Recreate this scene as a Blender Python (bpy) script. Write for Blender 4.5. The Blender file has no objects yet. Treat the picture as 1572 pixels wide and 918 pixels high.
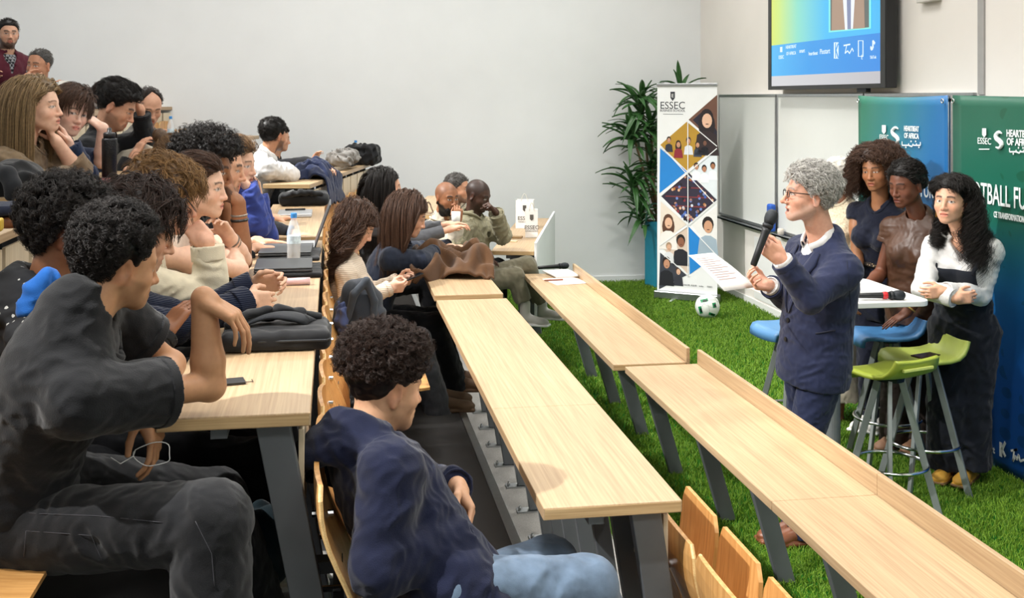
import bpy, math, random
import numpy as np
from mathutils import Vector, Matrix
random.seed(7); RNG = np.random.default_rng(7)
SC = bpy.context.scene; COL = SC.collection
V = lambda *a: np.array(a, float)
def nrm(v):
    v = np.asarray(v, float); return v/max(1e-9, np.linalg.norm(v))
# ---------------------------------------------------------------- camera, light, exposure
CAM_H, FPX, HY, PSI = 2.08, 1700.0, 150.0, math.radians(9.22)
SN, CS = math.sin(PSI), math.cos(PSI)
def W(px, py, d):
    "point of the room seen at a pixel of the 1572x918 frame, d metres in front of the lens"
    r = (px-786.0)/FPX*d
    return V(r*CS+d*SN, d*CS-r*SN, CAM_H-(py-HY)/FPX*d)
def WZ(px, py, z):
    return W(px, py, FPX*(CAM_H-z)/(py-HY))
def proj(p):
    d = p[0]*SN+p[1]*CS; r = p[0]*CS-p[1]*SN
    return (786+FPX*r/d, HY+FPX*(CAM_H-p[2])/d, d)

DEBUG = False
cam = bpy.data.cameras.new('camera'); camo = bpy.data.objects.new('camera', cam); COL.objects.link(camo); SC.camera = camo
camo.location = (0, 0, CAM_H); camo.rotation_euler = (math.radians(90), 0, -PSI)
cam.sensor_width = 36; cam.lens = FPX/1572*36; cam.shift_y = -(459-HY)/1572; cam.clip_start = 0.05
world = bpy.data.worlds.new('world'); SC.world = world; world.use_nodes = True
world.node_tree.nodes['Background'].inputs[0].default_value = (0.8, 0.85, 0.9, 1); world.node_tree.nodes['Background'].inputs[1].default_value = 0.3
SC.view_settings.view_transform = 'Standard'; SC.view_settings.look = 'None'; SC.view_settings.exposure = 0.15; SC.view_settings.gamma = 1.0; SC.view_settings.use_curve_mapping = False
CEIL = 4.7
def area(x, y, sx, sy, watts, col=(.975, .99, 1), z=CEIL-.06):
    l = bpy.data.lights.new('ceiling_panel_light', 'AREA'); l.shape = 'RECTANGLE'; l.size, l.size_y, l.energy, l.color = sx, sy, watts, col
    o = bpy.data.objects.new('ceiling_panel_light', l); COL.objects.link(o); o.location = (x, y, z); return o
def spot(x, y, z, tx, ty, tz, watts, deg=70, size=.04, col=(1, .97, .92), blend=.5):
    l = bpy.data.lights.new('downlight', 'SPOT'); l.energy, l.spot_size, l.spot_blend, l.shadow_soft_size, l.color = watts, math.radians(deg), blend, size, col
    o = bpy.data.objects.new('downlight', l); COL.objects.link(o); o.location = (x, y, z)
    o.rotation_euler = Vector((tx-x, ty-y, tz-z)).to_track_quat('-Z', 'Y').to_euler(); return o
PANELS = [(-2.6, 3.0), (-2.6, 6.5), (-2.6, 10.0), (0.0, 3.0), (0.0, 6.5), (0.0, 10.0), (2.4, 3.0), (2.4, 6.5), (2.4, 10.0), (-2.6, -1), (0.4, -1.0), (2.8, -1)]
for x_, y_ in PANELS: area(x_, y_, 1.15, 1.15, 25 if x_ < -1 else 34)
SPOTS = [(2.25, 2.6), (2.25, 4.4), (2.25, 6.2), (2.25, 8.0), (2.25, 9.8)]
for x_, y_ in SPOTS: spot(x_, y_, CEIL-.08, x_-.05, y_, 0, 110, 95)
KEYS = [(-2.55, 2.2), (-2.55, 5.4), (-2.55, 8.6)]                    # stage projectors over the back rows, aimed down at the stage
for x_, y_ in KEYS: spot(x_, y_, CEIL-.22, 2.45, y_+.5, .2, 1250, 50, .035, (1, .98, .95), .7)
# ---------------------------------------------------------------- implicit surfaces -> meshes
def rot(right, fwd, up): return np.array([right, fwd, up], float)      # rows: p_local = R @ (p - c)
class Field:
    def __init__(s, h, k=0.02): s.h, s.k, s.ops, s.lo, s.hi, s.post, s.late = h, k, [], V(9e9,9e9,9e9), V(-9e9,-9e9,-9e9), [], []
    def _grow(s, lo, hi, op):
        if op == 'add': s.lo = np.minimum(s.lo, lo); s.hi = np.maximum(s.hi, hi)
    def cone(s, a, b, ra, rb, k=None, op='add'):
        a, b = np.asarray(a, float), np.asarray(b, float); k = s.k if k is None else k
        lo = np.minimum(a-ra, b-rb); hi = np.maximum(a+ra, b+rb); s._grow(lo, hi, op)
        ab = b-a; L2 = max(1e-12, ab@ab)
        def f(p):
            pa = p-a.astype(np.float32); t = np.clip((pa@ab.astype(np.float32))/L2, 0, 1)
            q = pa-t[..., None]*ab.astype(np.float32)
            return np.sqrt(np.einsum('...i,...i', q, q))-(ra+t*(rb-ra))
        s.ops.append((f, lo, hi, k, op)); return s
    def chain(s, pts, rs, k=None):
        for i in range(len(pts)-1): s.cone(pts[i], pts[i+1], rs[i], rs[i+1], k)
    def ell(s, c, r, R=None, k=None, op='add'):
        c = np.asarray(c, float); r = np.asarray(r, float); R = np.eye(3) if R is None else R; k = s.k if k is None else k
        ext = np.sqrt(((R.T*r)**2).sum(1)); lo, hi = c-ext, c+ext; s._grow(lo, hi, op)
        Rf, cf, rf = R.astype(np.float32), c.astype(np.float32), r.astype(np.float32)
        def f(p):
            q = (p-cf)@Rf.T; a = q/rf; b = a/rf
            k0 = np.sqrt(np.einsum('...i,...i', a, a)); k1 = np.sqrt(np.einsum('...i,...i', b, b))+1e-6
            return k0*(k0-1)/k1
        s.ops.append((f, lo, hi, k, op)); return s
    def box(s, c, hf, R=None, rd=0.01, k=None, op='add'):
        c = np.asarray(c, float); hf = np.asarray(hf, float); R = np.eye(3) if R is None else R; k = s.k if k is None else k
        ext = (np.abs(R.T)*hf).sum(1); lo, hi = c-ext, c+ext; s._grow(lo, hi, op)
        Rf, cf, hh = R.astype(np.float32), c.astype(np.float32), (hf-rd).astype(np.float32)
        def f(p):
            q = np.abs((p-cf)@Rf.T)-hh
            m = np.maximum(q, 0)
            return np.sqrt(np.einsum('...i,...i', m, m))+np.minimum(q.max(-1), 0)-rd
        s.ops.append((f, lo, hi, k, op)); return s
    def fn(s, f, lo, hi, k=0.0, op='add'):
        lo, hi = np.asarray(lo, float), np.asarray(hi, float); s._grow(lo, hi, op); s.ops.append((f, lo, hi, k, op)); return s
    def cut(s, p0, n, k=0.004):
        "remove everything on the side n points to"
        p0 = np.asarray(p0, np.float32); n = nrm(n).astype(np.float32)
        s.ops.append((lambda p: -((p-p0)@n), None, None, k, 'sub')); return s
    def trim(s, p0, n, c, r): s.late.append((np.asarray(p0, np.float32), nrm(n).astype(np.float32), np.asarray(c, np.float32), r)); return s
    def noise(s, amp, wl, seed=0, squash=(1, 1, 1), R=None, kind=0): s.post.append((amp, wl, seed, squash, R, kind)); return s
    def mesh(s, name):
        h = s.h; pad = 3*h+0.004
        lo = s.lo-pad; n = np.ceil((s.hi+pad-lo)/h).astype(int)+1
        vol = np.full(n, 0.06, np.float32)
        ax = [(lo[i]+h*np.arange(n[i])).astype(np.float32) for i in range(3)]
        for f, plo, phi, k, op in s.ops:
            if plo is None: i0, i1 = np.zeros(3, int), n
            else:
                m = k+2*h+0.004
                i0 = np.clip(np.floor((plo-m-lo)/h).astype(int), 0, n); i1 = np.clip(np.ceil((phi+m-lo)/h).astype(int)+1, 0, n)
            if (i1 <= i0).any(): continue
            sl = tuple(slice(i0[i], i1[i]) for i in range(3))
            P = np.stack(np.meshgrid(ax[0][sl[0]], ax[1][sl[1]], ax[2][sl[2]], indexing='ij'), -1)
            d = f(P).astype(np.float32); v = vol[sl]
            if op == 'add':
                r = np.minimum(v, d)
                if k > 0: t = np.maximum(k-np.abs(v-d), 0)/k; r = r-t*t*k*0.25
            else:
                d = -d if op == 'sub' else d
                r = np.maximum(v, d)
                if k > 0: t = np.maximum(k-np.abs(v-d), 0)/k; r = r+t*t*k*0.25
            vol[sl] = r
        for amp, wl, seed, squash, R, kind in s.post:
            idx = np.nonzero(np.abs(vol) < abs(amp)*2.5+2*h)
            P = np.stack([ax[i][idx[i]] for i in range(3)], -1)
            w = wavenoise(P, wl, seed, squash, R); vol[idx] += amp*((np.sqrt(w*w+.01)-.45)*1.6 if kind else w)      # kind 1: creased folds
        for p0, n_, cc_, rr_ in s.late:                              # clean trims after the folds: only near the given centre
            P = np.stack(np.meshgrid(*ax, indexing='ij'), -1); d = (P-p0)@n_; far = np.linalg.norm(P-cc_, axis=-1) > rr_; vol = np.where(far, vol, np.maximum(vol, d)).astype(np.float32)
        return nets(vol, lo, h, name)
def wavenoise(P, wl, seed=0, squash=(1, 1, 1), R=None):
    r = np.random.default_rng(seed)
    P = np.asarray(P, np.float32)
    if R is not None: P = P@np.asarray(R, np.float32).T
    P = P*np.asarray(squash, np.float32)*(2*math.pi/wl)
    w = np.zeros(P.shape, np.float32)
    for i in range(3):
        dv = r.normal(size=3); dv /= np.linalg.norm(dv); w[..., i] = np.sin(P@(dv*0.55).astype(np.float32)+r.uniform(0, 6.3))
    Q = P+w*1.3; o = np.zeros(P.shape[:-1], np.float32)
    for i in range(5):
        dv = r.normal(size=3); dv /= np.linalg.norm(dv); dv *= r.uniform(0.6, 1.5)
        o += np.sin(Q@dv.astype(np.float32)+r.uniform(0, 6.3))
    return o/2.6
_E = [(0,1),(2,3),(4,5),(6,7),(0,2),(1,3),(4,6),(5,7),(0,4),(1,5),(2,6),(3,7)]
def nets(vol, lo, h, name):
    ins = vol < 0
    n = np.array(vol.shape)-1
    cnt = np.zeros(n, np.int8)
    offs = [(i & 1, i >> 1 & 1, i >> 2 & 1) for i in range(8)]
    for o in offs: cnt += ins[o[0]:o[0]+n[0], o[1]:o[1]+n[1], o[2]:o[2]+n[2]]
    c = np.stack(np.nonzero((cnt > 0) & (cnt < 8)), -1)
    if len(c) == 0: raise RuntimeError('empty field '+name)
    val = [vol[c[:,0]+o[0], c[:,1]+o[1], c[:,2]+o[2]] for o in offs]
    acc = np.zeros((len(c), 3)); num = np.zeros(len(c))
    for a, b in _E:
        m = (val[a] < 0) != (val[b] < 0)
        t = np.where(m, val[a]/np.where(m, val[a]-val[b], 1), 0)
        oa, ob = np.array(offs[a], float), np.array(offs[b], float)
        acc += np.where(m[:, None], oa+t[:, None]*(ob-oa), 0); num += m
    P = lo+h*(c+acc/num[:, None])
    idx = np.full(n, -1, np.int32); idx[c[:,0], c[:,1], c[:,2]] = np.arange(len(c))
    quads = []
    for ax in range(3):
        s0 = [slice(1, n[i]) for i in range(3)]; s0[ax] = slice(0, n[ax]); s1 = list(s0); s1[ax] = slice(1, n[ax]+1)
        A, B = ins[tuple(s0)], ins[tuple(s1)]
        e = np.stack(np.nonzero(A != B), -1)
        if not len(e): continue
        e0 = e+np.array([0 if i == ax else 1 for i in range(3)])
        flip = A[e[:,0], e[:,1], e[:,2]]
        u, w = (ax+1) % 3, (ax+2) % 3
        q = []
        for du, dw in ((1,1),(0,1),(0,0),(1,0)):
            f = e0.copy(); f[:, u] -= du; f[:, w] -= dw; q.append(idx[f[:,0], f[:,1], f[:,2]])
        q = np.stack(q, -1); q[~flip] = q[~flip][:, ::-1]
        quads.append(q)
    F = np.concatenate(quads); F = F[(F >= 0).all(1)]
    # light relaxation so the grid does not show
    return P, F
def relax(P, F, it=2, lam=0.5):
    n = len(P)
    a = F.ravel(); b = np.roll(F, -1, 1).ravel()
    i = np.concatenate([a, b]); j = np.concatenate([b, a])
    deg = np.bincount(i, minlength=n).astype(float); deg[deg == 0] = 1
    for k in range(it):
        for l in (lam, -lam*1.04):
            m = np.stack([np.bincount(i, P[j, c], n) for c in range(3)], -1)/deg[:, None]
            P = P+l*(m-P)
    return P
def mesh_obj(name, P, F, mat, parent=None, origin=None, smooth=True, colors=None):
    me = bpy.data.meshes.new(name); P = np.asarray(P, np.float32)
    if origin is not None: P = P-np.asarray(origin, np.float32)
    F = np.asarray(F)
    me.vertices.add(len(P)); me.vertices.foreach_set('co', P.ravel())
    k = F.shape[1]
    me.loops.add(F.size); me.loops.foreach_set('vertex_index', F.ravel().astype(np.int32))
    me.polygons.add(len(F)); me.polygons.foreach_set('loop_start', np.arange(0, F.size, k, dtype=np.int32))
    me.polygons.foreach_set('loop_total', np.full(len(F), k, np.int32))
    if smooth: me.polygons.foreach_set('use_smooth', np.ones(len(F), bool))
    me.update(calc_edges=True)
    if colors is not None:
        at = me.color_attributes.new('Col', 'FLOAT_COLOR', 'POINT'); c4 = np.ones((len(P), 4), np.float32); c4[:, :3] = colors
        at.data.foreach_set('color', c4.ravel())
    me.materials.append(mat)
    o = bpy.data.objects.new(name, me); COL.objects.link(o)
    if origin is not None: o.location = tuple(origin)
    if parent is not None: attach(o, parent)
    return o
def attach(o, parent):
    "parent without moving (all our parents carry only a location)"
    o.parent = parent; o.location = Vector(o.location)-Vector(WLOC(parent))
def WLOC(o):
    l = Vector(o.location)
    while o.parent: o = o.parent; l += Vector(o.location)
    return l
# ---------------------------------------------------------------- materials
MATS = {}
def _mat(name):
    m = bpy.data.materials.new(name); m.use_nodes = True; nt = m.node_tree
    return m, nt, nt.nodes['Principled BSDF']
def lin(c):
    if isinstance(c, str):
        c = c.lstrip('#'); c = [int(c[i:i+2], 16)/255 for i in (0, 2, 4)]
    return tuple((x/12.92 if x <= 0.04045 else ((x+0.055)/1.055)**2.4) for x in c)
def _noise(nt, scale, detail=3, coord='Object', stretch=None):
    tc = nt.nodes.new('ShaderNodeTexCoord'); n = nt.nodes.new('ShaderNodeTexNoise')
    n.inputs['Scale'].default_value = scale; n.inputs['Detail'].default_value = detail
    if stretch:
        mp = nt.nodes.new('ShaderNodeMapping'); mp.inputs['Scale'].default_value = stretch
        nt.links.new(tc.outputs[coord], mp.inputs['Vector']); nt.links.new(mp.outputs['Vector'], n.inputs['Vector'])
    else: nt.links.new(tc.outputs[coord], n.inputs['Vector'])
    return n
def _ramp(nt, src, stops):
    r = nt.nodes.new('ShaderNodeValToRGB'); e = r.color_ramp.elements
    while len(e) < len(stops): e.new(0.5)
    for i, (p, c) in enumerate(stops): e[i].position = p; e[i].color = (*c, 1)
    nt.links.new(src, r.inputs['Fac']); return r
def _bump(nt, b, src, strength, dist=0.01):
    bp = nt.nodes.new('ShaderNodeBump'); bp.inputs['Strength'].default_value = strength; bp.inputs['Distance'].default_value = dist
    nt.links.new(src, bp.inputs['Height']); nt.links.new(bp.outputs['Normal'], b.inputs['Normal'])
def plain(name, col, rough=0.5, metal=0.0, var=0.06, scale=12, bump=0.0, bscale=200, emit=0, spec=0.5, stretch=None):
    if name in MATS: return MATS[name]
    m, nt, b = _mat(name); c = lin(col)
    n = _noise(nt, scale, 4, stretch=stretch)
    r = _ramp(nt, n.outputs['Fac'], [(0.3, tuple(x*(1-var) for x in c)), (0.7, tuple(min(1, x*(1+var)) for x in c))])
    nt.links.new(r.outputs['Color'], b.inputs['Base Color'])
    b.inputs['Roughness'].default_value = rough; b.inputs['Metallic'].default_value = metal; b.inputs['Specular IOR Level'].default_value = spec
    if bump: _bump(nt, b, _noise(nt, bscale, 3).outputs['Fac'], bump, 0.003)
    if emit:
        nt.links.new(r.outputs['Color'], b.inputs['Emission Color']); b.inputs['Emission Strength'].default_value = emit
    MATS[name] = m; return m
def cloth(name, col, rough=0.85, bump=0.35, bscale=350, var=0.12, sheen=0.15, wrinkle=0.0):
    if name in MATS: return MATS[name]
    m = plain(name, col, rough, 0, var, 18, bump, bscale, spec=0.2)
    b = m.node_tree.nodes['Principled BSDF']; b.inputs['Sheen Weight'].default_value = sheen; b.inputs['Sheen Roughness'].default_value = 0.5
    return m
def knit(name, col, dirv=(0, 0, 1), pitch=0.006, bump=0.6, lines=True):
    if name in MATS: return MATS[name]
    m, nt, b = _mat(name); c = lin(col)
    tc = nt.nodes.new('ShaderNodeTexCoord'); w = nt.nodes.new('ShaderNodeTexWave'); w.wave_type = 'BANDS'
    w.bands_direction = 'Z' if dirv[2] else ('X' if dirv[0] else 'Y'); w.inputs['Scale'].default_value = 0.314/pitch/1.0; w.inputs['Distortion'].default_value = 1.5
    nt.links.new(tc.outputs['Object'], w.inputs['Vector'])
    r = _ramp(nt, w.outputs['Fac'], [(0.0, tuple(x*0.85 for x in c)), (1.0, c)])
    nt.links.new(r.outputs['Color'], b.inputs['Base Color']); b.inputs['Roughness'].default_value = 0.9; b.inputs['Specular IOR Level'].default_value = 0.15
    b.inputs['Sheen Weight'].default_value = 0.2
    _bump(nt, b, w.outputs['Fac'], bump, 0.003); MATS[name] = m; return m
def skin_mat():
    if 'skin' in MATS: return MATS['skin']
    m, nt, b = _mat('skin'); a = nt.nodes.new('ShaderNodeAttribute'); a.attribute_name = 'Col'
    n = _noise(nt, 60, 4); mx = nt.nodes.new('ShaderNodeMixRGB'); mx.blend_type = 'MULTIPLY'; mx.inputs['Fac'].default_value = 1
    r = _ramp(nt, n.outputs['Fac'], [(0.3, (0.93, 0.89, 0.88)), (0.7, (1.04, 1.03, 1.02))])
    nt.links.new(a.outputs['Color'], mx.inputs['Color1']); nt.links.new(r.outputs['Color'], mx.inputs['Color2'])
    nt.links.new(mx.outputs['Color'], b.inputs['Base Color'])
    b.inputs['Roughness'].default_value = 0.48; b.inputs['Specular IOR Level'].default_value = 0.4
    b.inputs['Subsurface Weight'].default_value = 0.08; b.inputs['Subsurface Radius'].default_value = (0.012, 0.005, 0.003); b.inputs['Subsurface Scale'].default_value = 0.5
    _bump(nt, b, _noise(nt, 500, 2).outputs['Fac'], 0.08, 0.001)
    MATS['skin'] = m; return m
def hair_mat(name, dark, light, rough=0.48):
    key = 'hair_'+name
    if key in MATS: return MATS[key]
    m, nt, b = _mat(key); hi = nt.nodes.new('ShaderNodeHairInfo')
    n = _noise(nt, 90, 3)
    ad = nt.nodes.new('ShaderNodeMath'); ad.operation = 'ADD'; nt.links.new(hi.outputs['Random'], ad.inputs[0]); nt.links.new(n.outputs['Fac'], ad.inputs[1])
    ml = nt.nodes.new('ShaderNodeMath'); ml.operation = 'MULTIPLY'; ml.inputs[1].default_value = 0.5; nt.links.new(ad.outputs[0], ml.inputs[0])
    r = _ramp(nt, ml.outputs[0], [(0.15, lin(dark)), (0.8, lin(light))])
    nt.links.new(r.outputs['Color'], b.inputs['Base Color']); b.inputs['Roughness'].default_value = rough; b.inputs['Specular IOR Level'].default_value = 0.3
    MATS[key] = m; return m
def wood(name, c0, c1, axis='Y', scale=1.0, rough=0.38):
    "grain runs along axis of the object"
    if name in MATS: return MATS[name]
    m, nt, b = _mat(name)
    st = {'X': (1.2, 60, 60), 'Y': (60, 1.2, 60), 'Z': (60, 60, 1.2)}[axis]
    n = _noise(nt, 2.2*scale, 6, stretch=st); n2 = _noise(nt, 0.8*scale, 4, stretch=tuple(x*0.35 for x in st))
    r = _ramp(nt, n.outputs['Fac'], [(0.32, lin(c0)), (0.66, lin(c1))])
    r2 = _ramp(nt, n2.outputs['Fac'], [(0.35, (0.9, 0.88, 0.85)), (0.65, (1.03, 1.02, 1.0))])
    mx = nt.nodes.new('ShaderNodeMixRGB'); mx.blend_type = 'MULTIPLY'; mx.inputs['Fac'].default_value = 1
    nt.links.new(r.outputs['Color'], mx.inputs['Color1']); nt.links.new(r2.outputs['Color'], mx.inputs['Color2'])
    nt.links.new(mx.outputs['Color'], b.inputs['Base Color']); b.inputs['Roughness'].default_value = rough
    _bump(nt, b, n.outputs['Fac'], 0.06, 0.002); MATS[name] = m; return m
# ---------------------------------------------------------------- people
from mathutils.bvhtree import BVHTree
Z = V(0, 0, 1)
def frame(yaw, pitch=0.0, roll=0.0):
    a, p, r = map(math.radians, (yaw, pitch, roll))
    f = V(math.cos(a)*math.cos(p), math.sin(a)*math.cos(p), math.sin(p)); rt = nrm(np.cross(f, Z)); up = np.cross(rt, f)
    rt2 = rt*math.cos(r)-up*math.sin(r); up2 = np.cross(rt2, f)        # roll > 0 tips the head to its own right
    return np.array([rt2, f, up2])
def ik(S, T, l1, l2, pole):
    d = T-S; L = np.linalg.norm(d)
    if L > (l1+l2)*0.985: T = S+d/L*(l1+l2)*0.985; d = T-S; L = np.linalg.norm(d)
    if L < abs(l1-l2)*1.05+0.02: L = abs(l1-l2)*1.05+0.02; T = S+nrm(d)*L; d = T-S
    a = (l1*l1-l2*l2+L*L)/(2*L); h = math.sqrt(max(0, l1*l1-a*a)); u = d/L
    q = pole-u*(pole@u); q = nrm(q)
    return S+u*a+q*h, T
def to_local(h, P): return ((P-h['H'])@h['R'].T)/h['s']
def to_world(h, q): return h['H']+(np.asarray(q, float)*h['s'])@h['R']
def head_field(F, h, g):
    s, R = h['s'], h['R']; L = lambda x, y, z: to_world(h, (x, y, z))
    fem = g.get('fem', 0); w = g.get('face_w', 1.0-.04*fem)
    F.ell(L(0, -.018, .035), V(.076, .094, .085)*s, R, k=.02)
    F.ell(L(0, .016, .002), V(.0685*w, .075, .09)*s, R, k=.03)
    F.ell(L(0, .026, -.058), V(.057*w, .053, .048)*s, R, k=.03)
    jw = .018-.003*fem
    F.cone(L(-.05*w, -.002, -.05), L(-.014, .064, -.094), .017*s, jw*s, k=.03); F.cone(L(.05*w, -.002, -.05), L(.014, .064, -.094), .017*s, jw*s, k=.03)
    F.ell(L(0, .073, -.095), V(.019, .016, .014)*s, R, k=.02)
    for e in (-1, 1):
        F.ell(L(.04*e*w, .052, -.03), V(.024, .026, .022)*s, R, k=.025)
        F.cone(L(.012*e, .087-.004*fem, .02), L(.042*e, .075-.003*fem, .021), (.0085-.0015*fem)*s, (.008-.0015*fem)*s, k=.014)
        F.ell(L(.031*e, .097, .0), V(.0175, .017, .0115)*s, R, k=.012, op='sub')
        F.ell(L(.031*e, .0725, .0), V(.0155, .0125, .012)*s, R, k=.004)
        F.cone(L(.0185*e, .0815, .0065), L(.044*e, .0755, .0055), .0036*s, .0034*s, k=.004)      # upper lid
    nl = g.get('nose', 1.0)*(1-.14*fem)
    F.cone(L(0, .085, .012), L(0, .085+.022*nl, -.034), .0075*s, .0095*s, k=.012)
    F.ell(L(0, .086+.02*nl, -.036), V(.0105, .0105, .0085)*s, R, k=.008)
    for e in (-1, 1): F.ell(L(.0125*e, .089+.006*nl, -.039), V(.0085*g.get('nose_w', 1), .0095, .0075)*s, R, k=.008)
    lp = g.get('lips', 1.0)*(1+.12*fem)
    F.ell(L(0, .078, -.066), V(.026, .017, .021)*s, R, k=.015)
    op = g.get('mouth_open', 0)
    F.cone(L(-.016, .0895, -.0625), L(.016, .0895, -.0625), .0052*s*lp, .0052*s*lp, k=.007)
    F.cone(L(-.012, .0885, -.0745-op), L(.012, .0885, -.0745-op), .006*s*lp, .006*s*lp, k=.007)
    F.cone(L(-.021, .0955, -.0685-op*.5), L(.021, .0955, -.0685-op*.5), (.0035+op*.6)*s, (.0035+op*.6)*s, k=.004, op='sub')
    for e in (-1, 1):
        c = L(.076*e, -.012, -.008); a = math.radians(22)*e
        Re = np.array([R[0]*math.cos(a)-R[1]*math.sin(a)*1.0, R[1]*math.cos(a)+R[0]*math.sin(a), R[2]])
        F.ell(c, V(.008, .0205, .033)*s, Re, k=.008); F.ell(c+(R[0]*.004*e-R[2]*.028)*s, V(.0065, .009, .011)*s, R, k=.008)
        F.ell(c+(R[0]*.0085*e+R[1]*.003+R[2]*.004)*s, V(.0055, .0105, .018)*s, Re, k=.004, op='sub')
def skin_colors(P, h, g, skinc):
    q = to_local(h, P); x, y, z = q.T; ax = np.abs(x)
    sk = np.array(lin(skinc)); C = np.tile(sk, (len(P), 1))
    near = (np.abs(x) < .1) & (np.abs(z) < .15) & (np.abs(y) < .14)
    def mix(w, col): w = np.clip(w, 0, 1)[:, None]*near[:, None]; C[:] = C*(1-w)+np.array(col)*w
    front = y > .045
    blush = np.exp(-((ax-.042)**2/.018**2+(z+.03)**2/.02**2))*front
    mix(blush*.35, sk*V(1.15, .78, .72)); mix(np.exp(-(x**2/.014**2+(z+.035)**2/.014**2))*front*.35, sk*V(1.12, .75, .7))
    mix(np.clip((ax-.068)/.01, 0, 1)*(np.abs(z) < .045)*(np.abs(y+.01) < .035)*.35, sk*V(1.15, .75, .68))
    br = g.get('stubble', 0)
    if br:
        top = np.interp(ax, [0, .02, .03, .055, .08], [-.047, -.047, -.075, -.058, -.01])
        w = np.clip((top-z)/.012, 0, 1)*(z > -.135)*np.clip((y+.02)/.015, 0, 1)
        mix(w*br, lin(g.get('beard_col', '#1d1512')))
    hl = g.get('buzz', 0)
    if hl:
        th = np.degrees(np.arctan2(ax, y)); zl = np.interp(th, HL_T, HL_Z)+g.get('recede', 0)*np.clip((100-th)/45, 0, 1)
        mix(np.clip((z-zl)/.01, 0, 1)*hl, lin(g.get('buzz_col', '#1a1513')))
    op = g.get('mouth_open', 0)
    lw = np.clip((1-np.sqrt((x/.0235)**2+((z+.0685+op*.5-.0028*g.get('smile', .5)*(ax/.02)**2)/(.0125+op*.6))**2))*5, 0, 1)*(y > .07)
    mix(lw*.85, lin(g['lipc']) if 'lipc' in g else sk*(V(.85, .42, .42) if g.get('fem') else V(.95, .52, .5)))
    zc = .0685+op*.5-.0028*g.get('smile', .5)*(ax/.02)**2
    mix(np.clip((1-np.abs(z+zc)/(.002+op*.7))*2, 0, 1)*(ax < .02)*(y > .06)*(.9), V(.05, .012, .012))
    bz = .0215+.0045*np.sin(np.clip((ax-.008)/.044, 0, 1)*math.pi)
    bw = np.clip(1.6-np.abs(z-bz)/(.0035*g.get('brow', 1)), 0, 1)*(ax > .012)*(ax < .05)*(y > .05)
    mix(bw*.9, lin(g.get('brow_col', '#1c120d')))
    sq = g.get('squint', 1.0 if g.get('fem') else .8); gx = g.get('gaze', 0)*.006
    ez = (z+.001)/(.0062*sq); ex = (ax-.031)/.0148
    r2 = ex**2+ez**2; ew = np.clip((1.15-r2)*4, 0, 1)*(y > .05)
    lid = np.clip(1.4-np.abs(np.sqrt(r2)-1.08)*5, 0, 1)*(z > -.003)*(y > .05)*(ax > .012)
    mix(lid*.75, V(.02, .012, .01))
    mix(ew, V(.62, .58, .55))
    ir = np.sqrt((np.where(x > 0, x-.031, x+.031)-gx)**2+(z-.0005)**2)
    mix(ew*np.clip((.0066-ir)/.0012, 0, 1), lin(g.get('eye', '#2a1a10')))
    if g.get('closed'): mix(np.clip((1.5-r2)*3, 0, 1)*(y > .05), sk*.85); mix(np.clip(1.3-np.abs(z+.004)/.0016, 0, 1)*(np.abs(ex) < 1)*(y > .05), V(.02, .012, .01))
    return C
HL_T = [0, 30, 50, 66, 80, 97, 112, 140, 180]
HL_Z = [.066, .063, .045, .01, -.006, .022, -.03, -.066, -.076]
CURL = {'flat': ((4, 6, 4), .0), 'relaxed': ((18, 28, 18), .3), 'fist': ((72, 92, 62), 1.0), 'grip': ((52, 78, 45), .85), 'half': ((38, 48, 30), .5), 'pinch': ((48, 42, 22), .7), 'drape': ((30, 22, 14), .35)}
def hand(F, w, d, n, side, curl, s=1.0):
    d = nrm(d); n = nrm(n-d*(n@d)); th = np.cross(d, n)*side
    R = np.array([th, d, n]); ang, tc = CURL[curl] if isinstance(curl, str) else curl
    F.box(w+(d*.05+n*.002)*s, V(.039, .047, .0135)*s, R, rd=.0125*s, k=.012)
    F.ell(w+(d*.042+th*.026+n*.009)*s, V(.017, .032, .015)*s, R, k=.012)
    for i, (off, base, ls, r) in enumerate(((.0295, .09, (.043, .026, .021), .0084), (.0098, .095, (.048, .03, .022), .0086), (-.0098, .091, (.044, .028, .021), .0082), (-.0285, .081, (.035, .021, .019), .0073))):
        p = w+(d*base+th*off)*s; a = 0; sp = off*1.4*(1-tc*.8)
        q0 = w+(d*.04+th*off*.7)*s
        F.cone(q0, p, .011*s, r*1.1*s, k=.006)
        rr = r
        for j, l in enumerate(ls):
            a += math.radians(ang[j]+(i-1)*2.5*tc)
            dv = nrm(d*math.cos(a)+n*math.sin(a)+th*sp); p2 = p+dv*l*s
            F.cone(p, p2, rr*s, rr*.9*s, k=.0022 if j else .004); rr *= .9; p = p2
    p = w+(d*.022+th*.026+n*.006)*s
    for l, r0, dv in ((.044, .0135, d*.62+th*(.78-.4*tc)+n*(.25+.45*tc)), (.033, .0105, d*.8+th*(.45-.55*tc)+n*(.2+.5*tc)), (.027, .0092, d*.9+th*(.25-.6*tc)+n*(.2+.35*tc))):
        p2 = p+nrm(dv)*l*s; F.cone(p, p2, r0*s, r0*.86*s, k=.006); p = p2
def flatcone(F, a, b, ra, rb, k=.02, capa=False):
    a, b = np.asarray(a, float), np.asarray(b, float); u = nrm(b-a).astype(np.float32); bf, af = b.astype(np.float32), a.astype(np.float32)
    L2 = float((b-a)@(b-a)); ab = (b-a).astype(np.float32); m = max(ra, rb)
    def f(p):
        pa = p-af; t = np.clip((pa@ab)/L2, 0, 1); q = pa-t[..., None]*ab
        d = np.sqrt(np.einsum('...i,...i', q, q))-(ra+t*(rb-ra)); d = np.maximum(d, (p-bf)@u)
        return np.maximum(d, -(pa@u)) if capa else d
    F.fn(f, np.minimum(a, b)-m, np.maximum(a, b)+m, k)
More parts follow.
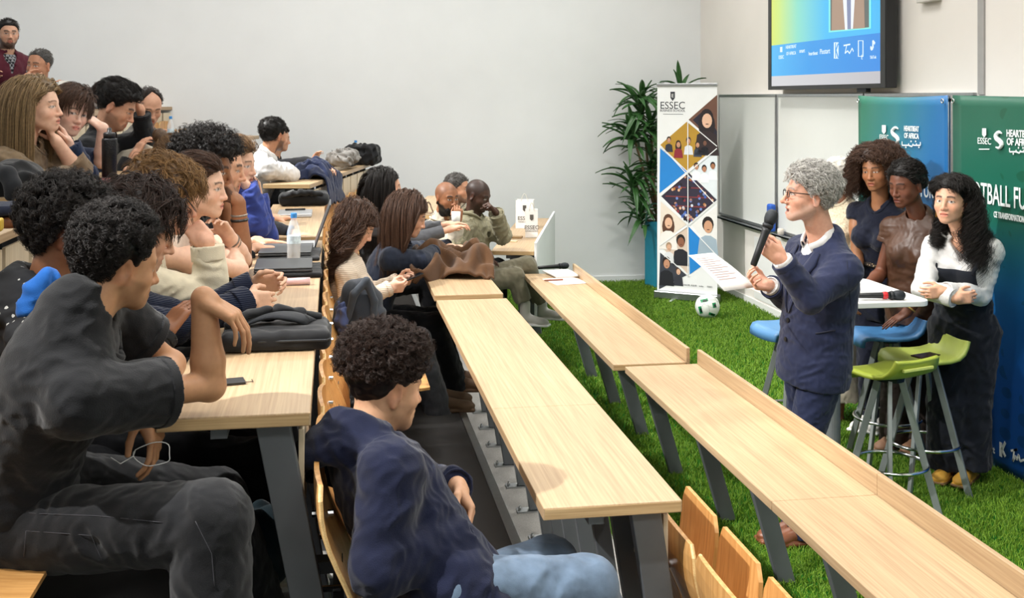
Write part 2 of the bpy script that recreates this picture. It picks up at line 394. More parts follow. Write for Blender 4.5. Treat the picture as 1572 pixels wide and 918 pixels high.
def skeleton(p):
    s = p.get('s', 1.0); k = {}
    H = np.asarray(p['head'], float); R = frame(p['yaw'], p.get('pitch', 0), p.get('roll', 0))
    k['h'] = dict(H=H, R=R, s=s*p.get('hs', 1.0)); cy = p.get('cyaw', p['yaw']); fc = frame(cy)[1]; rc = frame(cy)[0]
    k['NB'] = NB = np.asarray(p['nb'], float) if 'nb' in p else H-fc*.045*s-Z*.176*s+fc*(-p.get('lean', 0)*.0012)
    ln = math.radians(p.get('lean', 8)); sl = math.radians(p.get('side', 0))
    ax = nrm(fc*math.sin(ln)+Z*math.cos(ln)+rc*math.sin(sl)); k['P'] = P = NB-ax*p.get('torso', .50)*s
    if 'pelvis' in p: k['P'] = P = np.asarray(p['pelvis'], float); ax = nrm(NB-P)
    f2 = nrm(fc-ax*(fc@ax)); r2 = np.cross(f2, ax); k['ax'], k['f'], k['r'] = ax, f2, r2; k['T'] = np.array([r2, f2, ax]); k['s'] = s
    sw = p.get('sw', .185)*s
    for sd, nm in ((1, 'R'), (-1, 'L')):
        S = NB-ax*.088*s+r2*sd*sw+np.asarray(p.get('sh'+nm, (0, 0, 0)), float); k['S'+nm] = S
        a = p.get('arm'+nm)
        if a is None: a = dict(w=S-Z*.5*s+f2*.12, pole=-f2)
        T = np.asarray(a['w'], float); l1, l2 = .29*s*a.get('len', 1), .255*s*a.get('len', 1)
        if 'e' in a:
            E = np.asarray(a['e'], float); E = S+nrm(E-S)*np.clip(np.linalg.norm(E-S), .2*s, .34*s)
            T = E+nrm(T-E)*np.clip(np.linalg.norm(T-E), .2*s, .28*s)
        else: E, T = ik(S, T, l1, l2, np.asarray(a.get('pole', -Z), float))
        k['E'+nm], k['W'+nm] = E, T; fd = nrm(T-E)
        k['hd'+nm] = nrm(a['dir']) if 'dir' in a else fd; k['hn'+nm] = np.asarray(a.get('n', -Z), float); k['curl'+nm] = a.get('curl', 'relaxed')
        hip = P+r2*sd*.09*s-ax*.02*s; k['hip'+nm] = hip
        lg = p.get('leg'+nm, p.get('leg'))
        if lg is None: K = hip+fc*.44*s+Z*.03; A = K+fc*.03-Z*.42*s
        else: K = np.asarray(lg[0], float)+(hip if p.get('legrel', True) else 0); A = K+np.asarray(lg[1], float) if p.get('legrel', True) else np.asarray(lg[1], float)
        k['K'+nm], k['A'+nm] = K, A
    return k
def torso(F, k, off=0.0, fem=0, bust=.0, waist=1.0, belly=0.0):
    s, T, P, NB, ax, f, r = k['s'], k['T'], k['P'], k['NB'], k['ax'], k['f'], k['r']; L = np.linalg.norm(NB-P)
    o = off
    F.ell(P+ax*.03*s, V(.165+o, .118+o, .13+o)*s, T, k=.05)
    F.ell(P+ax*.38*L+f*belly*.5, V(.14*waist+o, .105*waist+o+belly, .16+o)*s, T, k=.06)
    F.ell(P+ax*.66*L, V(.157-.012*fem+o, .113+o, .16+o)*s, T, k=.05)
    for e in (-1, 1):
        S = k['SR'] if e > 0 else k['SL']
        F.cone(NB-ax*.085*s, S, (.066+o)*s, (.05-.006*fem+o)*s, k=.05)
        F.cone(NB+ax*.012*s-f*.012, S*.7+(NB-ax*.05*s)*.3, (.046+o)*s, (.04+o)*s, k=.05)
        if bust: F.ell(P+ax*.62*L+f*.085*s+r*.07*e*s, V(.062+o, .06+bust+o, .065+o)*s, T, k=.035)
def person(p):
    "p: a dict; builds body (skin, one mesh) with hair, clothing, shoes as children"
    k = skeleton(p); s, h = k['s'], k['h']; vox = p.get('vox', .006); g = p.get('face', {}); nm = p.get('dbg', p['label'][:24])
    if DEBUG:
        for q in ('H', 'NB', 'P', 'SR', 'ER', 'WR', 'SL', 'EL', 'WL', 'KR', 'AR', 'KL', 'AL'):
            P3 = h['H'] if q == 'H' else k[q]; a = proj(P3); print('  %-26s %s (%d,%d) d=%.2f  xyz %.2f %.2f %.2f' % (nm, q, a[0], a[1], a[2], *P3))
    origin = V(k['P'][0], k['P'][1], p.get('floor', k['P'][2]-.5))
    B = Field(vox, .02); head_field(B, h, g); fem = g.get('fem', 0)
    nr = (.058-.009*fem)*s
    B.cone(to_world(h, (0, -.02, -.045)), k['NB']-k['ax']*.02, nr, nr*1.12, k=.025)
    B.ell(k['NB']-k['ax']*.06*s, V(.09, .06, .06)*s, k['T'], k=.03)
    for sd, a in ((1, 'R'), (-1, 'L')):
        S, E, Wr = k['S'+a], k['E'+a], k['W'+a]; t = p.get('thin', 1.0)
        sl = max([c.get('sleeve'+a, c.get('sleeve', 2)) for c in p.get('wear', ()) if c['t'] == 'top'] or [0])
        cu = .72 if sl > .2 else 1.0; ce = .72 if sl >= .95 else 1.0; cf = .7 if sl > 1.5 else 1.0     # slimmer where a sleeve covers it
        B.cone(k['NB']-k['ax']*.06*s, S, .04*s, .046*s*t*cu, k=.03)
        B.cone(S, E, .047*s*t*cu, .036*s*t*ce, k=.02)
        if sl < .2: B.ell(S+(E-S)*.35, V(.044, .044, .06)*s*t, k=.03)
        m = E+(Wr-E)*.28; B.cone(E, m, .036*s*t*ce, .041*s*t*cf, k=.015); B.cone(m, Wr, .041*s*t*cf, .026*s*t*(.85 if cf < 1 else 1), k=.015)
        if cf == 1: B.cone(E, Wr, .036*s*t*ce, .026*s*t, k=.015)
        hd = k['hd'+a]; B.cone(Wr, Wr+hd*.02*s, .026*s*t, .026*s*t, k=.012)
        hsz = s*(.96-.06*fem); hand(B, Wr, hd, k['hn'+a], sd, k['curl'+a], hsz)
    if p.get('bare_legs'):
        for a in 'RL': B.chain([k['hip'+a], k['K'+a], k['A'+a]], [.08*s, .055*s, .035*s])
    if p.get('calves'):
        for a in 'RL':
            B.cone(k['K'+a], k['A'+a], .05*s, .034*s); B.cone(k['K'+a], k['hip'+a], .05*s, .07*s); B.cone(k['hip'+a], k['NB'], .07*s, .07*s)
            d = nrm((k['f']-Z*(k['f']@Z))); B.cone(k['A'+a]-Z*.05, k['A'+a]-Z*.065+d*.15, .035*s, .022*s)
    P, F = B.mesh(nm); P = relax(P, F, 1); C = skin_colors(P, h, g, p['skin'])
    body = mesh_obj('person', P, F, skin_mat(), origin=origin, colors=C)
    body['label'] = p['label']; body['category'] = 'person'
    if p.get('group'): body['group'] = p['group']
    k['body'] = body; k['origin'] = origin
    for c in p.get('wear', ()): WEAR[c['t']](k, p, c, vox)
    if 'hair' in p: hair(k, p, p['hair'], vox)
    return k
def add(k, name, F, mat, label=None, it=1):
    P, Q = F.mesh(name); P = relax(P, Q, it)
    o = mesh_obj(name, P, Q, mat, parent=None, origin=k['origin']); attach(o, k['body'])
    if label: o['label'] = label
    return o
def limb_pts(k, a, t):
    "point and direction at sleeve parameter t (0 shoulder .. 1 elbow .. 2 wrist)"
    S, E, Wr = k['S'+a], k['E'+a], k['W'+a]
    return S+(E-S)*t if t <= 1 else E+(Wr-E)*(t-1)
def w_top(k, p, c, vox):
    s = k['s']; o = c.get('off', .008); fem = p.get('face', {}).get('fem', 0); v = max(.005, vox*c.get('vm', 1.15))
    F = Field(v, .03); torso(F, k, o, fem, c.get('bust', 0), c.get('waist', 1.0 if not fem else .92), c.get('belly', 0))
    if c.get('boxy'):
        for q in (-.10, .02, .14, .26, .36): F.ell(k['P']+k['ax']*q*s, V(.165+.012*(q > .2)+o, .118+o, .12)*s, k['T'], k=.05)
    if 'hem' in c:                                                # metres below the pelvis centre the garment reaches
        if c['hem'] > .05: F.ell(k['P']-k['ax']*(c['hem']*.5), V(.165+o, .125+o, c['hem']*.5+.13)*s, k['T'], k=.04)
        F.cut(k['P']-k['ax']*c['hem'], -k['ax'])
    t = c.get('sleeve', 2); r0, r1, r2 = c.get('r', (.06, .052, .04))
    for a in 'RL':
        S, E, Wr = k['S'+a], k['E'+a], k['W'+a]; ta = c.get('sleeve'+a, t)
        if ta <= 0.1: continue
        if ta <= 1: flatcone(F, S, S+(E-S)*ta, r0*s, (r0+(r1-r0)*ta)*s, k=.03)
        else:
            F.cone(S, E, r0*s, r1*s, k=.03); e2 = E+(Wr-E)*(ta-1); rr = r1+(r2-r1)*(ta-1); flatcone(F, E, e2, r1*s, rr*s, k=.015)
            if c.get('cuff'):
                u = nrm(Wr-E); flatcone(F, e2-u*c['cuff'], e2, (rr+c.get('cuffr', .003))*s, (rr+c.get('cuffr', .003))*s, k=.006, capa=True)
            if c.get('bunch'):
                u = nrm(Wr-E)
                for i in range(4): F.ell(E+(e2-E)*(.25+.22*i), V(1, 1, 1)*(rr+.008)*s, k=.012)
    kind = c.get('collar', 'crew'); h = k['h']
    nt = to_world(h, (0, -.025, -.06)); u = nrm(nt-k['NB']); n0 = k['NB']
    side = k['r']; fw = nrm(np.cross(u, side))*-1
    if fw@k['f'] < 0: fw = -fw
    def ring(hgt, rad, rr, drop=0, a0=0, a1=360, fr=1.0, n=18):
        pts = []
        for i in range(n+1):
            t_ = math.radians(a0+(a1-a0)*i/n); cf = math.cos(t_)
            pts.append(n0+u*hgt+(side*math.sin(t_)*rad+fw*cf*rad*fr)*s-u*max(0, cf)*drop)
        for i in range(n): F.cone(pts[i], pts[i+1], rr*s, rr*s, k=.008)
    nk = c.get('neck', .06)
    if kind == 'hood':
        for i in range(13):
            t_ = math.radians(70+220*i/12); cf = -math.cos(t_)
            q = n0+u*(.034+.014*cf)+(side*math.sin(t_)*.105+fw*math.cos(t_)*.1)*s
            q2 = n0+u*(-.03-.045*max(0, cf))+(side*math.sin(t_)*.14+fw*math.cos(t_)*(.13+.03*max(0, cf)))*s
            F.cone(q, q2, .026*s, .034*s, k=.03)
        ring(.01, .085, .024, .05)
        nk = .074
    if kind == 'turtle': ring(.02, .05, .016, 0.0); ring(.045, .05, .014, 0)
    if kind == 'cowl':
        ring(.015, .062, .018, .012); ring(.04, .056, .015, .01); ring(-.03, .08, .018, .05)
    if kind == 'crew': ring(-.004, .062, .011, .022, fr=1.05)
    if kind == 'shirt':
        ring(.012, .062, .0085, .03, 18, 342); ring(.028, .06, .007, .03, 22, 338); ring(-.006, .068, .009, .035, 14, 346)
    F.cone(k['NB']-u*.02+fw*.012, nt+fw*.01, nk*s, (nk+.004)*s, k=.008, op='sub')
    if c.get('vneck'):
        for j in range(6):
            q = n0-u*c['vneck']*j/5+fw*(.075+.035*j/5)
            F.ell(q, V(.05*(1-j/6)+.006, .06, .03)*s, k['T'], k=.006, op='sub')
    if c.get('hem', 0) > .05: F.trim(k['P']-k['ax']*(c['hem']-.012), -k['ax'], k['P']-k['ax']*c['hem'], .23)
    wr = c.get('wr', .004)*s; sd_ = len(p['label'])
    F.noise(wr*.5, .17, sd_, (1, 1, 1.3)); F.noise(wr*1.0, .12, sd_+3, (.8, .8, 1.25), kind=1); F.noise(wr*.45, .055, sd_+5, kind=1)
    o = add(k, c['name'], F, c['mat'], c.get('label'), 1)
    if vox < .0062:                                               # clean cuffs and sleeve hems
        for a in 'RL':
            ta = c.get('sleeve'+a, t)
            if ta < .25: continue
            S, E, Wr = k['S'+a], k['E'+a], k['W'+a]; e2, u = limb_pts(k, a, ta), nrm((E-S) if ta <= 1 else (Wr-E)); rr = (r0+(r1-r0)*ta if ta <= 1 else r1+(r2-r1)*(ta-1))*s+.0035
            G = Field(max(.004, vox*.9), .004); ln_ = c.get('cuff', .022); flatcone(G, e2-u*ln_, e2+u*.006, rr+c.get('cuffr', 0), rr+c.get('cuffr', 0), k=.003, capa=True); G.cone(e2-u*.006, e2+u*.03, rr+c.get('cuffr', 0)-.007, rr+c.get('cuffr', 0)-.006, k=.002, op='sub'); P, Q = G.mesh('cuff'); co = mesh_obj('cuff', relax(P, Q, 1), Q, c['mat'], origin=k['origin']); attach(co, o)
    if vox < .0068:                                               # neckband or collar laid along the neck opening
        tr = BVHTree.FromPolygons([tuple(Vector(v.co)+WLOC(o)) for v in o.data.vertices], [tuple(q.vertices) for q in o.data.polygons]); pts = []
        shirt = kind == 'shirt'; A0 = 26 if shirt else 0
        for i in range(29):
            a_ = math.radians(A0+(360-2*A0)*i/28); dv = side*math.sin(a_)+fw*math.cos(a_); q = n0+fw*.012-u*.02+dv*(nk+.017)*s+u*.14; hh = tr.ray_cast(Vector(tuple(q)), Vector(tuple(-u)), .26)
            if hh[0] is not None: pts.append((np.array(hh[0]), dv))
        if DEBUG: print('neck', p['label'][:20], len(pts), kind)
        if len(pts) > 20 and kind in ('crew', 'shirt') and not c.get('nocol'):
            Q = np.array([a for a, _ in pts]); D = np.array([b for _, b in pts])
            for _ in range(3): Q[1:-1] = Q[1:-1]*.5+(Q[2:]+Q[:-2])*.25
            f = MB()
            if shirt: f.sheet(np.stack([Q-u*.008+D*.010, Q+u*.012+D*.010, Q+u*.027+D*.004, Q+u*.032-D*.003, Q+u*.024-D*.008, Q-u*.005-D*.006], 1), .003); nm_ = 'collar'
            else: f.tube(list(Q+u*.002-D*.006), .011*s, 8); nm_ = 'neckband'
            co = f.obj(nm_, c['mat'], None, origin=tuple(k['origin']), smooth=True); attach(co, o)
    return o
def w_trousers(k, p, c, vox):
    s = k['s']; v = max(.006, vox*1.3); F = Field(v, .03); r0, r1, r2 = c.get('r', (.092, .068, .055)); T = k['T']
    F.ell(k['P']+k['ax']*.0, V(.168, .125, .115)*s*c.get('pr', 1), T, k=.05)
    if 'waist' in c: F.ell(k['P']+k['ax']*.12, V(.163, .134, .15)*s, T, k=.04); F.cut(k['P']+k['ax']*c['waist'], k['ax'])
    for a in c.get('legs', 'RL'):
        F.cone(k['hip'+a], k['K'+a], r0*s, r1*s, k=.04); flatcone(F, k['K'+a], k['A'+a]-nrm(k['A'+a]-k['K'+a])*c.get('short', 0), r1*s, r2*s, k=.02)
        F.cone(k['P'], k['hip'+a], .11*s*c.get('pr', 1), .098*s*c.get('pr', 1), k=.04)
    wr = c.get('wr', .004); F.noise(wr*.5, .17, len(p['label'])+11); F.noise(wr, .11, len(p['label'])+12, kind=1); F.noise(wr*.4, .05, len(p['label'])+13, kind=1)
    return add(k, c.get('name', 'trousers'), F, c['mat'], c.get('label'))
def w_skirt(k, p, c, vox):
    s = k['s']; F = Field(max(.007, vox*1.4), .05); T = np.eye(3); w = k['P']+k['ax']*.12
    m = (k['AR']+k['AL'])/2; fl = c.get('r', (.135, .165, .2))
    q = k['P']*1.0
    flatcone(F, q, m+Z*c.get('lift', 0), fl[1]*s, fl[2]*s, k=.06); F.ell(k['P']+k['ax']*.03, V(.17, .13, .14)*s, k['T'], k=.06); F.cone(k['P'], w, .14*s, .125*s, k=.06)
    F.cut(w, k['ax']); F.noise(.006, .16, len(p['label']), (1, 1, .25)); F.noise(.002, .05, 4, (1, 1, .6))
    return add(k, c.get('name', 'skirt'), F, c['mat'], c.get('label'))
def w_shoes(k, p, c, vox):
    s = k['s']
    for a in c.get('feet', 'RL'):
        A = k['A'+a]; d = c.get('dir'+a, k['f']); d = nrm(V(d[0], d[1], 0)); sole = V(A[0], A[1], c.get('z', A[2]-.075)); side = np.cross(d, Z); R = np.array([side, d, Z])
        F = Field(max(.004, vox*.9), .02)
        F.ell(sole+d*(-.01)+Z*.045, V(.036, .055, .045)*s, R); F.cone(sole+d*.02+Z*.05, sole+d*.15+Z*.028, .042*s, .03*s); F.ell(sole+d*.14+Z*.03, V(.046, .06, .028)*s, R)
        F.cone(sole+Z*.05, A+Z*.02, .04*s, .042*s)
        F.box(sole+d*.065+Z*.011, V(.044, .135, .012)*s, R, rd=.011, k=.004); F.cut(sole, -Z)
        o = add(k, 'shoe', F, c['mat'])
        if c.get('label'): o['label'] = c['label']
        if 'sole' in c:
            G = Field(.005, .01); G.box(sole+d*.065+Z*.010, V(.047, .139, .010)*s, R, rd=.009); so = mesh_obj('sole', *(lambda q: (relax(q[0], q[1], 1), q[1]))(G.mesh('sole')), c['sole'], origin=k['origin']); attach(so, o)
WEAR = dict(top=w_top, trousers=w_trousers, skirt=w_skirt, shoes=w_shoes)
def curves_obj(name, PTS, rad, mat, k, parent, label=None):
    "PTS (n, m, 3) world points"
    n, m, _ = PTS.shape; cu = bpy.data.hair_curves.new(name); cu.add_curves([m]*n)
    cu.position_data.foreach_set('vector', (PTS-k['origin']).astype(np.float32).ravel())
    ra = cu.attributes.get('radius') or cu.attributes.new('radius', 'FLOAT', 'POINT')
    t = np.linspace(0, 1, m); ra.data.foreach_set('value', np.tile(rad*(1-.7*t**2), n).astype(np.float32))
    cu.materials.append(mat); o = bpy.data.objects.new(name, cu); COL.objects.link(o); o.location = tuple(k['origin']); attach(o, parent)
    return o
def hair(k, p, c, vox):
    h, s = k['h'], k['h']['s']; R = h['R']; rng = np.random.default_rng(c.get('seed', len(p['label'])))
    mat = c['mat']; th = c.get('thick', .012); rec = c.get('recede', 0.0); style = c.get('style', 'short')
    cc, cr = V(0, -.016, .034), V(.078, .097, .088); sd0, fr0 = c.get('side', .45), c.get('front', 0)
    def thick(q):
        up = np.clip(q[..., 2]/.09, 0, 1); return th*(sd0+(1-sd0)*up)+fr0*np.clip(q[..., 1]/.09, 0, 1)*up
    F = Field(max(.0045, vox), .01)
    def cap(pw):
        q = ((pw-h['H'].astype(np.float32))@R.T.astype(np.float32))/np.float32(s)
        th_ = np.degrees(np.arctan2(np.abs(q[..., 0]), q[..., 1])); zl = np.interp(th_, HL_T, np.array(HL_Z)+c.get('low', 0)).astype(np.float32)+rec*np.clip((100-th_)/45, 0, 1)
        tt = thick(q)*np.clip((q[..., 2]-zl)/.03+.12, 0, 1)
        a = (q-cc.astype(np.float32))/cr.astype(np.float32); k0 = np.sqrt((a*a).sum(-1)); d = (k0-1)*.085-tt
        return (np.maximum(d, (zl-q[..., 2])*.7)*s).astype(np.float32)
    if not c.get('nocap'):
        F.fn(cap, h['H']-.17*s-th, h['H']+.19*s+th, 0.0)
        for e in c.get('blobs', ()): F.ell(to_world(h, e[0]), V(*e[1])*s, R, k=.02)
        for e in c.get('wblobs', ()): F.cone(e[0], e[1], e[2], e[3], k=.03)
        if c.get('lump'): F.noise(c['lump'], c.get('lwl', .03), 5)
        cap_o = add(k, 'hair', F, mat, c.get('label'), 1); cap_o['kind'] = 'thing'; del cap_o['kind']
    else: cap_o = k['body']
    G, ch, m = c.get('n', 260), c.get('ch', 6), c.get('m', 9)
    d = rng.normal(size=(G*6, 3)); d /= np.linalg.norm(d, axis=1)[:, None]
    q = cc+d*cr; q = cc+d*(cr+thick(q)[:, None]*c.get('root', .95)); ang = np.degrees(np.arctan2(np.abs(q[:, 0]), q[:, 1]))
    zl = np.interp(ang, HL_T, np.array(HL_Z)+c.get('low', 0))+rec*np.clip((100-ang)/45, 0, 1)
    q = q[(q[:, 2] > zl+.004+c.get('clear', 0)*(ang < 118)) & (q[:, 2] > c.get('rootz', -1))][:G]; G = len(q); nn = (q-cc)/cr**2; nn /= np.linalg.norm(nn, axis=1)[:, None]
    up = np.clip(q[:, 2]/.1, 0, 1)
    if G:
        L = c.get('len', .05)*(c.get('lside', .6)+(1-c.get('lside', .6))*up)*rng.uniform(.75, 1.15, G); L = L*s
        if style == 'long':
            part = c.get('part', 0.0); lat = np.sign(q[:, 0]-part+rng.normal(0, .003, G)); L = np.full(G, c.get('len', .4))*rng.uniform(.85, 1.05, G)*s
            di = nn*.35+np.stack([lat*.9, np.full(G, -.45), np.zeros(G)], 1)
        else:
            cmb = np.tile(V(*c.get('comb', (0, -1, .2))), (G, 1)); cmb = cmb+rng.normal(0, c.get('mess', .15), cmb.shape); cmb -= nn*(cmb*nn).sum(1)[:, None]; di = nn*c.get('lift', .7)+cmb*c.get('cw', .6)
        di += rng.normal(0, c.get('mess', .15), di.shape); di /= np.linalg.norm(di, axis=1)[:, None]
        pos = h['H']+(q*s)@R; di = di@R; st = (L/(m-1))[:, None]; grav = c.get('grav', .0 if style != 'long' else .45)
        NBp = k['NB']; ax = k['ax']; PTS = [pos]
        for j in range(m-1):
            pos = pos+di*st
            ql = ((pos-h['H'])@R.T)/s; crt = cr+thick(ql)[:, None]*(1.15 if style == 'long' else 1.05)+.001; a = (ql-cc)/crt; k0 = np.linalg.norm(a, axis=1); inn = k0 < 1
            if style == 'long':
                ql[inn] = cc+a[inn]/k0[inn][:, None]*crt[inn]
                # keep clear of the face: strands fall beside or behind it
                fr = (ql[:, 1] > c.get('face_y', .035)) & (ql[:, 2] < .06); ql[fr, 1] = c.get('face_y', .035)*.9+.1*ql[fr, 1]
                if c.get('tuck'):
                    tk = (ql[:, 0]*c['tuck'] > .02) & (ql[:, 2] < .05); ql[tk, 1] = np.minimum(ql[tk, 1], -.045); ql[tk, 0] = np.clip(ql[tk, 0], -.07, .07)
                lo = (ql[:, 2] < -.05) & (np.abs(ql[:, 0]) < .055) & (ql[:, 1] > -.04); ql[lo, 0] = np.sign(ql[lo, 0])*.06
                pos = h['H']+(ql*s)@R
                tq = (pos-NBp)@k['T'].T; b = (tq-V(0, 0, -.2))/V(.2, .13, .235); kb = np.linalg.norm(b, axis=1); ib = kb < 1
                tq[ib] = V(0, 0, -.2)+b[ib]/kb[ib][:, None]*V(.2, .13, .235); pos = NBp+tq@k['T']
            if style == 'short':
                ns = (ql-cc)/cr**2; ns /= np.linalg.norm(ns, axis=1)[:, None]; nw = ns@R; ql[inn] = cc+a[inn]/k0[inn][:, None]*crt[inn]; pos = h['H']+(ql*s)@R
                dn = (di*nw).sum(1)[:, None]; di = di-nw*np.maximum(dn, 0)*c.get('hug', .45)-nw*np.minimum(dn, 0)
            PTS.append(pos); di = di*(1-grav)+np.array([0, 0, -1.0])*grav; 
            if 'bend' in c: di = di+(V(*c['bend'])@R)*c.get('bw', .3)
            di /= np.linalg.norm(di, axis=1)[:, None]
        PTS = np.stack(PTS, 1)
        PTS = np.repeat(PTS, ch, 0); t = np.linspace(0, 1, m)[None, :, None]
        jit = rng.normal(0, c.get('spread', .006), (G*ch, 1, 3)); PTS = PTS+jit*(1-c.get('clump', .5)*t)*np.minimum(1, .35+t*2)
        amp = c.get('curl', 0)
        if amp:
            tv = np.gradient(PTS, axis=1); tv /= np.linalg.norm(tv, axis=2)[..., None]+1e-9
            rf = rng.normal(size=(G, 3)); rf = np.repeat(rf, ch, 0)[:, None, :]; e1 = np.cross(tv, rf); e1 /= np.linalg.norm(e1, axis=2)[..., None]+1e-9; e2 = np.cross(tv, e1)
            ph = np.repeat(rng.uniform(0, 6.3, G), ch)[:, None]+rng.normal(0, .25, (G*ch, 1)); fr = np.repeat(c.get('turns', 1.5)*rng.uniform(.8, 1.25, G), ch)[:, None]
            an = ph+fr*2*math.pi*t[..., 0]; rmp = np.minimum(1, t[..., 0]*2.5)*amp*np.repeat(rng.uniform(.7, 1.2, G), ch)[:, None]
            PTS = PTS+e1*(np.cos(an)*rmp)[..., None]+e2*(np.sin(an)*rmp)[..., None]
        curves_obj('hair_strand', PTS, c.get('rad', .0009), mat, k, cap_o)['kind'] = 'stuff'
# ---------------------------------------------------------------- plain geometry
class MB:
    def __init__(s): s.v, s.f = [], []
    def add(s, vs, fs):
        b = len(s.v); s.v += [tuple(map(float, q)) for q in vs]; s.f += [tuple(b+i for i in f) for f in fs]; return s
    def box(s, c, hf, R=None):
        c = np.asarray(c, float); R = np.eye(3) if R is None else np.asarray(R)
        vs = [c+(V(*[(1 if i >> a & 1 else -1) for a in range(3)])*hf)@R for i in range(8)]
        return s.add(vs, [(0,2,3,1),(4,5,7,6),(0,1,5,4),(2,6,7,3),(0,4,6,2),(1,3,7,5)])
    def bx(s, x0, x1, y0, y1, z0, z1): return s.box(((x0+x1)/2, (y0+y1)/2, (z0+z1)/2), V((x1-x0)/2, (y1-y0)/2, (z1-z0)/2))
    def bar(s, a, b, w, h, up=(0, 0, 1)):
        "bar from a to b, w wide across, h along the remaining axis"
        a, b = np.asarray(a, float), np.asarray(b, float); u = nrm(b-a); x = nrm(np.cross(u, up)); y = np.cross(x, u)
        return s.box((a+b)/2, V(w/2, np.linalg.norm(b-a)/2, h/2), np.array([x, u, y]))
    def tube(s, pts, r, n=10, cap=True, closed=False):
        pts = [np.asarray(p, float) for p in pts]; m = len(pts); rs = r if hasattr(r, '__len__') else [r]*m
        pr = None; rings = []
        for i in range(m):
            t = nrm((pts[(i+1) % m] if closed else pts[min(i+1, m-1)])-(pts[i-1] if (closed or i) else pts[0]))
            if pr is None: pr = nrm(np.cross(t, V(0.31, 0.2, 0.93) if abs(t[2]) < .9 else V(1, 0, 0)))
            pr = nrm(pr-t*(pr@t)); q = np.cross(t, pr)
            rings.append([pts[i]+(pr*math.cos(2*math.pi*j/n)+q*math.sin(2*math.pi*j/n))*rs[i] for j in range(n)])
        vs = [q for ring in rings for q in ring]; fs = []
        for i in range(m if closed else m-1):
            for j in range(n): a, b = i*n, ((i+1) % m)*n; fs.append((a+j, a+(j+1) % n, b+(j+1) % n, b+j))
        if cap and not closed: fs += [tuple(range(n))[::-1], tuple((m-1)*n+j for j in range(n))]
        return s.add(vs, fs)
    def lathe(s, prof, c=(0, 0, 0), n=24, R=None):
        c = np.asarray(c, float); R = np.eye(3) if R is None else np.asarray(R); m = len(prof); vs = []
        for r, z in prof:
            for j in range(n): vs.append(c+V(r*math.cos(2*math.pi*j/n), r*math.sin(2*math.pi*j/n), z)@R)
        fs = [(i*n+j, i*n+(j+1) % n, (i+1)*n+(j+1) % n, (i+1)*n+j) for i in range(m-1) for j in range(n)]
        fs += [tuple(range(n))[::-1], tuple((m-1)*n+j for j in range(n))]
        return s.add(vs, fs)
    def prism(s, poly, ext):
        "flat polygon of 3-D points pushed along ext"
        ext = np.asarray(ext, float); n = len(poly); P = [np.asarray(p, float) for p in poly]
        nn = sum((np.cross(P[i]-P[0], P[(i+1) % n]-P[0]) for i in range(1, n)), V(0, 0, 0))
        if nn@ext > 0: P = P[::-1]
        return s.add(P+[p+ext for p in P], [tuple(range(n)), tuple(range(2*n-1, n-1, -1))]+[(i, i+n, (i+1) % n+n, (i+1) % n) for i in range(n)])
    def sheet(s, G, th):
        "grid of points (a, b, 3) thickened by th along its normals"
        G = np.asarray(G, float); a, b, _ = G.shape; du = np.gradient(G, axis=0); dv = np.gradient(G, axis=1); nn = np.cross(du, dv); nn /= np.linalg.norm(nn, axis=2)[..., None]+1e-12
        T, B = G+nn*th/2, G-nn*th/2; N = a*b; I = lambda i, j: i*b+j; fs = []
        for i in range(a-1):
            for j in range(b-1): q = (I(i, j), I(i+1, j), I(i+1, j+1), I(i, j+1)); fs.append(q); fs.append(tuple(N+x for x in q[::-1]))
        for i in range(a-1): fs.append((I(i, 0), N+I(i, 0), N+I(i+1, 0), I(i+1, 0))); fs.append((I(i, b-1), I(i+1, b-1), N+I(i+1, b-1), N+I(i, b-1)))
        for j in range(b-1): fs.append((I(0, j), I(0, j+1), N+I(0, j+1), N+I(0, j))); fs.append((I(a-1, j), N+I(a-1, j), N+I(a-1, j+1), I(a-1, j+1)))
        return s.add(list(T.reshape(-1, 3))+list(B.reshape(-1, 3)), fs)
    def mesh(s, name, mat, origin=(0, 0, 0), smooth=False):
        me = bpy.data.meshes.new(name); o = V(*origin); me.from_pydata([tuple(np.array(q)-o) for q in s.v], [], s.f); me.materials.append(mat)
        if smooth: me.polygons.foreach_set('use_smooth', [True]*len(me.polygons))
        me.update(); return me
    def obj(s, name, mat, parent=None, origin=None, smooth=False, bevel=0, seg=2, label=None, kind=None, local=False):
        if origin is None: origin = tuple(WLOC(parent)) if parent is not None and not local else ((0, 0, 0) if local else tuple(np.mean(np.array(s.v), 0)*V(1, 1, 0)+V(0, 0, min(q[2] for q in s.v))))
        o = bpy.data.objects.new(name, s.mesh(name, mat, origin, smooth)); COL.objects.link(o)
        if local: o.parent = parent
        else:
            o.location = origin
            if parent is not None: attach(o, parent)
        if bevel:
            m = o.modifiers.new('bevel', 'BEVEL'); m.width = bevel; m.segments = seg; m.limit_method = 'ANGLE'; m.angle_limit = math.radians(40)
        if label: o['label'] = label
        if kind: o['kind'] = kind
        return o
def thing(name, label, cat, loc, group=None, rz=0):
    o = bpy.data.objects.new(name, None); o.empty_display_size = .1; COL.objects.link(o); o.location = tuple(map(float, loc)); o.rotation_euler[2] = rz
    return tag(o, label, cat, group)
def tag(o, label, cat, group=None):
    o['label'] = label; o['category'] = cat
    if group: o['group'] = group
    return o
def struct(name, mb, mat, parent=None, **kw):
    o = mb.obj(name, mat, parent, **kw); o['kind'] = 'structure'; return o
def field_obj(name, F, mat, parent=None, origin=None, it=1, label=None):
    P, Q = F.mesh(name); P = relax(P, Q, it)
    if origin is None: origin = WLOC(parent) if parent is not None else (P.mean(0)*V(1, 1, 0)+V(0, 0, P[:, 2].min()))
    o = mesh_obj(name, P, Q, mat, origin=np.array(origin))
    if parent is not None: attach(o, parent)
    if label: o['label'] = label
    return o
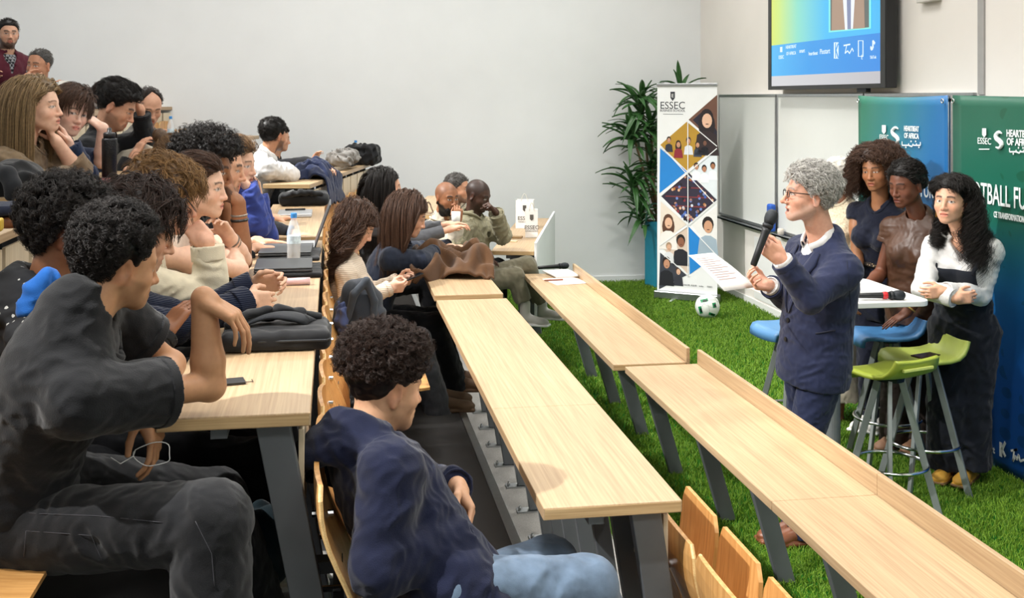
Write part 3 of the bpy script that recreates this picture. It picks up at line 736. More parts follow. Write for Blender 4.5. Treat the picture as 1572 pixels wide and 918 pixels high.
def copy_thing(root, loc, rz, label=None, group=None):
    r = root.copy(); COL.objects.link(r); r.location = loc; r.rotation_euler[2] = rz
    if label: r['label'] = label
    if group: r['group'] = group
    for ch in [o for o in bpy.data.objects if o.parent == root]:
        c = ch.copy(); COL.objects.link(c); c.parent = r
        for g in [o for o in bpy.data.objects if o.parent == ch]:
            d = g.copy(); COL.objects.link(d); d.parent = c
    return r
def text_mb(txt, size, c, right, up, depth=.001, align='CENTER', bold=0.0, width=1.0, shear=0):
    "lettering as flat extruded geometry; right/up are unit vectors in the room"
    cu = bpy.data.curves.new('lettering', 'FONT'); cu.body = txt; cu.size = size; cu.align_x = align; cu.align_y = 'CENTER'; cu.extrude = depth; cu.offset = bold; cu.resolution_u = 3; cu.shear = shear
    o = bpy.data.objects.new('lettering', cu); COL.objects.link(o); dg = bpy.context.evaluated_depsgraph_get(); me = bpy.data.meshes.new_from_object(o.evaluated_get(dg))
    bpy.data.objects.remove(o); right, up = nrm(right), nrm(up); n = np.cross(right, up); c = np.asarray(c, float); mb = MB()
    mb.add([c+right*v.co.x*width+up*v.co.y+n*v.co.z for v in me.vertices], [tuple(p.vertices) for p in me.polygons]); bpy.data.meshes.remove(me); return mb
def merge(*mbs):
    m = MB()
    for q in mbs: m.add(q.v, q.f)
    return m
# ---------------------------------------------------------------- the setting
ORD = ['nearest', 'second', 'third', 'fourth', 'fifth', 'sixth', 'seventh', 'eighth', 'ninth', 'tenth', 'eleventh', 'twelfth', 'thirteenth', 'fourteenth', 'fifteenth', 'sixteenth', 'seventeenth', 'eighteenth']
XF, YF, XB, YN = 4.16, 12.16, -5.2, -3.6
FL = [0.0, .28, .58, .90, 1.20, 1.50]; TZ = [.68, .97, 1.30, 1.62, 1.90, 2.0]; EDGE = [.75, -.30, -1.32, -2.25, -3.15]
M_wall = plain('wall_paint', '#ebedee', .75, var=.015, scale=3, bump=.05, bscale=90, spec=.25); M_front = plain('front_wall_paint', '#eae5de', .75, var=.015, scale=3, spec=.25)
M_spot = None; M_ceil = plain('ceiling_tile', '#e9e9e6', .8, var=.02); M_carpet = plain('carpet', '#4c4a49', .95, var=.35, scale=420, bump=.8, bscale=500, spec=.1)
M_grey_carpet = plain('grey_vinyl', '#8f8d89', .8, var=.22, scale=260, bump=.3, bscale=400); M_alu = plain('brushed_aluminium', '#b9bcbe', .35, 1.0, var=.05, scale=40)
M_steel = plain('grey_painted_steel', '#666a6e', .45, .3, var=.06, scale=9); M_dark = plain('dark_steel', '#26282b', .5, .3); M_chrome = plain('chrome', '#d8dadc', .12, 1.0, var=.02)
M_oak = wood('oak_laminate', '#a98d6d', '#bda482', 'Y', rough=.42); M_oakx = wood('oak_laminate_cross', '#a98d6d', '#bca17f', 'X', rough=.36); M_oak_end = wood('oak_edge_band', '#b9976b', '#d3b588', 'X', 1.4, .45)
M_panel = wood('pale_panel', '#d3c0a2', '#e3d6bd', 'Z', .8, .45); M_ply = wood('beech_plywood', '#c08a4d', '#dbaa6c', 'Z', .6, .36); M_ply_flat = wood('beech_plywood_flat', '#c08a4d', '#dbaa6c', 'X', .6, .36); M_ply_edge = wood('plywood_edge', '#d9b478', '#eccb92', 'Y', 2, .5)
M_turf = plain('turf_backing', '#1f5a17', .95, var=.3, scale=60, spec=.1); M_white = plain('white_laminate', '#ececea', .35, var=.01); M_black = plain('black_plastic', '#17181a', .4, var=.1)
M_board = plain('whiteboard_enamel', '#d3d5d1', .22, var=.02, scale=2); M_blue_pl = plain('blue_plastic', '#2f7fc0', .4)
f = MB(); f.bx(EDGE[0], XF, YN, YF, -.12, 0); struct('floor', f, M_turf)
for i, (z0, mt) in enumerate(zip(FL[1:], [M_carpet]*5)):
    x1 = EDGE[i]; x0 = EDGE[i+1] if i+1 < len(EDGE) else XB
    f = MB(); f.bx(x0, x1, YN, YF, -.12, z0); struct('floor', f, mt)
    f = MB(); f.bx(x1-.035, x1+.006, YN, YF, z0-.03, z0+.004); struct('trim_1', f, M_alu, bevel=.002)
f = MB(); f.bx(EDGE[0], EDGE[0]+.56, YN, YF, 0, .006); struct('floor', f, M_grey_carpet)
f = MB(); f.bx(XB, XF+.12, YF, YF+.12, -.12, CEIL); struct('wall_far', f, M_wall)
f = MB(); f.bx(XF, XF+.12, YN, YF, -.12, CEIL); struct('wall_front', f, M_front)
f = MB(); f.bx(XB-.12, XB, YN, YF, -.12, CEIL); struct('wall_back', f, M_wall)
f = MB(); f.bx(XB, XF, YN-.12, YN, -.12, CEIL); struct('wall_near', f, M_wall)
f = MB(); f.bx(XB-.12, XF+.12, YN-.12, YF+.12, CEIL, CEIL+.1); struct('ceiling', f, M_ceil)
M_glow = plain('lamp_diffuser', '#fff6e8', .5, emit=3.0, var=0.0)
for i, (x_, y_) in enumerate(PANELS):
    t = thing('ceiling_light', 'square ceiling light panel over the %s, %s' % ({-2.6: 'back rows', 0.0: 'middle tables', .4: 'middle tables', 2.4: 'stage', 2.8: 'stage'}[x_], {10.0: 'by the far wall', 6.5: 'at mid depth', 3.0: 'over the aisle end', -1: 'behind the camera', -1.0: 'behind the camera'}[y_]), 'light', (x_, y_, CEIL-.03), 'ceiling light panels')
    f = MB(); [f.bx(x_+a, x_+b, y_+c, y_+d, CEIL-.045, CEIL) for a, b, c, d in ((-.62,-.58,-.62,.62),(.58,.62,-.62,.62),(-.58,.58,-.62,-.58),(-.58,.58,.58,.62))]; f.obj('frame', M_alu, t)
    f = MB(); f.bx(x_-.58, x_+.58, y_-.58, y_+.58, CEIL-.02, CEIL-.005); f.obj('diffuser', M_glow, t)
for i, (x_, y_) in enumerate(KEYS+SPOTS):
    k_ = i < len(KEYS); t = thing('stage_light' if k_ else 'downlight', ('black stage spotlight over the back rows, %s from the aisle end' if k_ else 'round recessed ceiling downlight above the stage, %s from the aisle end') % ORD[i if k_ else i-len(KEYS)], 'light', (x_, y_, CEIL-.3 if k_ else CEIL-.08), 'stage spotlights' if k_ else 'recessed downlights')
    f = MB(); 
    if k_:
        u = nrm(V(2.2-x_, .5, .2-CEIL+.22)); b_ = V(x_, y_, CEIL-.22)-u*.02; xx = nrm(np.cross(u, Z)); f.lathe([(.05, -.22), (.075, -.2), (.08, 0)], b_, 18, np.array([xx, np.cross(u, xx), u])); f.obj('housing', plain('lamp_black', '#1a1a1c', .5), t); f = MB(); f.bx(x_-.015, x_+.015, y_-.015, y_+.015, CEIL-.18, CEIL); f.obj('yoke', plain('lamp_black', '#1a1a1c', .5), t)
    else: f.lathe([(.09, CEIL-.012), (.09, CEIL), (.07, CEIL)], (x_, y_, 0), 20); f.obj('trim_ring', M_alu, t)
def WX(px, py, X):
    d = X/((px-786)/FPX*CS+SN); return W(px, py, d)
# front wall: joint strips, whiteboards
dv = WX(1508, 100, XF); f = MB(); f.bx(XF-.012, XF, dv[1]-.035, dv[1]+.035, 2.1, CEIL); struct('trim_2', f, plain('grey_joint', '#a3a19e', .5))
f = MB(); f.bx(XF-.015, XF, YN, YF-.01, 0, .07); struct('baseboard_front', f, M_white)
f = MB(); f.bx(XB, XF, YF-.015, YF, .0, .07); struct('baseboard_far', f, M_wall)
for i, (pa, pb) in enumerate(((1107, 1195), (1197, 1330), (1332, 1500))):
    A, B = WX(pa, 150, XF), WX(pb, 150, XF); y1, y0 = A[1], B[1]; z0, z1 = .83, 2.1
    t = thing('whiteboard', ['blank whiteboard panel behind the roll-up banner and potted plant', 'middle blank whiteboard panel below the wall screen', 'whiteboard panel hidden behind the two hanging backdrops'][i], 'whiteboard', (XF-.02, (y0+y1)/2, z0))
    f = MB(); f.bx(XF-.024, XF-.004, y0+.02, y1-.02, z0, z1); f.obj('board', M_board, t)
    f = MB(); f.bx(XF-.03, XF, y0, y1, z1-.012, z1+.015); f.bx(XF-.03, XF, y0, y1, z0-.015, z0+.012); f.bx(XF-.03, XF, y0, y0+.02, z0, z1); f.bx(XF-.03, XF, y1-.02, y1, z0, z1); f.obj('frame', M_alu, t, bevel=.003)
    f = MB(); f.bx(XF-.10, XF, y0+.05, y1-.05, z0-.035, z0-.02); f.bx(XF-.10, XF-.092, y0+.05, y1-.05, z0-.035, z0-.012); f.obj('tray', M_alu, t)
A, B = WX(1111, 400, XF), WX(1500, 400, XF)
t = thing('wall_panel', 'low white wall panel below the whiteboards', 'panel', (XF-.01, (A[1]+B[1])/2, .1)); f = MB(); f.bx(XF-.012, XF, B[1], A[1]-.9, .09, .70); f.obj('panel', M_white, t, bevel=.004)
e = WX(1187, 328, XF-.06); F = Field(.006, .01); F.box((e[0]-.02, e[1], .83+.12), V(.03, .05, .13), rd=.02); tag(field_obj('board_eraser', F, plain('blue_eraser', '#2258b8', .6)), 'blue whiteboard eraser standing on the whiteboard tray', 'eraser')
e = WX(1196, 345, XF-.06); f = MB(); f.lathe([(.012, 0), (.03, .005), (.03, .055), (.02, .06)], (e[0]-.01, e[1]-.06, .812)); tag(f.obj('marker_pot', plain('pale_pot', '#d9cfc4', .5), smooth=True), 'small pale round pot beside the blue eraser', 'pot')
# wall screen
XS = 4.02; a, b = WX(1180, 138, XS), WX(1360, 138, XS); ys, yl, zb = b[1], a[1], a[2]; sw_ = yl-ys; shh = sw_*.60
t = thing('wall_screen', 'black framed wall screen showing a blue slide with logos', 'screen', (XS, (ys+yl)/2, zb)); bz = .075; bb = .034
f = MB(); f.bx(XS, XS+.09, ys, yl, zb, zb+shh); f.obj('housing', M_black, t, bevel=.006)
f = MB(); f.bx(XS-.006, XS, ys, ys+bz, zb, zb+shh); f.bx(XS-.006, XS, yl-bz, yl, zb, zb+shh); f.bx(XS-.006, XS, ys+bz, yl-bz, zb, zb+bb); f.bx(XS-.006, XS, ys+bz, yl-bz, zb+shh-bb, zb+shh); f.obj('bezel', plain('bezel_black', '#101113', .3), t, bevel=.002)
f = MB(); f.bx(XS+.03, XF, (ys+yl)/2-.5, (ys+yl)/2+.5, zb+.25, zb+.9); f.bx(XS+.02, XS+.06, ys+.35, ys+.5, zb-.03, zb); f.obj('bracket', M_dark, t)
def scr_mat(name, stops, horizontal=True):
    m, nt, b = _mat(name); tc = nt.nodes.new('ShaderNodeTexCoord'); sp = nt.nodes.new('ShaderNodeSeparateXYZ'); nt.links.new(tc.outputs['Generated'], sp.inputs[0])
    r = _ramp(nt, sp.outputs['Y' if horizontal else 'Z'], [(p, lin(c)) for p, c in stops]); nt.links.new(r.outputs['Color'], b.inputs['Emission Color']); b.inputs['Emission Strength'].default_value = .95
    b.inputs['Base Color'].default_value = (.02, .02, .02, 1); b.inputs['Roughness'].default_value = .25; return m
p0 = lambda px, py: WX(px, py, XS)                                    # points on the screen's face
zl = p0(1188, 117)[2]; zt = zb+shh-bb; zi = zb+bb
zl2 = p0(1270, 60)[2]
f = MB(); f.bx(XS-.002, XS-.0005, ys+bz, yl-bz, zl2, zt); f.obj('slide_picture', scr_mat('slide_gradient', [(0, '#35b4ee'), (.45, '#3fb9ee'), (.72, '#86d8c4'), (.92, '#c8e27a'), (1, '#d3e16a')]), t)
f = MB(); f.bx(XS-.002, XS-.0005, ys+bz, yl-bz, zl, zl2); f.obj('slide_band', scr_mat('slide_blue', [(0, '#1f86dd'), (.6, '#2196e3'), (1, '#46b4ee')]), t)
f = MB(); f.bx(XS-.002, XS-.0005, ys+bz, yl-bz, zi, zl); f.obj('slide_margin', scr_mat('slide_grey', [(0, '#b7b6bb'), (1, '#cfcfd2')]), t)
def scrq(name, pts, col, dx=.004):
    f = MB(); f.prism([V(XS-dx, *p0(px, py)[1:]) for px, py in pts], V(-.0012, 0, 0)); f.obj(name, scr_mat('scr_'+col, [(0, col), (1, col)]), t)
scrq('video_frame', [(1273, -40), (1338, -40), (1338, 44), (1273, 50)], '#7fe6e4'); scrq('video_picture', [(1276, -40), (1335, -40), (1335, 42), (1276, 47)], '#58605d', .0055)
scrq('video_jacket', [(1279, -40), (1327, -40), (1329, 43), (1278, 47)], '#a58974', .007); scrq('video_shirt', [(1293, -40), (1316, -40), (1311, 44), (1299, 46)], '#e8ecf2', .0085); scrq('video_tie', [(1301, -40), (1308, -40), (1308, 45), (1303, 45)], '#7d86a8', .010)
lg = MB(); rt_, up_ = V(0, -1, 0), Z
for px, py, tx, sz in ((1200, 88, 'ESSEC', .045), (1215, 72, 'HEARTBEAT', .042), (1215, 82, 'OF AFRICA', .042), (1232, 78, 'smart', .05), (1249, 82, 'heartbeat', .046), (1267, 79, 'Pixstart', .062), (1324, 88, 'E', .05), (1341, 88, 'TikTok', .034)):
    c = p0(px, py); text_mb(tx, sz, (XS-.004, c[1], c[2]), rt_, up_, .0008).obj('slide_logo', scr_mat('scr_white', [(0, '#dff2fb'), (1, '#dff2fb')]), t)['kind'] = 'stuff'
def seg(mb, pts, w, X=XS-.004, P=None):
    P = P or p0
    for i in range(len(pts)-1):
        a, b = P(*pts[i]), P(*pts[i+1]); a = V(X, a[1], a[2]); b = V(X, b[1], b[2]); n = nrm(np.cross(b-a, V(1, 0, 0)))*w/2; mb.prism([a-n, b-n, b+n, a+n], V(-.0012, 0, 0))
def rectpx(mb, x0, y0, x1, y1, X=XS-.004): mb.prism([V(X, *p0(x, y)[1:]) for x, y in ((x0, y0), (x1, y0), (x1, y1), (x0, y1))], V(-.0012, 0, 0))
ML = scr_mat('scr_white', [(0, '#dff2fb'), (1, '#dff2fb')])
for parts in ([(1281, 65, 1288, 90)], [(1318, 62, 1326, 63), (1318, 86, 1326, 87), (1318, 62, 1319.2, 87), (1325, 62, 1326.2, 87)]):
    lg = MB(); [rectpx(lg, *q) for q in parts]; lg.obj('slide_logo', ML, t)['kind'] = 'stuff'
lg = MB(); seg(lg, [(1296, 70), (1306, 68)], .012); seg(lg, [(1301, 68), (1298, 82), (1302, 78), (1305, 82), (1309, 74), (1311, 79)], .01); lg.obj('slide_logo', ML, t)['kind'] = 'stuff'
lg = MB(); seg(lg, [(1341, 62), (1341, 74), (1338, 76), (1338, 71)], .02); seg(lg, [(1341, 63), (1344, 67)], .02); lg.obj('slide_logo', ML, t)['kind'] = 'stuff'
lg = MB(); seg(lg, [(1200, 72), (1200, 80)], .05); lg.obj('slide_logo', ML, t)['kind'] = 'stuff'
kk = MB(); seg(kk, [(1284, 66), (1284, 89)], .012, XS-.0065); seg(kk, [(1288, 67), (1284.5, 77), (1288, 89)], .014, XS-.0065); kk.obj('letter_mark', scr_mat('scr_blue', [(0, '#2a94e2'), (1, '#2a94e2')]), t)
# small white wall box at the top edge
c = WX(1432, 2, XF); f = MB(); f.bx(XF-.06, XF, c[1]-.12, c[1]+.12, c[2]-.005, c[2]+.14); tag(f.obj('wall_box', plain('wall_box_grey', '#cfcbc5', .5), bevel=.006), 'small grey box on the wall right of the screen', 'box')
# ---------------------------------------------------------------- lecture tables
PITCH = .355; LAST_TABLE = [None]
def lecture_table(label, a, b, zt, zf, width=.39, joints=(), seats=None, riser=0, panels=True, legs=True, group=None, foot=-.03, panel_h=.27, leg_start=.06):
    "a, b: near and far end of the front (stage-side) edge, xy"
    a, b = V(*a, 0), V(*b, 0); L = np.linalg.norm(b-a); u = (b-a)/L; n = V(-u[1], u[0], 0); rz = -math.atan2(u[0], u[1])
    t = thing('lecture_table', label, 'table', (*a[:2], zf), group, rz)
    LAST_TABLE[0] = t; th = .034; H = zt-zf; cuts = [0]+[j for j in joints]+[L]
    for i in range(len(cuts)-1):
        f = MB(); f.bx(-width, 0, cuts[i]+(.0015 if i else 0), cuts[i+1]-.0015, H-th, H); o = f.obj('tabletop', M_oak, t, local=True, bevel=.003)
        f = MB(); f.bx(-width+.004, -.004, cuts[i]+.0005, cuts[i]+.0022, H-th+.003, H-.004); 
        if i == 0: f.bx(-width+.004, -.004, -.0012, .001, H-th+.003, H-.004)
        f.obj('edge_band', M_oak_end, o, local=True)
    def leg_at(y, wide):
        f = MB(); w = wide; hw = .02; lt = -.165 if riser else -.095
        f.add([(lt-w/2, y-hw, H-th), (lt+w/2, y-hw, H-th), (lt+w/2, y+hw, H-th), (lt-w/2, y+hw, H-th), (foot-w*.45, y-hw, .01), (foot+w*.45, y-hw, .01), (foot+w*.45, y+hw, .01), (foot-w*.45, y+hw, .01)], [(0,1,2,3),(7,6,5,4),(0,4,5,1),(1,5,6,2),(2,6,7,3),(3,7,4,0)])
        f.obj('leg', M_steel, t, local=True, bevel=.003); f = MB()
        if riser: return
        f.bx(foot-.09, foot+.07, y-.03, y+.03, 0, .008)
        for x_ in (foot-.075, foot+.055): f.lathe([(.009, 0), (.009, .012), (.005, .016), (.004, .022)], (x_, y, .008), 8)
        f.obj('foot_plate', M_alu, t, local=True)
    if legs:
        y = leg_start
        while y < L-.03: leg_at(y, .085 if y == leg_start or riser else .06); y += PITCH*(2 if riser else 1)
    f = MB(); f.bx(-width*.66, -width*.55, .03, L-.03, H-th-.03, H-th); f.obj('rail', M_steel, t, local=True)
    if panels:
        y = leg_start
        while y < L-.1:
            y2 = min(y+PITCH, L-.02)
            f = MB(); f.bx(-.032, -.018, y+.022, y2-.022, H-th-.02-panel_h, H-th-.03); f.obj('panel', M_panel, t, local=True, bevel=.002); y += PITCH
    if riser:
        for i in range(len(cuts)-1):
            f = MB(); f.bx(.001, .021, cuts[i], cuts[i+1]-.002, H-th-riser[1], H+riser[0]); f.obj('riser', M_oak if not riser[2:] else riser[2], t, local=True, bevel=.003)
    return t
# seat: plywood shell, local x points to the stage
def make_seat(down):
    t = thing('auditorium_seat', 'x', 'seat', (0, 0, 0)); ts = np.linspace(0, 1, 12); G = []
    w = PITCH*.46
    for q in ts:
        x = .005+.10*(1-q)+.018*math.sin(q*math.pi*2.0); z = .40+.46*q; ww = w*(1-.16*max(0, (q-.86)/.14)**2); row = []
        for v_ in np.linspace(-1, 1, 7): row.append((x-.012*(1-v_*v_), v_*ww, z-(.012*v_*v_ if q > .95 else 0)))
        G.append(row)
    G = np.array(G); f = MB(); f.sheet(G, .013); bk = f.obj('backrest', M_ply, t, local=True, smooth=False)
    f = MB()
    for e in (0, -1): f = MB(); f.tube([G[i, e]+V(0, .0015*(1 if e else -1), 0) for i in range(len(G))], .0062, 6); f.obj('edge_strip', M_ply_edge, bk, local=True)
    ts = np.linspace(0, 1, 9); P = []
    for q in ts:
        x, z = .13+.36*q, .45+.018*math.cos(q*3.2)-.01*q
        if not down: x, z = .15+.05*q+.01*math.sin(q*3), .44+.34*q
        P.append([(x, v_*w*(1-.18*max(0, (q-.8)/.2)**2), z) for v_ in np.linspace(-1, 1, 6)])
    f = MB(); f.sheet(np.array(P), .013); f.obj('seat_pan', M_ply_flat if down else M_ply, t, local=True)
    f = MB(); f.bar((-.02, 0, .6), (.06, 0, .6), .05, .03); f.bar((.05, -w*.9, .43), (.05, w*.9, .43), .03, .03); f.obj('bracket', M_dark, t, local=True)
    for z_ in (.5, .7): f = MB(); f.tube([(-.02, w*.5, z_), (.02+.1*(.86-z_), w*.5, z_)], .009, 8); f.obj('bolt', M_chrome, t, local=True)
    return t
SEAT = {True: make_seat(True), False: make_seat(False)}; SEAT_USED = set()
def seats(a, b, zf, n, where, group, down=(), off=.02, start=.22, only=None):
    a, b = V(*a, 0), V(*b, 0); u = nrm(b-a); rz = -math.atan2(u[0], u[1]); rt = V(u[1], -u[0], 0)
    for i in range(n):
        if only and i not in only: continue
        dn = i in down; lab = 'plywood folding seat, %s along %s' % (ORD[i], where); p = a+u*(start+PITCH*i)+rt*off; loc = (p[0], p[1], zf)
        if dn not in SEAT_USED: o = SEAT[dn]; SEAT_USED.add(dn); o.location = loc; o.rotation_euler[2] = rz; o['label'] = lab; o['group'] = group
        else: copy_thing(SEAT[dn], loc, rz, lab, group)
R1L, R2, R3 = 1.895, .953, -.053
lecture_table('front row oak table running from the frame bottom, with the speaker behind', (R1L, 1.7), (R1L, 5.60), TZ[0], 0, .39, (1.95,), riser=(.075, .05), panels=False, foot=.02, leg_start=.66)
lecture_table('front row oak table holding the microphone and notepad', (R1L-.045, 5.64), (R1L, 8.66), TZ[0], 0, .395, (), riser=(.075, .05), panels=False, foot=.02, leg_start=.25)
sa, sb = WZ(820, 386, .84), W(849, 380, 11.4)
lecture_table('angled oak table near the far wall holding the white paper bags', sa[:2], sb[:2], .84, 0, .35, riser=(.07, .52, M_wall), panels=False, foot=-.03); bt_ = LAST_TABLE[0]; f = MB(); f.tube([(-.16, .1, .262), (-.16, 1.9, .262)], .016, 10); f.obj('foot_rail', M_steel, bt_, local=True, smooth=True)
lecture_table('middle oak table in front of the hooded man, with seam lines', (R2, 2.94), (R2, 6.06), TZ[1], 0.006, .39, (.975,), foot=.05, panel_h=.24, leg_start=.05)
lecture_table('short oak table in the middle row under the brown coat', (R2-.01, 6.115), (R2, 7.55), TZ[1]+.016, 0.006, .385, foot=.05)
sc_ = WZ(690, 330, 1.14); lecture_table('angled oak table behind the two bearded men by the far wall', sc_[:2], (sc_[0]+.36, sc_[1]+1.7), 1.14, .28, .39, foot=-.02)
lecture_table('oak table at left carrying the briefcase, laptops and bottle', (R3, 2.79), (R3, 6.15), TZ[2], FL[1], .37, (1.35,), foot=.09)
lecture_table('oak table beyond the open laptop carrying the black laptop bag', (R3-.0, 6.22), (R3, 8.15), TZ[2]+.012, FL[1], .37, (.8,), foot=.09)
wa, wb = WZ(476, 283, 1.41), WZ(578, 247, 1.41); wu = nrm(wb-wa)
lecture_table('angled oak table with navy coat and white-shirted man', wa[:2], (wa+wu*.98)[:2], 1.41, FL[1]+.1, .37, foot=0, panel_h=.3)
lecture_table('angled oak table ending at the far wall with bottle and black bag', (wa+wu*1.02)[:2], wb[:2], 1.41, FL[1]+.1, .37, foot=0, panel_h=.3)
w5 = WZ(398, 208, 1.70); lecture_table('upper oak table by the far wall, partly hidden by the white-shirted man', (w5-wu*1.9)[:2], w5[:2], 1.70, FL[2], .37, foot=0, panel_h=.3)
w6 = WZ(297, 163, 1.985); lecture_table('topmost oak table by the far wall with black framed panels', (w6-wu*2.4)[:2], w6[:2], 1.985, FL[3], .37, foot=0, panel_h=.34)
lecture_table('upper oak table with a closed laptop and papers on it', (-1.62, 6.9), (-1.5, 9.7), 1.99, FL[3], .42, foot=.02, panel_h=.3)
R4 = -1.15
lecture_table('upper left oak table with navy pouch and leather case', (R4, 2.4), (R4+.0, 4.72), TZ[3]-.02, FL[2], .37, foot=.02, panel_h=.3)
lecture_table('upper left oak table under the black tumbler and notebook', (-1.02, 5.05), (-.95, 8.4), TZ[3]+.03, FL[2], .40, foot=.02, panel_h=.3)
seats((R3, 2.79), (R3, 8.15), FL[1], 15, 'the row of the hooded man', 'fold-down seats in front of the left table row', down=(0, 1, 7, 8, 9), start=.10)
seats((R2, 2.94), (R2, 6.06), 0.0, 3, 'the empty front row', 'fold-down seats in front of the middle table', start=-.22)
seats(wa[:2], wb[:2], FL[1]+.07, 7, 'the far angled row under the navy coat', 'fold-down seats on the far angled row', start=.2)
seats(w6[:2]-wu[:2]*2.4, w6[:2], FL[3]+.08, 7, 'the topmost far row', 'fold-down seats on the topmost far row', start=.0, only=(3, 4))
seats((R4, 2.4), (R4, 4.72), FL[2], 6, 'the row behind the left table', 'fold-down seats behind the left table', down=(0, 1, 2, 3, 4), start=.16, only=(0, 1, 2, 3, 4))
# metal plates under the tables and the cable channel on the step
# ---------------------------------------------------------------- stage furniture and props
def rot_z(a): return np.array([[math.cos(a), math.sin(a), 0], [-math.sin(a), math.cos(a), 0], [0, 0, 1.0]])
# bar table
tc = V(2.62, 5.52, 0); t = thing('bar_table', 'white square bar table on a grey steel column behind the speaker', 'table', tc)
F = Field(.008, .01); F.box(tc+Z*1.045, V(.36, .36, .02), rot_z(.02), rd=.016); F2 = F
f = MB(); pts = []
for cx, cy, a0 in ((.3, .3, 0), (-.3, .3, 90), (-.3, -.3, 180), (.3, -.3, 270)):
    for j in range(7): q = math.radians(a0+15*j); pts.append(tc+V(cx+.06*math.cos(q), cy+.06*math.sin(q), 1.03))
f.prism(pts, V(0, 0, .028)); f.obj('tabletop', M_white, t, bevel=.004)
f = MB(); f.lathe([(.038, .02), (.038, 1.0), (.09, 1.005), (.09, 1.03)], tc, 20); f.obj('column', plain('silver_grey', '#8f9396', .4, .4), t, smooth=False)
f = MB(); f.lathe([(.24, 0), (.24, .012), (.05, .025), (.04, .03)], tc, 28); f.obj('base', plain('silver_grey', '#8f9396', .4, .4), t)
# bar stools
def stool(label, px, py, d, col, rz, zs=None):
    c = W(px, py, d); c = V(c[0], c[1], 0); zs = zs or .70; t = thing('bar_stool', label, 'stool', c, 'plastic bar stools around the white table'); R = rot_z(rz)
    m = plain('stool_'+col[1:], col, .42, var=.02)
    prof = [(-.20, -.055), (-.197, -.02), (-.18, -.004), (-.14, 0), (-.07, -.004), (.0, -.006), (.07, -.002), (.12, .010), (.155, .034), (.178, .066), (.19, .092), (.192, .098)]
    G = [[c+(V(x*.92, v_*(.165-.03*(max(0, abs(x)-.12)/.08)**2), 0)@R)+Z*(zs+z+.010*v_*v_) for v_ in np.linspace(-1, 1, 9)] for x, z in prof]
    f = MB(); f.sheet(np.array(G), .020); f.obj('seat', m, t, smooth=True, bevel=0)
    f = MB(); f.box(c+(V(.181, 0, 0)@R)+Z*(zs+.058), V(.008, .10, .008), R); f.obj('grip_slot', plain('slot_'+col[1:], '#d5de74' if col[1] == 'a' else '#1d3046', .5), t, bevel=.004)
    f = MB(); f.lathe([(.07, zs-.035), (.075, zs-.01)], c, 16); f.obj('mount', M_dark, t)
    for i in range(4):
        a = math.pi/4+i*math.pi/2; v_ = V(math.cos(a), math.sin(a), 0)@R
        f = MB(); f.bar(c+v_*.05+Z*(zs-.012), c+v_*.235+Z*.0, .02, .034, v_); f.obj('leg', plain('stool_leg_grey', '#9aa19f', .4, .5), t, bevel=.003)
    f = MB(); rr = .05+.185*(zs-.25)/zs+.012; f.tube([c+V(rr*math.cos(a), rr*math.sin(a), .25) for a in np.linspace(0, 2*math.pi, 40)[:-1]], .009, 8, closed=True); f.obj('foot_ring', M_chrome, t, smooth=True)
    return c
st1 = stool('lime green bar stool nearest the front row table', 1366, 568, 5.55, '#aab845', math.radians(-72))
st2 = stool('lime green bar stool with a phone lying on its seat', 1418, 540, 5.9, '#adba55', math.radians(-2))
st3 = stool('blue bar stool under the hand of the woman in brown', 1362, 515, 6.35, '#3f76a8', math.radians(-8), .72)
st4 = stool('blue bar stool half hidden behind the speaker', 1214, 500, 6.5, '#5589b8', math.radians(10), .73)
f = MB(); p = st2+V(.0, -.02, .712); f.box(p, V(.075, .037, .004), rot_z(.35)); tag(f.obj('phone', plain('phone_dark', '#2c1a18', .25), bevel=.006, seg=3), 'dark phone lying on the green stool seat', 'phone')
def microphone(label, a, b, wind='#151617', red=False, name='microphone', k=1.0):
    "a: tail, b: head"
    a, b = np.asarray(a, float), np.asarray(b, float); u = nrm(b-a); L = np.linalg.norm(b-a); x = nrm(np.cross(u, V(.3, .2, .9))); y = np.cross(u, x); R = np.array([x, y, u])
    t = thing(name, label, 'microphone', (a+b)/2)
    f = MB(); f.lathe([(.010*k, 0), (.0135*k, .006), (.0145*k, L*.3), (.017*k, L*.62), (.019*k, L*.68)], a, 18, R); f.obj('handle', M_black, t, smooth=True)
    f = MB(); f.lathe([(.021*k, L*.68), (.0235*k, L*.72), (.021*k, L*.745)], a, 18, R); f.obj('collar', M_dark, t, smooth=True)
    f = MB(); f.lathe([(.0195*k, L*.74), (.0255*k, L*.82), (.0265*k, L*.89), (.022*k, L*.96), (.010*k, L)], a, 18, R); f.obj('grille', plain('mic_grille', '#33363a', .45, .6, var=.6, scale=900, bump=.6, bscale=900), t, smooth=True)
    if red: f = MB(); f.lathe([(.0175*k, L*.52), (.0195*k, L*.54), (.0195*k, L*.60), (.0175*k, L*.62)], a, 18, R); f.obj('red_band', plain('mic_red', '#c8252b', .4), t, label='red band')
    return t
p = V(2.35, 5.30, 1.085); tp = W(1338, 441, 5.62); microphone('black microphone with a red band lying on the bar table', V(2.62, 5.24, 1.081), V(2.62, 5.24, 1.081)+V(.24, -.03, 0), red=True)
c = WZ(862, 410, TZ[0]+.02); microphone('black and silver microphone lying at the far end of the front table', c+V(-.20, -.03, .004), c+V(.07, .05, .004))
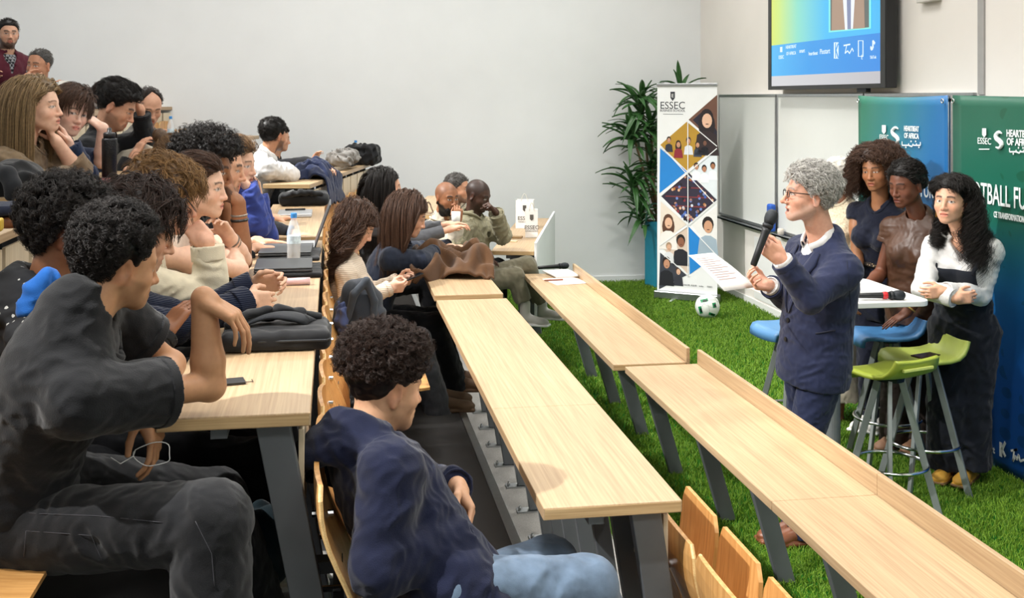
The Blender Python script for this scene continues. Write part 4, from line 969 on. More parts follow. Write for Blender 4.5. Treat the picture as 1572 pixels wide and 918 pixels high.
# notebook, papers and pen on the front table
def slab(name, label, cat, px, py, z, w, l, h, ang, mat, bevel=.003, edge=None):
    c = WZ(px, py, z); f = MB(); f.box(c+Z*(h/2+.001), V(w/2, l/2, h/2), rot_z(ang)); o = f.obj(name, mat, bevel=bevel); return tag(o, label, cat)
M_paper = plain('paper', '#f1f0ec', .6, var=.01); M_pink = plain('pinkish_paper', '#e9d9d2', .6)
slab('paper_sheet', 'loose pale papers under the white notepad on the front table', 'paper', 868, 432, TZ[0], .26, .30, .003, .2, M_pink, 0)
slab('notepad', 'white notepad on the front table beside the microphone', 'notepad', 863, 421, TZ[0]+.004, .22, .32, .012, .15, M_paper)
slab('pen', 'brown pen lying on papers on the front table', 'pen', 850, 431, TZ[0]+.004, .15, .012, .01, .1, plain('pen_brown', '#8a4a34', .4))
# football
c = WZ(1086, 489, 0)+Z*.115; t = thing('football', 'white football with green and black marks on the turf', 'ball', c-Z*.115)
bm = bpy.data.meshes.new('ball'); F = Field(.008, .0); F.ell(c, V(.115, .115, .115)); P, Q = F.mesh('ball'); P = c+(P-c)/np.linalg.norm(P-c, axis=1)[:, None]*.115
o = mesh_obj('ball_shell', P, Q, plain('ball_white', '#e9ebe6', .35, var=.02), origin=np.array(WLOC(t))); attach(o, t)
fwd = nrm(W(1086, 472, 1)-W(1086, 472, 3)); rx = nrm(np.cross(Z, fwd)); uy = np.cross(fwd, rx)
def ballpatch(mb, cx, cy, w, h, ang, r=.1165):
    for i in range(6):
        pass
    G = []
    for u in np.linspace(-1, 1, 6):
        row = []
        for v_ in np.linspace(-1, 1, 6):
            x = cx+(u*w*math.cos(ang)-v_*h*math.sin(ang)); y = cy+(u*w*math.sin(ang)+v_*h*math.cos(ang)); zz = math.sqrt(max(.05, 1-x*x-y*y)); row.append(c+(rx*x+uy*y+fwd*zz)*r)
        G.append(row)
    mb.sheet(np.array(G), .0012)
g_, k_ = MB(), MB()
for x, y, w, h, a in ((-.25, .45, .3, .12, .25), (.55, .1, .14, .2, .2), (-.55, -.3, .12, .28, .25), (.35, -.62, .25, .1, -.3)): ballpatch(g_, x, y, w, h, a); ballpatch(k_, x+.05, y-.02, w*.6, h*.55, a, .1176)
g_.obj('green_mark', plain('ball_green', '#1f8a55', .4), t); k_.obj('black_mark', plain('ball_black', '#12201c', .4), t)
sm = MB()
for ax_ in (V(1, .3, .2), V(-.2, 1, .4), V(.3, -.4, 1)):
    ax_ = nrm(ax_); e1 = nrm(np.cross(ax_, V(.2, .7, .1))); e2 = np.cross(ax_, e1)
    for off in (-.45, .45): rr = math.sqrt(1-off*off); sm.tube([c+(ax_*off+(e1*math.cos(a)+e2*math.sin(a))*rr)*.1152 for a in np.linspace(0, 2*math.pi, 40)[:-1]], .0012, 5, closed=True)
sm.obj('seam', plain('seam_grey', '#9aa09a', .6), t)
# roll-up banner
bl, br = V(*W(1009, 443, 11.45)[:2], 0), V(*W(1101, 450, 11.15)[:2], 0); bu = nrm(br-bl); bw = np.linalg.norm(br-bl); bn = nrm(np.cross(Z, bu))*1.0
if bn@(V(0, 0, 0)-bl) < 0: bn = -bn
bz0, bz1 = .09, 2.205; t = thing('rollup_banner', 'white roll-up banner with blue triangles and group photos', 'banner', (bl+br)/2)
Bp = lambda u, v_, d=0: bl+bu*u*bw+Z*(bz1+(bz0-bz1)*v_)+bn*d
f = MB(); f.prism([Bp(0, 0), Bp(1, 0), Bp(1, 1), Bp(0, 1)], -bn*.002); f.obj('sheet', plain('banner_white', '#eeefee', .5, var=.01), t)
f = MB(); f.box((bl+br)/2+Z*.055, V(bw/2+.02, .055, .04), np.array([bu, bn, Z])); f.obj('cassette', M_alu, t, bevel=.01)
f = MB(); f.box(Bp(.5, -.004), V(bw/2+.005, .014, .014), np.array([bu, bn, Z])); f.obj('top_rail', M_alu, t, bevel=.004)
for e in (.3, .75): f = MB(); f.box(bl+bu*bw*e+Z*.01, V(.02, .16, .01), np.array([bu, bn, Z])); f.obj('foot', M_alu, t, bevel=.004)
f = MB(); f.tube([Bp(.5, 1, -.03), Bp(.5, 0, -.02)], .009, 8); f.obj('pole', M_alu, t)
PR = {}
def pr(col, poly, lay): PR.setdefault((col, lay), MB()).prism([Bp(u, v_, .0006+.0009*lay) for u, v_ in poly], bn*.0005)
def ellp(u, v_, a, b, n=14): return [(u+a*math.cos(2*math.pi*i/n), v_+b*math.sin(2*math.pi*i/n)) for i in range(n)]
asp = bw/(bz1-bz0)
def fig(u, v_, s, skin, hair, top, lay=2, long=False):
    s = s*.8; a = s; b = s*asp
    if long: pr(hair, ellp(u, v_+b*.5, a*.78, b*1.25), lay)
    pr(top, [(u-a*1.15, v_+b*3.2), (u-a*.9, v_+b*1.35), (u-a*.3, v_+b*1.0), (u+a*.3, v_+b*1.0), (u+a*.9, v_+b*1.35), (u+a*1.15, v_+b*3.2)], lay+1)
    pr(hair, ellp(u, v_-b*.2, a*.62, b*.8), lay+2); pr(skin, ellp(u+a*.04, v_+b*.08, a*.47, b*.66), lay+3); pr('#5d3a30', ellp(u+a*.05, v_+b*.38, a*.17, b*.05, 8), lay+4)
pr('#6d4a3a', [(.53, .165), (1, .045), (1, .285)], 1); pr('#1c1a2c', [(.60, .166), (.8, .115), (1, .22), (1, .285)], 1.5); fig(.83, .165, .22, '#e2b79a', '#1d1316', '#2b1d20', 2, True)
pr('#b58b2a', [(.05, .29), (.5, .175), (1, .29), (.5, .41)], 1)
for u, v_, s, top, hr in ((.2, .265, .075, '#2a2d38', '#2a201c'), (.36, .285, .085, '#8c2331', '#2a1714'), (.53, .268, .085, '#d9dce2', '#43352b'), (.68, .285, .075, '#39404f', '#2b2320'), (.8, .275, .075, '#23252d', '#191413')): fig(u, v_, s, '#c99374' if u < .75 else '#7a5140', hr, top, 2, u == .36)
pr('#1d82cf', [(.05, .305), (.5, .415), (.04, .525)], 1); pr('#dfe6ea', [(.55, .41), (1, .3), (1, .55)], 1)
for u, v_, sk in ((.66, .39, '#c99374'), (.79, .40, '#b67f5f'), (.93, .385, '#a8714f')): fig(u, v_, .085, sk, '#241a17', '#f0f2f4', 2)
pr('#2b2437', [(.07, .54), (.53, .42), (1, .545), (.53, .665)], 1)
rr_ = random.Random(3)
for i in range(60):
    v_ = .44+.215*rr_.random(); hw = .46*(1-abs(v_-.5425)/.123); u = .53+hw*(rr_.random()*2-1)*.9
    if hw > .05: pr(rr_.choice(['#c58f72', '#d9dbe6', '#3d5fae', '#8a2f3a', '#e0b08f', '#15131a', '#6f86c4', '#b8742c']), ellp(u, v_, .022, .0075, 7), 2)
for v_ in (.49, .535, .58): hw = .46*(1-abs(v_-.5425)/.123); pr('#7a3034', [(.53-hw*.9, v_), (.53+hw*.9, v_), (.53+hw*.9, v_+.006), (.53-hw*.9, v_+.006)], 1.5)
pr('#e7d9c9', [(.06, .565), (.5, .67), (.05, .77)], 1); fig(.19, .665, .17, '#e3b596', '#5a3826', '#efe9e2', 2, True)
pr('#e9e6e2', [(.58, .67), (1, .575), (1, .81)], 1); fig(.85, .672, .19, '#cf9c7b', '#231917', '#9fb0bd', 2)
pr('#d8c3b2', [(.05, .78), (.52, .68), (.52, .91)], 1); fig(.40, .755, .15, '#8f5c43', '#17110f', '#22222a', 2); fig(.2, .785, .1, '#d7a98c', '#a98b6d', '#dfe0e2', 2)
pr('#1d82cf', [(.53, .68), (1, .81), (.55, .91)], 1); pr('#3a3d47', [(.05, .815), (.5, .915), (.03, .995)], 1); fig(.16, .865, .14, '#c48f70', '#2a1d19', '#1c1d24', 2); fig(.36, .9, .09, '#e0b496', '#4a2f22', '#33343d', 2)
for (col, lay), m in PR.items():
    o = m.obj('print', plain('print_'+col[1:], col, .5, var=.03), t)
    if len(m.f) > 64: o['kind'] = 'stuff'
wl = MB()
for a_, b_ in (((.5, .17), (1, .29)), ((.05, .29), (1, .575)), ((.05, .54), (.53, .42)), ((.53, .42), (1, .3)), ((.05, .55), (.53, .675)), ((.53, .675), (1, .55)), ((.05, .78), (.53, .675)), ((.53, .675), (1, .81)), ((.05, .81), (.55, .92)), ((.52, .17), (.525, .92))):
    a3, b3 = Bp(*a_, .008), Bp(*b_, .008); nn = nrm(np.cross(b3-a3, bn))*.0045; wl.prism([a3-nn, b3-nn, b3+nn, a3+nn], bn*.0005)
wl.obj('print', plain('banner_white', '#eeefee', .5), t)
lm = merge(text_mb('ESSEC', .105, Bp(.26, .098, .001), bu, Z, .0006), text_mb('BUSINESS SCHOOL', .034, Bp(.26, .122, .001), bu, Z, .0006, width=.95))
lm.prism([Bp(u, v_, .001) for u, v_ in ((.1, .138), (.44, .138), (.44, .140), (.1, .140))], bn*.0005); lm.prism([Bp(u, v_, .001) for u, v_ in ((.225, .03), (.3, .03), (.3, .06), (.262, .075), (.225, .06))], bn*.0006)
for u in (.5, .62, .74, .88): lm = merge(lm, text_mb({.5: 'AACSB', .62: 'EQUIS', .74: 'amba', .88: 'ESSEC'}[u], .022, Bp(u, .962, .0065), bu, Z, .0005))
lm.obj('lettering', plain('banner_ink', '#33363c', .5), t)
lw = MB(); lw = merge(lw, text_mb('E', .05, Bp(.262, .05, .0028), bu, Z, .0005)); lw.obj('lettering', plain('banner_white', '#eeefee', .5), t)
# backdrops
def backdrop_mat(wz, wy, cols):
    m, nt, b = _mat('backdrop_print'); tc = nt.nodes.new('ShaderNodeTexCoord'); sp = nt.nodes.new('ShaderNodeSeparateXYZ'); nt.links.new(tc.outputs['Generated'], sp.inputs[0])
    def M(op, a, b_): n = nt.nodes.new('ShaderNodeMath'); n.operation = op; [nt.links.new(x, n.inputs[i]) if hasattr(x, 'is_linked') else setattr(n.inputs[i], 'default_value', x) for i, x in enumerate((a, b_))]; return n.outputs[0]
    fac = M('ADD', M('MULTIPLY', sp.outputs['Z'], wz), M('MULTIPLY', sp.outputs['Y'], wy)); r = _ramp(nt, fac, [(p, lin(c)) for p, c in cols])
    # darker round dots, printed
    mp = nt.nodes.new('ShaderNodeMapping'); mp.inputs['Scale'].default_value = (1, 13, 19); nt.links.new(tc.outputs['Generated'], mp.inputs['Vector'])
    vo = nt.nodes.new('ShaderNodeTexVoronoi'); vo.inputs['Randomness'].default_value = .12; vo.inputs['Scale'].default_value = 1; nt.links.new(mp.outputs['Vector'], vo.inputs['Vector'])
    dt = M('LESS_THAN', vo.outputs['Distance'], .40); n = _noise(nt, 2.2, 2); on = M('GREATER_THAN', n.outputs['Fac'], .52)
    mx = nt.nodes.new('ShaderNodeMixRGB'); mx.blend_type = 'MULTIPLY'; nt.links.new(M('MULTIPLY', M('MULTIPLY', dt, on), .55), mx.inputs['Fac']); nt.links.new(r.outputs['Color'], mx.inputs['Color1']); mx.inputs['Color2'].default_value = (.25, .55, .35, 1)
    nt.links.new(mx.outputs['Color'], b.inputs['Base Color']); b.inputs['Roughness'].default_value = .42; return m, mx
bdm, bdx = backdrop_mat(.88, .12, [(.3, '#104b96'), (.5, '#0e5285'), (.68, '#10604f'), (.95, '#195a45')]); bdp, bpx = backdrop_mat(.42, .58, [(.2, '#145c9f'), (.45, '#19679f'), (.7, '#247680'), (.95, '#2f7a62')]); bpx.inputs['Fac'].default_value = 0; [l for l in list(bdp.node_tree.links) if l.to_socket == bpx.inputs['Fac']] and bdp.node_tree.links.remove([l for l in bdp.node_tree.links if l.to_socket == bpx.inputs['Fac']][0])
XD = 3.67; dl0, dl1 = WX(1455, 147, XD), WX(1318, 150, XD); dr1 = WX(1463, 147, XD)
def backdrop(label, y0, y1, mat, logos):
    t = thing('backdrop', label, 'backdrop', (XD, (y0+y1)/2, 0)); zt = 2.095; G = []
    for i in range(25):
        row = []
        for j in range(33):
            u, v_ = i/24, j/32; row.append((XD+.005*math.sin(u*7+1)*math.sin(v_*3)+.002*math.sin(u*23), y0+(y1-y0)*u, .005+(zt-.005)*v_-(.012*math.sin(math.pi*u) if j == 32 else 0)))
        G.append(row)
    f = MB(); f.sheet(np.array(G), .003); f.obj('sheet', mat, t, smooth=True)
    for y in (y0+.03, y1-.03):
        f = MB(); f.tube([V(XD-.018, y+.013*math.cos(a), zt-.035+.013*math.sin(a)) for a in np.linspace(0, 2*math.pi, 14)[:-1]], .004, 6, closed=True); f.obj('eyelet', M_chrome, t, smooth=True)
    f = MB(); f.bx(XD+.03, XD+.05, y0+.02, y0+.04, 0, zt); f.bx(XD+.03, XD+.05, y1-.04, y1-.02, 0, zt); f.bx(XD+.03, XD+.05, y0+.02, y1-.02, zt-.04, zt-.02)
    for y in (y0+.03, y1-.03): f.bx(XD+.05, XD+.35, y-.01, y+.01, 0, .02)
    f.obj('stand', M_alu, t); lt = MB(); XL = XD-.0095
    PB = lambda px, py: WX(px, py, XL)
    for x_, y_, tx, sz, wd in logos:
        if tx == 'S':
            pts = [(x_+4.5, y_-10), (x_, y_-13), (x_-5, y_-8), (x_-3.5, y_-2), (x_+2, y_+2), (x_+5, y_+7), (x_+1, y_+13), (x_-4.5, y_+11)]
            P3 = [V(XL-.002, *PB(a, b)[1:]) for a, b in pts]; Q3 = [P3[0]]+[P3[i]*(1-t_)+P3[i+1]*t_ for i in range(len(P3)-1) for t_ in (.33, .67, 1)]; Q3 = [Q3[0]]+[(Q3[i-1]+Q3[i]*2+Q3[i+1])/4 for i in range(1, len(Q3)-1)]+[Q3[-1]]; lt.tube(Q3, [.003+.011*math.sin(math.pi*(i+.6)/(len(Q3)+.2)) for i in range(len(Q3))], 8)
        elif tx == 'shield': lt.prism([V(XL, *PB(x_+a, y_+b)[1:]) for a, b in ((-3, -7), (3, -7), (3, 3), (0, 7), (-3, 3))], V(-.001, 0, 0))
        elif tx == 'arabic':
            seg(lt, [(x_-14, y_-4), (x_-14, y_+2), (x_-4, y_+2), (x_-4, y_-1)], .008, XL, PB); seg(lt, [(x_-4, y_+2), (x_+1, y_+4), (x_+3, y_)], .008, XL, PB); seg(lt, [(x_+3, y_+2), (x_+14, y_+2), (x_+14, y_-3)], .008, XL, PB); seg(lt, [(x_+8, y_+2), (x_+8, y_-1)], .008, XL, PB)
            for dx, dy in ((-9, 5), (6, -4), (11, 5), (-1, -4)): seg(lt, [(x_+dx, y_+dy), (x_+dx+1.5, y_+dy)], .01, XL, PB)
        elif tx == 'line': seg(lt, [(x_-8, y_), (x_+8, y_)], .005, XL, PB)
        elif tx == 'K': seg(lt, [(x_-2.5, y_-11), (x_-2.5, y_+11)], .025, XL, PB); seg(lt, [(x_+4.5, y_-11), (x_-.5, y_), (x_+4.5, y_+11)], .018, XL, PB)
        elif tx == 'sign': seg(lt, [(x_-8, y_-8), (x_+2, y_-10), (x_-3, y_-9), (x_-5, y_+8), (x_-1, y_), (x_+1, y_+6), (x_+4, y_-2), (x_+6, y_+8), (x_+12, y_+6)], .012, XL, PB)
        else: c = PB(x_, y_); lt = merge(lt, text_mb(tx, sz, V(XL, c[1], c[2]), V(0, -1, 0), Z, .0008, bold=.0012 if wd else 0, width=wd or 1))
    lt.obj('lettering', plain('backdrop_white', '#eef3f2', .5, var=.01), t); return t
backdrop('green to blue hanging backdrop behind the woman with big curly hair', dl0[1], dl1[1], bdp, [(1357, 199, 'shield', 0, 0), (1357, 211, 'ESSEC', .048, 0), (1357, 218, 'line', 0, 0), (1375, 208, 'S', 0, 0), (1399, 198, 'HEARTBEAT', .047, .72), (1399, 209, 'OF AFRICA', .047, .78), (1399, 221, 'arabic', 0, 0), (1418, 293, 'FUTURE', .125, .72)])
backdrop('green to blue dotted backdrop behind the woman in a white blouse', dr1[1]-2.3, dr1[1], bdm, [(1511, 204, 'shield', 0, 0), (1511, 217, 'ESSEC', .052, 0), (1511, 229, 'line', 0, 0), (1534, 215, 'S', 0, 0), (1566, 206, 'HEARTBEAT', .054, .84), (1566, 219, 'OF AFRICA', .054, .90), (1564, 231, 'arabic', 0, 0), (1542, 303, 'FOOTBALL FUTURE', .165, .60), (1552, 334, 'CE TRANSFORMATION DE', .046, .58), (1539, 690, 'K', 0, 0), (1560, 700, 'sign', 0, 0), (1516, 686, 'Pixstart', .055, .8)])
# potted plant
pc = W(998, 437, 12.15); pc = V(3.42, 11.72, 0); t = thing('potted_plant', 'tall leafy plant in a teal planter behind the roll-up banner', 'plant', pc)
pb = W(1006, 437, 12.2); pc = V(pb[0], pb[1], 0); t.location = pc
f = MB(); f.box(pc+V(.06, 0, .36), V(.13, .13, .36), rot_z(.3)); f.obj('planter', plain('teal_fabric', '#13809a', .7, bump=.2), t, bevel=.02)
f = MB(); f.tube([pc+V(-.05+.10*math.cos(a), -.15, .73+.2*math.sin(a)) for a in np.linspace(0, math.pi, 14)], .011, 6); f.obj('handle', plain('planter_cord', '#2b5a48', .7), t, smooth=True)
stems = [(W(1045, 140, 12.15), 30, .36), (W(985, 150, 12.15), 34, .38), (W(970, 200, 12.1), 34, .38), (W(1000, 240, 12.15), 30, .36), (W(972, 275, 12.1), 32, .38), (W(1000, 190, 12.15), 26, .36), (W(985, 320, 12.15), 24, .34)]
M_leaf = plain('dracaena_leaf', '#335c2c', .42, var=.4, scale=7); LV = []
for k_ in range(4):
    G = []; Lf = .34
    for q in np.linspace(0, 1, 9):
        wv = .03*math.sin(math.pi*min(1, q*.93+.07))**.7*(1-.2*q); row = []
        for v_ in (-1, -.4, 0, .4, 1): row.append((q*Lf*(1-.06*k_*q), v_*wv, (.10)*q-(.10+.04*k_)*q*q*(1+.2*k_*q)+.012*abs(v_)))
        G.append(row)
    f = MB(); f.sheet(np.array(G), .0018); LV.append(f.mesh('leaf', M_leaf, smooth=True))
rg = random.Random(11)
for hp, n_, ln in stems:
    b0 = pc+V(.05, 0, .70); mid = (b0+hp)/2+V(rg.uniform(-.05, .05), rg.uniform(-.05, .05), -.05)
    f = MB(); f.tube([b0, mid, np.array(hp)], [.018, .014, .012], 8); f.obj('stem', plain('plant_stem', '#6b5a3c', .8), t, smooth=True)
    for i in range(n_):
        o = bpy.data.objects.new('leaf', LV[i % 4]); COL.objects.link(o); az = i*2.4+rg.uniform(-.3, .3); el = rg.uniform(-.15, 1.2)
        if hp[1]+ln*math.sin(az) > YF-.06: az = -abs(az % (2*math.pi)-math.pi)*.9-.1
        o.location = Vector(tuple(np.array(hp)+V(0, 0, -.22+.24*(i/n_))-pc)); o.rotation_euler = (rg.uniform(-.3, .3), -el, az); s_ = ln/.34*rg.uniform(.8, 1.15); o.scale = (s_, s_, s_); o.parent = t
# turf blades
def turf(name, n, x0, x1, y0, y1, L, rad, seed, keep=None):
    rng = np.random.default_rng(seed); x = rng.uniform(x0, x1, n); y = rng.uniform(y0, y1, n); d = x*SN+y*CS; px = 786+FPX*(x*CS-y*SN)/d; ok = (px > 600) & (px < 1640) & (d > 2.6)
    x, y = x[ok], y[ok]; n = len(x); p = np.zeros((n, 3, 3)); a = rng.uniform(0, 6.3, n); l = L*rng.uniform(.6, 1.2, n); ln = rng.uniform(.15, .9, n)
    for j, q in enumerate((0, .55, 1)): p[:, j, 0] = x+np.cos(a)*ln*l*q*q*.8; p[:, j, 1] = y+np.sin(a)*ln*l*q*q*.8; p[:, j, 2] = l*(q-.25*ln*q*q)
    cu = bpy.data.hair_curves.new(name); cu.add_curves([3]*n); cu.position_data.foreach_set('vector', p.astype(np.float32).ravel())
    ra = cu.attributes.get('radius') or cu.attributes.new('radius', 'FLOAT', 'POINT'); ra.data.foreach_set('value', np.tile(np.array([rad, rad*.85, rad*.3]), n).astype(np.float32))
    cu.materials.append(hair_mat('turf', '#315a0c', '#83a834', .5)); o = bpy.data.objects.new(name, cu); COL.objects.link(o); o['kind'] = 'stuff'; return tag(o, ['bright green artificial turf blades nearer the front row', 'bright green artificial turf blades towards the far wall'][seed-1], 'grass')
turf('artificial_grass', 110000, 1.3, XF-.02, 2.6, 6.6, .034, .0016, 1); turf('artificial_grass', 70000, 1.3, XF-.02, 6.6, YF-.02, .036, .0024, 2)
# ---------------------------------------------------------------- things on the tables
M_bag = cloth('black_nylon', '#17181b', .6, .3, 500); M_lap = plain('laptop_grey', '#55575a', .4, .5); M_silver = plain('laptop_silver', '#c7c9cb', .35, .6); M_navy = cloth('navy_wool', '#1b2440'); M_pet = None
def rbox(name, label, cat, c, hf, ang, mat, rd=.02, noise=0, h=.008, parent=None):
    F = Field(h, .01); F.box(np.asarray(c, float)+Z*hf[2], V(*hf), rot_z(ang), rd=rd)
    if noise: F.noise(noise, .09, 5)
    o = field_obj(name, F, mat, parent)
    return tag(o, label, cat) if parent is None else o
T3 = TZ[2]
c = WZ(425, 528, T3); t = thing('briefcase', 'black laptop briefcase with a shoulder strap lying on top', 'bag', c)
rbox('body', '', '', c+Z*.002, (.165, .125, .03), .03, M_bag, .022, .003, .006, t)
f = MB(); pts = [c+V(.168*math.cos(a)*1.0, .128*math.sin(a), .034) for a in np.linspace(0, 2*math.pi, 40)[:-1]]
f = MB(); f.tube([c+V(x, y, .034)@np.eye(3) for x, y in ((-.165, -.12), (.155, -.127), (.166, -.11), (.168, .11), (.155, .126), (-.165, .126))], .004, 6, closed=True); f.obj('zip', M_dark, t)
G = []
for q in np.linspace(0, 1, 12):
    w_ = .018+.03*math.exp(-((q-.75)/.22)**2); x = -.14+.25*q; z = .066+.035*math.sin(q*math.pi)*(.4+q); row = [c+V(x+.02*v_*q, -.03+.05*q+v_*w_, z-.010*v_*v_) for v_ in np.linspace(-1, 1, 7)]; G.append(row)
f = MB(); f.sheet(np.array(G), .008); f.obj('strap_pad', cloth('strap_grey', '#26282c', .8), t, smooth=True)
F = Field(.005, .006); F.chain([c+V(-.145, -.045, .075), c+V(-.09, -.02, .10), c+V(0, .02, .105), c+V(.08, .05, .09), c+V(.13, .06, .07)], [.016, .014, .014, .014, .012]); F.chain([c+V(-.15, -.02, .066), c+V(-.05, .03, .085), c+V(.09, .02, .07)], [.013]*3); F.noise(.004, .05, 2); field_obj('strap', F, M_bag, t)
f = MB(); f.tube([c+V(-.11+.018*math.cos(a), -.07+.012*math.sin(a), .068) for a in np.linspace(0, 6.28, 12)[:-1]], .004, 6, closed=True); f.obj('buckle', M_alu, t)
c = WZ(357, 588, T3); f = MB(); f.box(c+Z*.004, V(.032, .03, .003), rot_z(.2)); f.tube([c+V(.03, -.01, .004), c+V(.055, -.005, .003), c+V(.05, .02, .003)], .0012, 5); tag(f.obj('card_holder', M_black), 'small black card holder on the oak table by the elbow', 'card holder')
def bottle(label, px, py, z, h=.22, r=.032, cap='#3f8fd6', tilt=0):
    c = WZ(px, py, z); t = thing('water_bottle', label, 'bottle', c, 'clear water bottles with blue caps'); k = h/.22
    pr_ = [(r*.8, 0), (r, .008*k), (r*.97, .04*k), (r, .05*k), (r*.96, .075*k), (r, .085*k), (r, .13*k), (r*.92, .15*k), (r*.6, .182*k), (r*.40, .195*k), (r*.40, .205*k)]
    f = MB(); f.lathe(pr_, c, 22); m = MATS.get('pet')
    if m is None:
        m, nt, b = _mat('pet'); b.inputs['Base Color'].default_value = (.93, .96, .98, 1); b.inputs['Roughness'].default_value = .06; b.inputs['Alpha'].default_value = .30; _bump(nt, b, _noise(nt, 60, 2).outputs['Fac'], .25, .004); MATS['pet'] = m
    f.obj('bottle_body', m, t, smooth=True)
    f = MB(); f.lathe([(r*.46, .2*k), (r*.46, .218*k), (r*.40, .222*k)], c, 18); f.obj('cap', plain('cap_blue', cap, .4), t)
    f = MB(); f.lathe([(r*1.012, .088*k), (r*1.012, .122*k)], c, 22); f.v = f.v; f.obj('label_band', plain('bottle_label', '#cfe0ee', .5, var=.25, scale=60), t)
bottle('clear water bottle with blue cap beside the closed laptops', 451, 404, T3, .235)
bottle('clear water bottle beside the black bag at the far wall', 546, 250, 1.41, .23)
bottle('clear water bottle with blue cap in front of the balding man', 262, 221, 1.66, .25)
c = WZ(438, 425, T3); 
def laptop(label, px, py, z, w, l, ang, m, case=None):
    c = WZ(px, py, z); t = thing('laptop', label, 'laptop', c)
    if case: rbox('sleeve', '', '', c+V(.02, -.01, 0), (w/2+.02, l/2+.02, .010), ang, M_bag, .009, .003, .006, t)
    z0 = .022 if case else .001
    f = MB(); f.box(c+Z*(z0+.006), V(w/2, l/2, .006), rot_z(ang)); f.obj('base', m, t, bevel=.004); f = MB(); f.box(c+Z*(z0+.0165), V(w/2, l/2, .0035), rot_z(ang)); f.obj('lid', m, t, bevel=.003)
laptop('closed grey laptop on a black sleeve nearest the clasped hands', 436, 418, T3, .25, .30, .02, M_lap, True)
laptop('closed grey laptop behind the water bottle', 440, 393, T3, .25, .33, -.02, M_lap, True)
laptop('closed silver laptop with a black pen on it', 453, 330, T3+.012, .22, .33, .0, M_silver)
c = WZ(452, 323, T3+.034); f = MB(); f.tube([c+V(-.06, 0, .006), c+V(.07, .02, .006)], .006, 8); tag(f.obj('pen', M_black, smooth=True), 'black pen lying on the silver laptop', 'pen')
c = WZ(450, 384, T3); t = thing('laptop', 'open laptop facing the typing hands, seen from the side', 'laptop', c); f = MB(); f.box(c+V(.0, .10, .009), V(.11, .16, .008)); f.obj('base', M_silver, t, bevel=.003)
kb = MB()
for i in range(4):
    for j in range(11): kb.box(c+V(-.05+i*.022, -.035+j*.026, .0185), V(.009, .011, .0015))
kb.obj('key', M_black, t)['kind'] = 'stuff'
f = MB(); a = math.radians(20); f.box(c+V(.11+.115*math.sin(a), .10, .018+.115*math.cos(a)), V(.004, .165, .115), np.array([[math.cos(a), 0, -math.sin(a)], [0, 1, 0], [math.sin(a), 0, math.cos(a)]])); f.obj('lid', M_lap, t, bevel=.003)
c = WZ(457, 438, T3); f = MB(); f.tube([c+V(-.05, 0, .016), c+V(.05, .01, .016)], .015, 14); tag(f.obj('lip_balm', plain('pale_pink', '#e4bfc0', .4), smooth=True), 'pale pink tube lying on the table by clasped hands', 'tube')
c = WZ(466, 317, T3+.012); t = thing('laptop_bag', 'padded black laptop bag at the end of the oak table', 'bag', c); rbox('body', '', '', c+V(0, .13, 0), (.175, .12, .045), .02, M_bag, .035, .006, .008, t); F = Field(.006, .01); F.chain([c+V(-.14, .02, .07), c+V(-.02, .0, .10), c+V(.12, .03, .085)], [.02, .024, .018]); F.noise(.004, .05, 4); field_obj('strap', F, M_bag, t)
# far angled table
def lump(name, label, cat, prims, mat, noise=((.012, .2), (.012, .10)), h=.008, k=.05, flatz=None, seed=3):
    F = Field(h, k)
    for c_, r_, R_ in prims: F.ell(c_, V(*r_), R_)
    for i, (a_, w_) in enumerate(noise): F.noise(a_, w_, seed+i, (1, 1, .7), kind=i > 0)
    if flatz is not None: F.cut(V(0, 0, flatz), -Z)
    return tag(field_obj(name, F, mat), label, cat)
q = lambda px, py, d: W(px, py, d)
def heap(name, label, path, axis, wid, mat, seed, th=.014, fold=.02, n=52, m=56, base=0):
    "cloth lying over a path of (point, puff) with folds; axis is the direction across the path"
    P = [np.asarray(p, float) for p in path]; L = np.cumsum([0]+[np.linalg.norm(P[i+1]-P[i]) for i in range(len(P)-1)]); G = []; axis = nrm(axis)
    for i in range(n):
        s_ = L[-1]*i/(n-1); j = min(len(P)-2, int(np.searchsorted(L, s_, 'right'))-1); t_ = (s_-L[j])/(L[j+1]-L[j]); t3 = t_; c_ = P[j]*(1-t3)+P[j+1]*t3; row = []
        for q in np.linspace(-1, 1, m):
            pw = np.array([[s_*1.0, q*wid, seed*3.1]]); w1 = float(wavenoise(pw, .30, seed)[0]); w2 = float(wavenoise(pw, .15, seed+1, (.8, 1, 1))[0]); w3 = float(wavenoise(pw, .05, seed+2)[0])
            e_ = 1-abs(q)**2.5; ww = wid*(1+.16*w1); up = (.5+.5*e_)*(fold*1.1*w1+fold*(1.2-2*abs(w2))+.003*w3); hh = c_[2]-base; row.append(V(*(c_+axis*(q*ww+.02*w2))[:2], base+(hh*(e_ if hh > 0 else 1))+max(up, -.5*max(hh, .0)) if hh > 0 else c_[2]+up*.5))
        G.append(row)
    G = np.array(G)
    for _ in range(2): G[1:-1] = G[1:-1]*.5+(G[2:]+G[:-2])*.25
    f = MB(); f.sheet(G, th); return tag(f.obj(name, mat, smooth=True), label, cat='coat')
CY = W(500, 262, 9.4); tz = 1.41
heap('coat', 'dark navy coat heaped over the far angled table edge', [V(*W(450, 270, 9.1)[:2], tz+.03), V(*W(464, 262, 9.2)[:2], tz+.09), V(*W(480, 255, 9.3)[:2], tz+.15), V(*W(497, 258, 9.35)[:2], tz+.13), V(*W(510, 262, 9.3)[:2], tz+.03), V(*W(516, 280, 9.25)[:2], tz-.10), V(*W(519, 290, 9.25)[:2], tz-.2)], V(.25, 1, 0), .26, M_navy, 4, fold=.028, base=tz+.012)
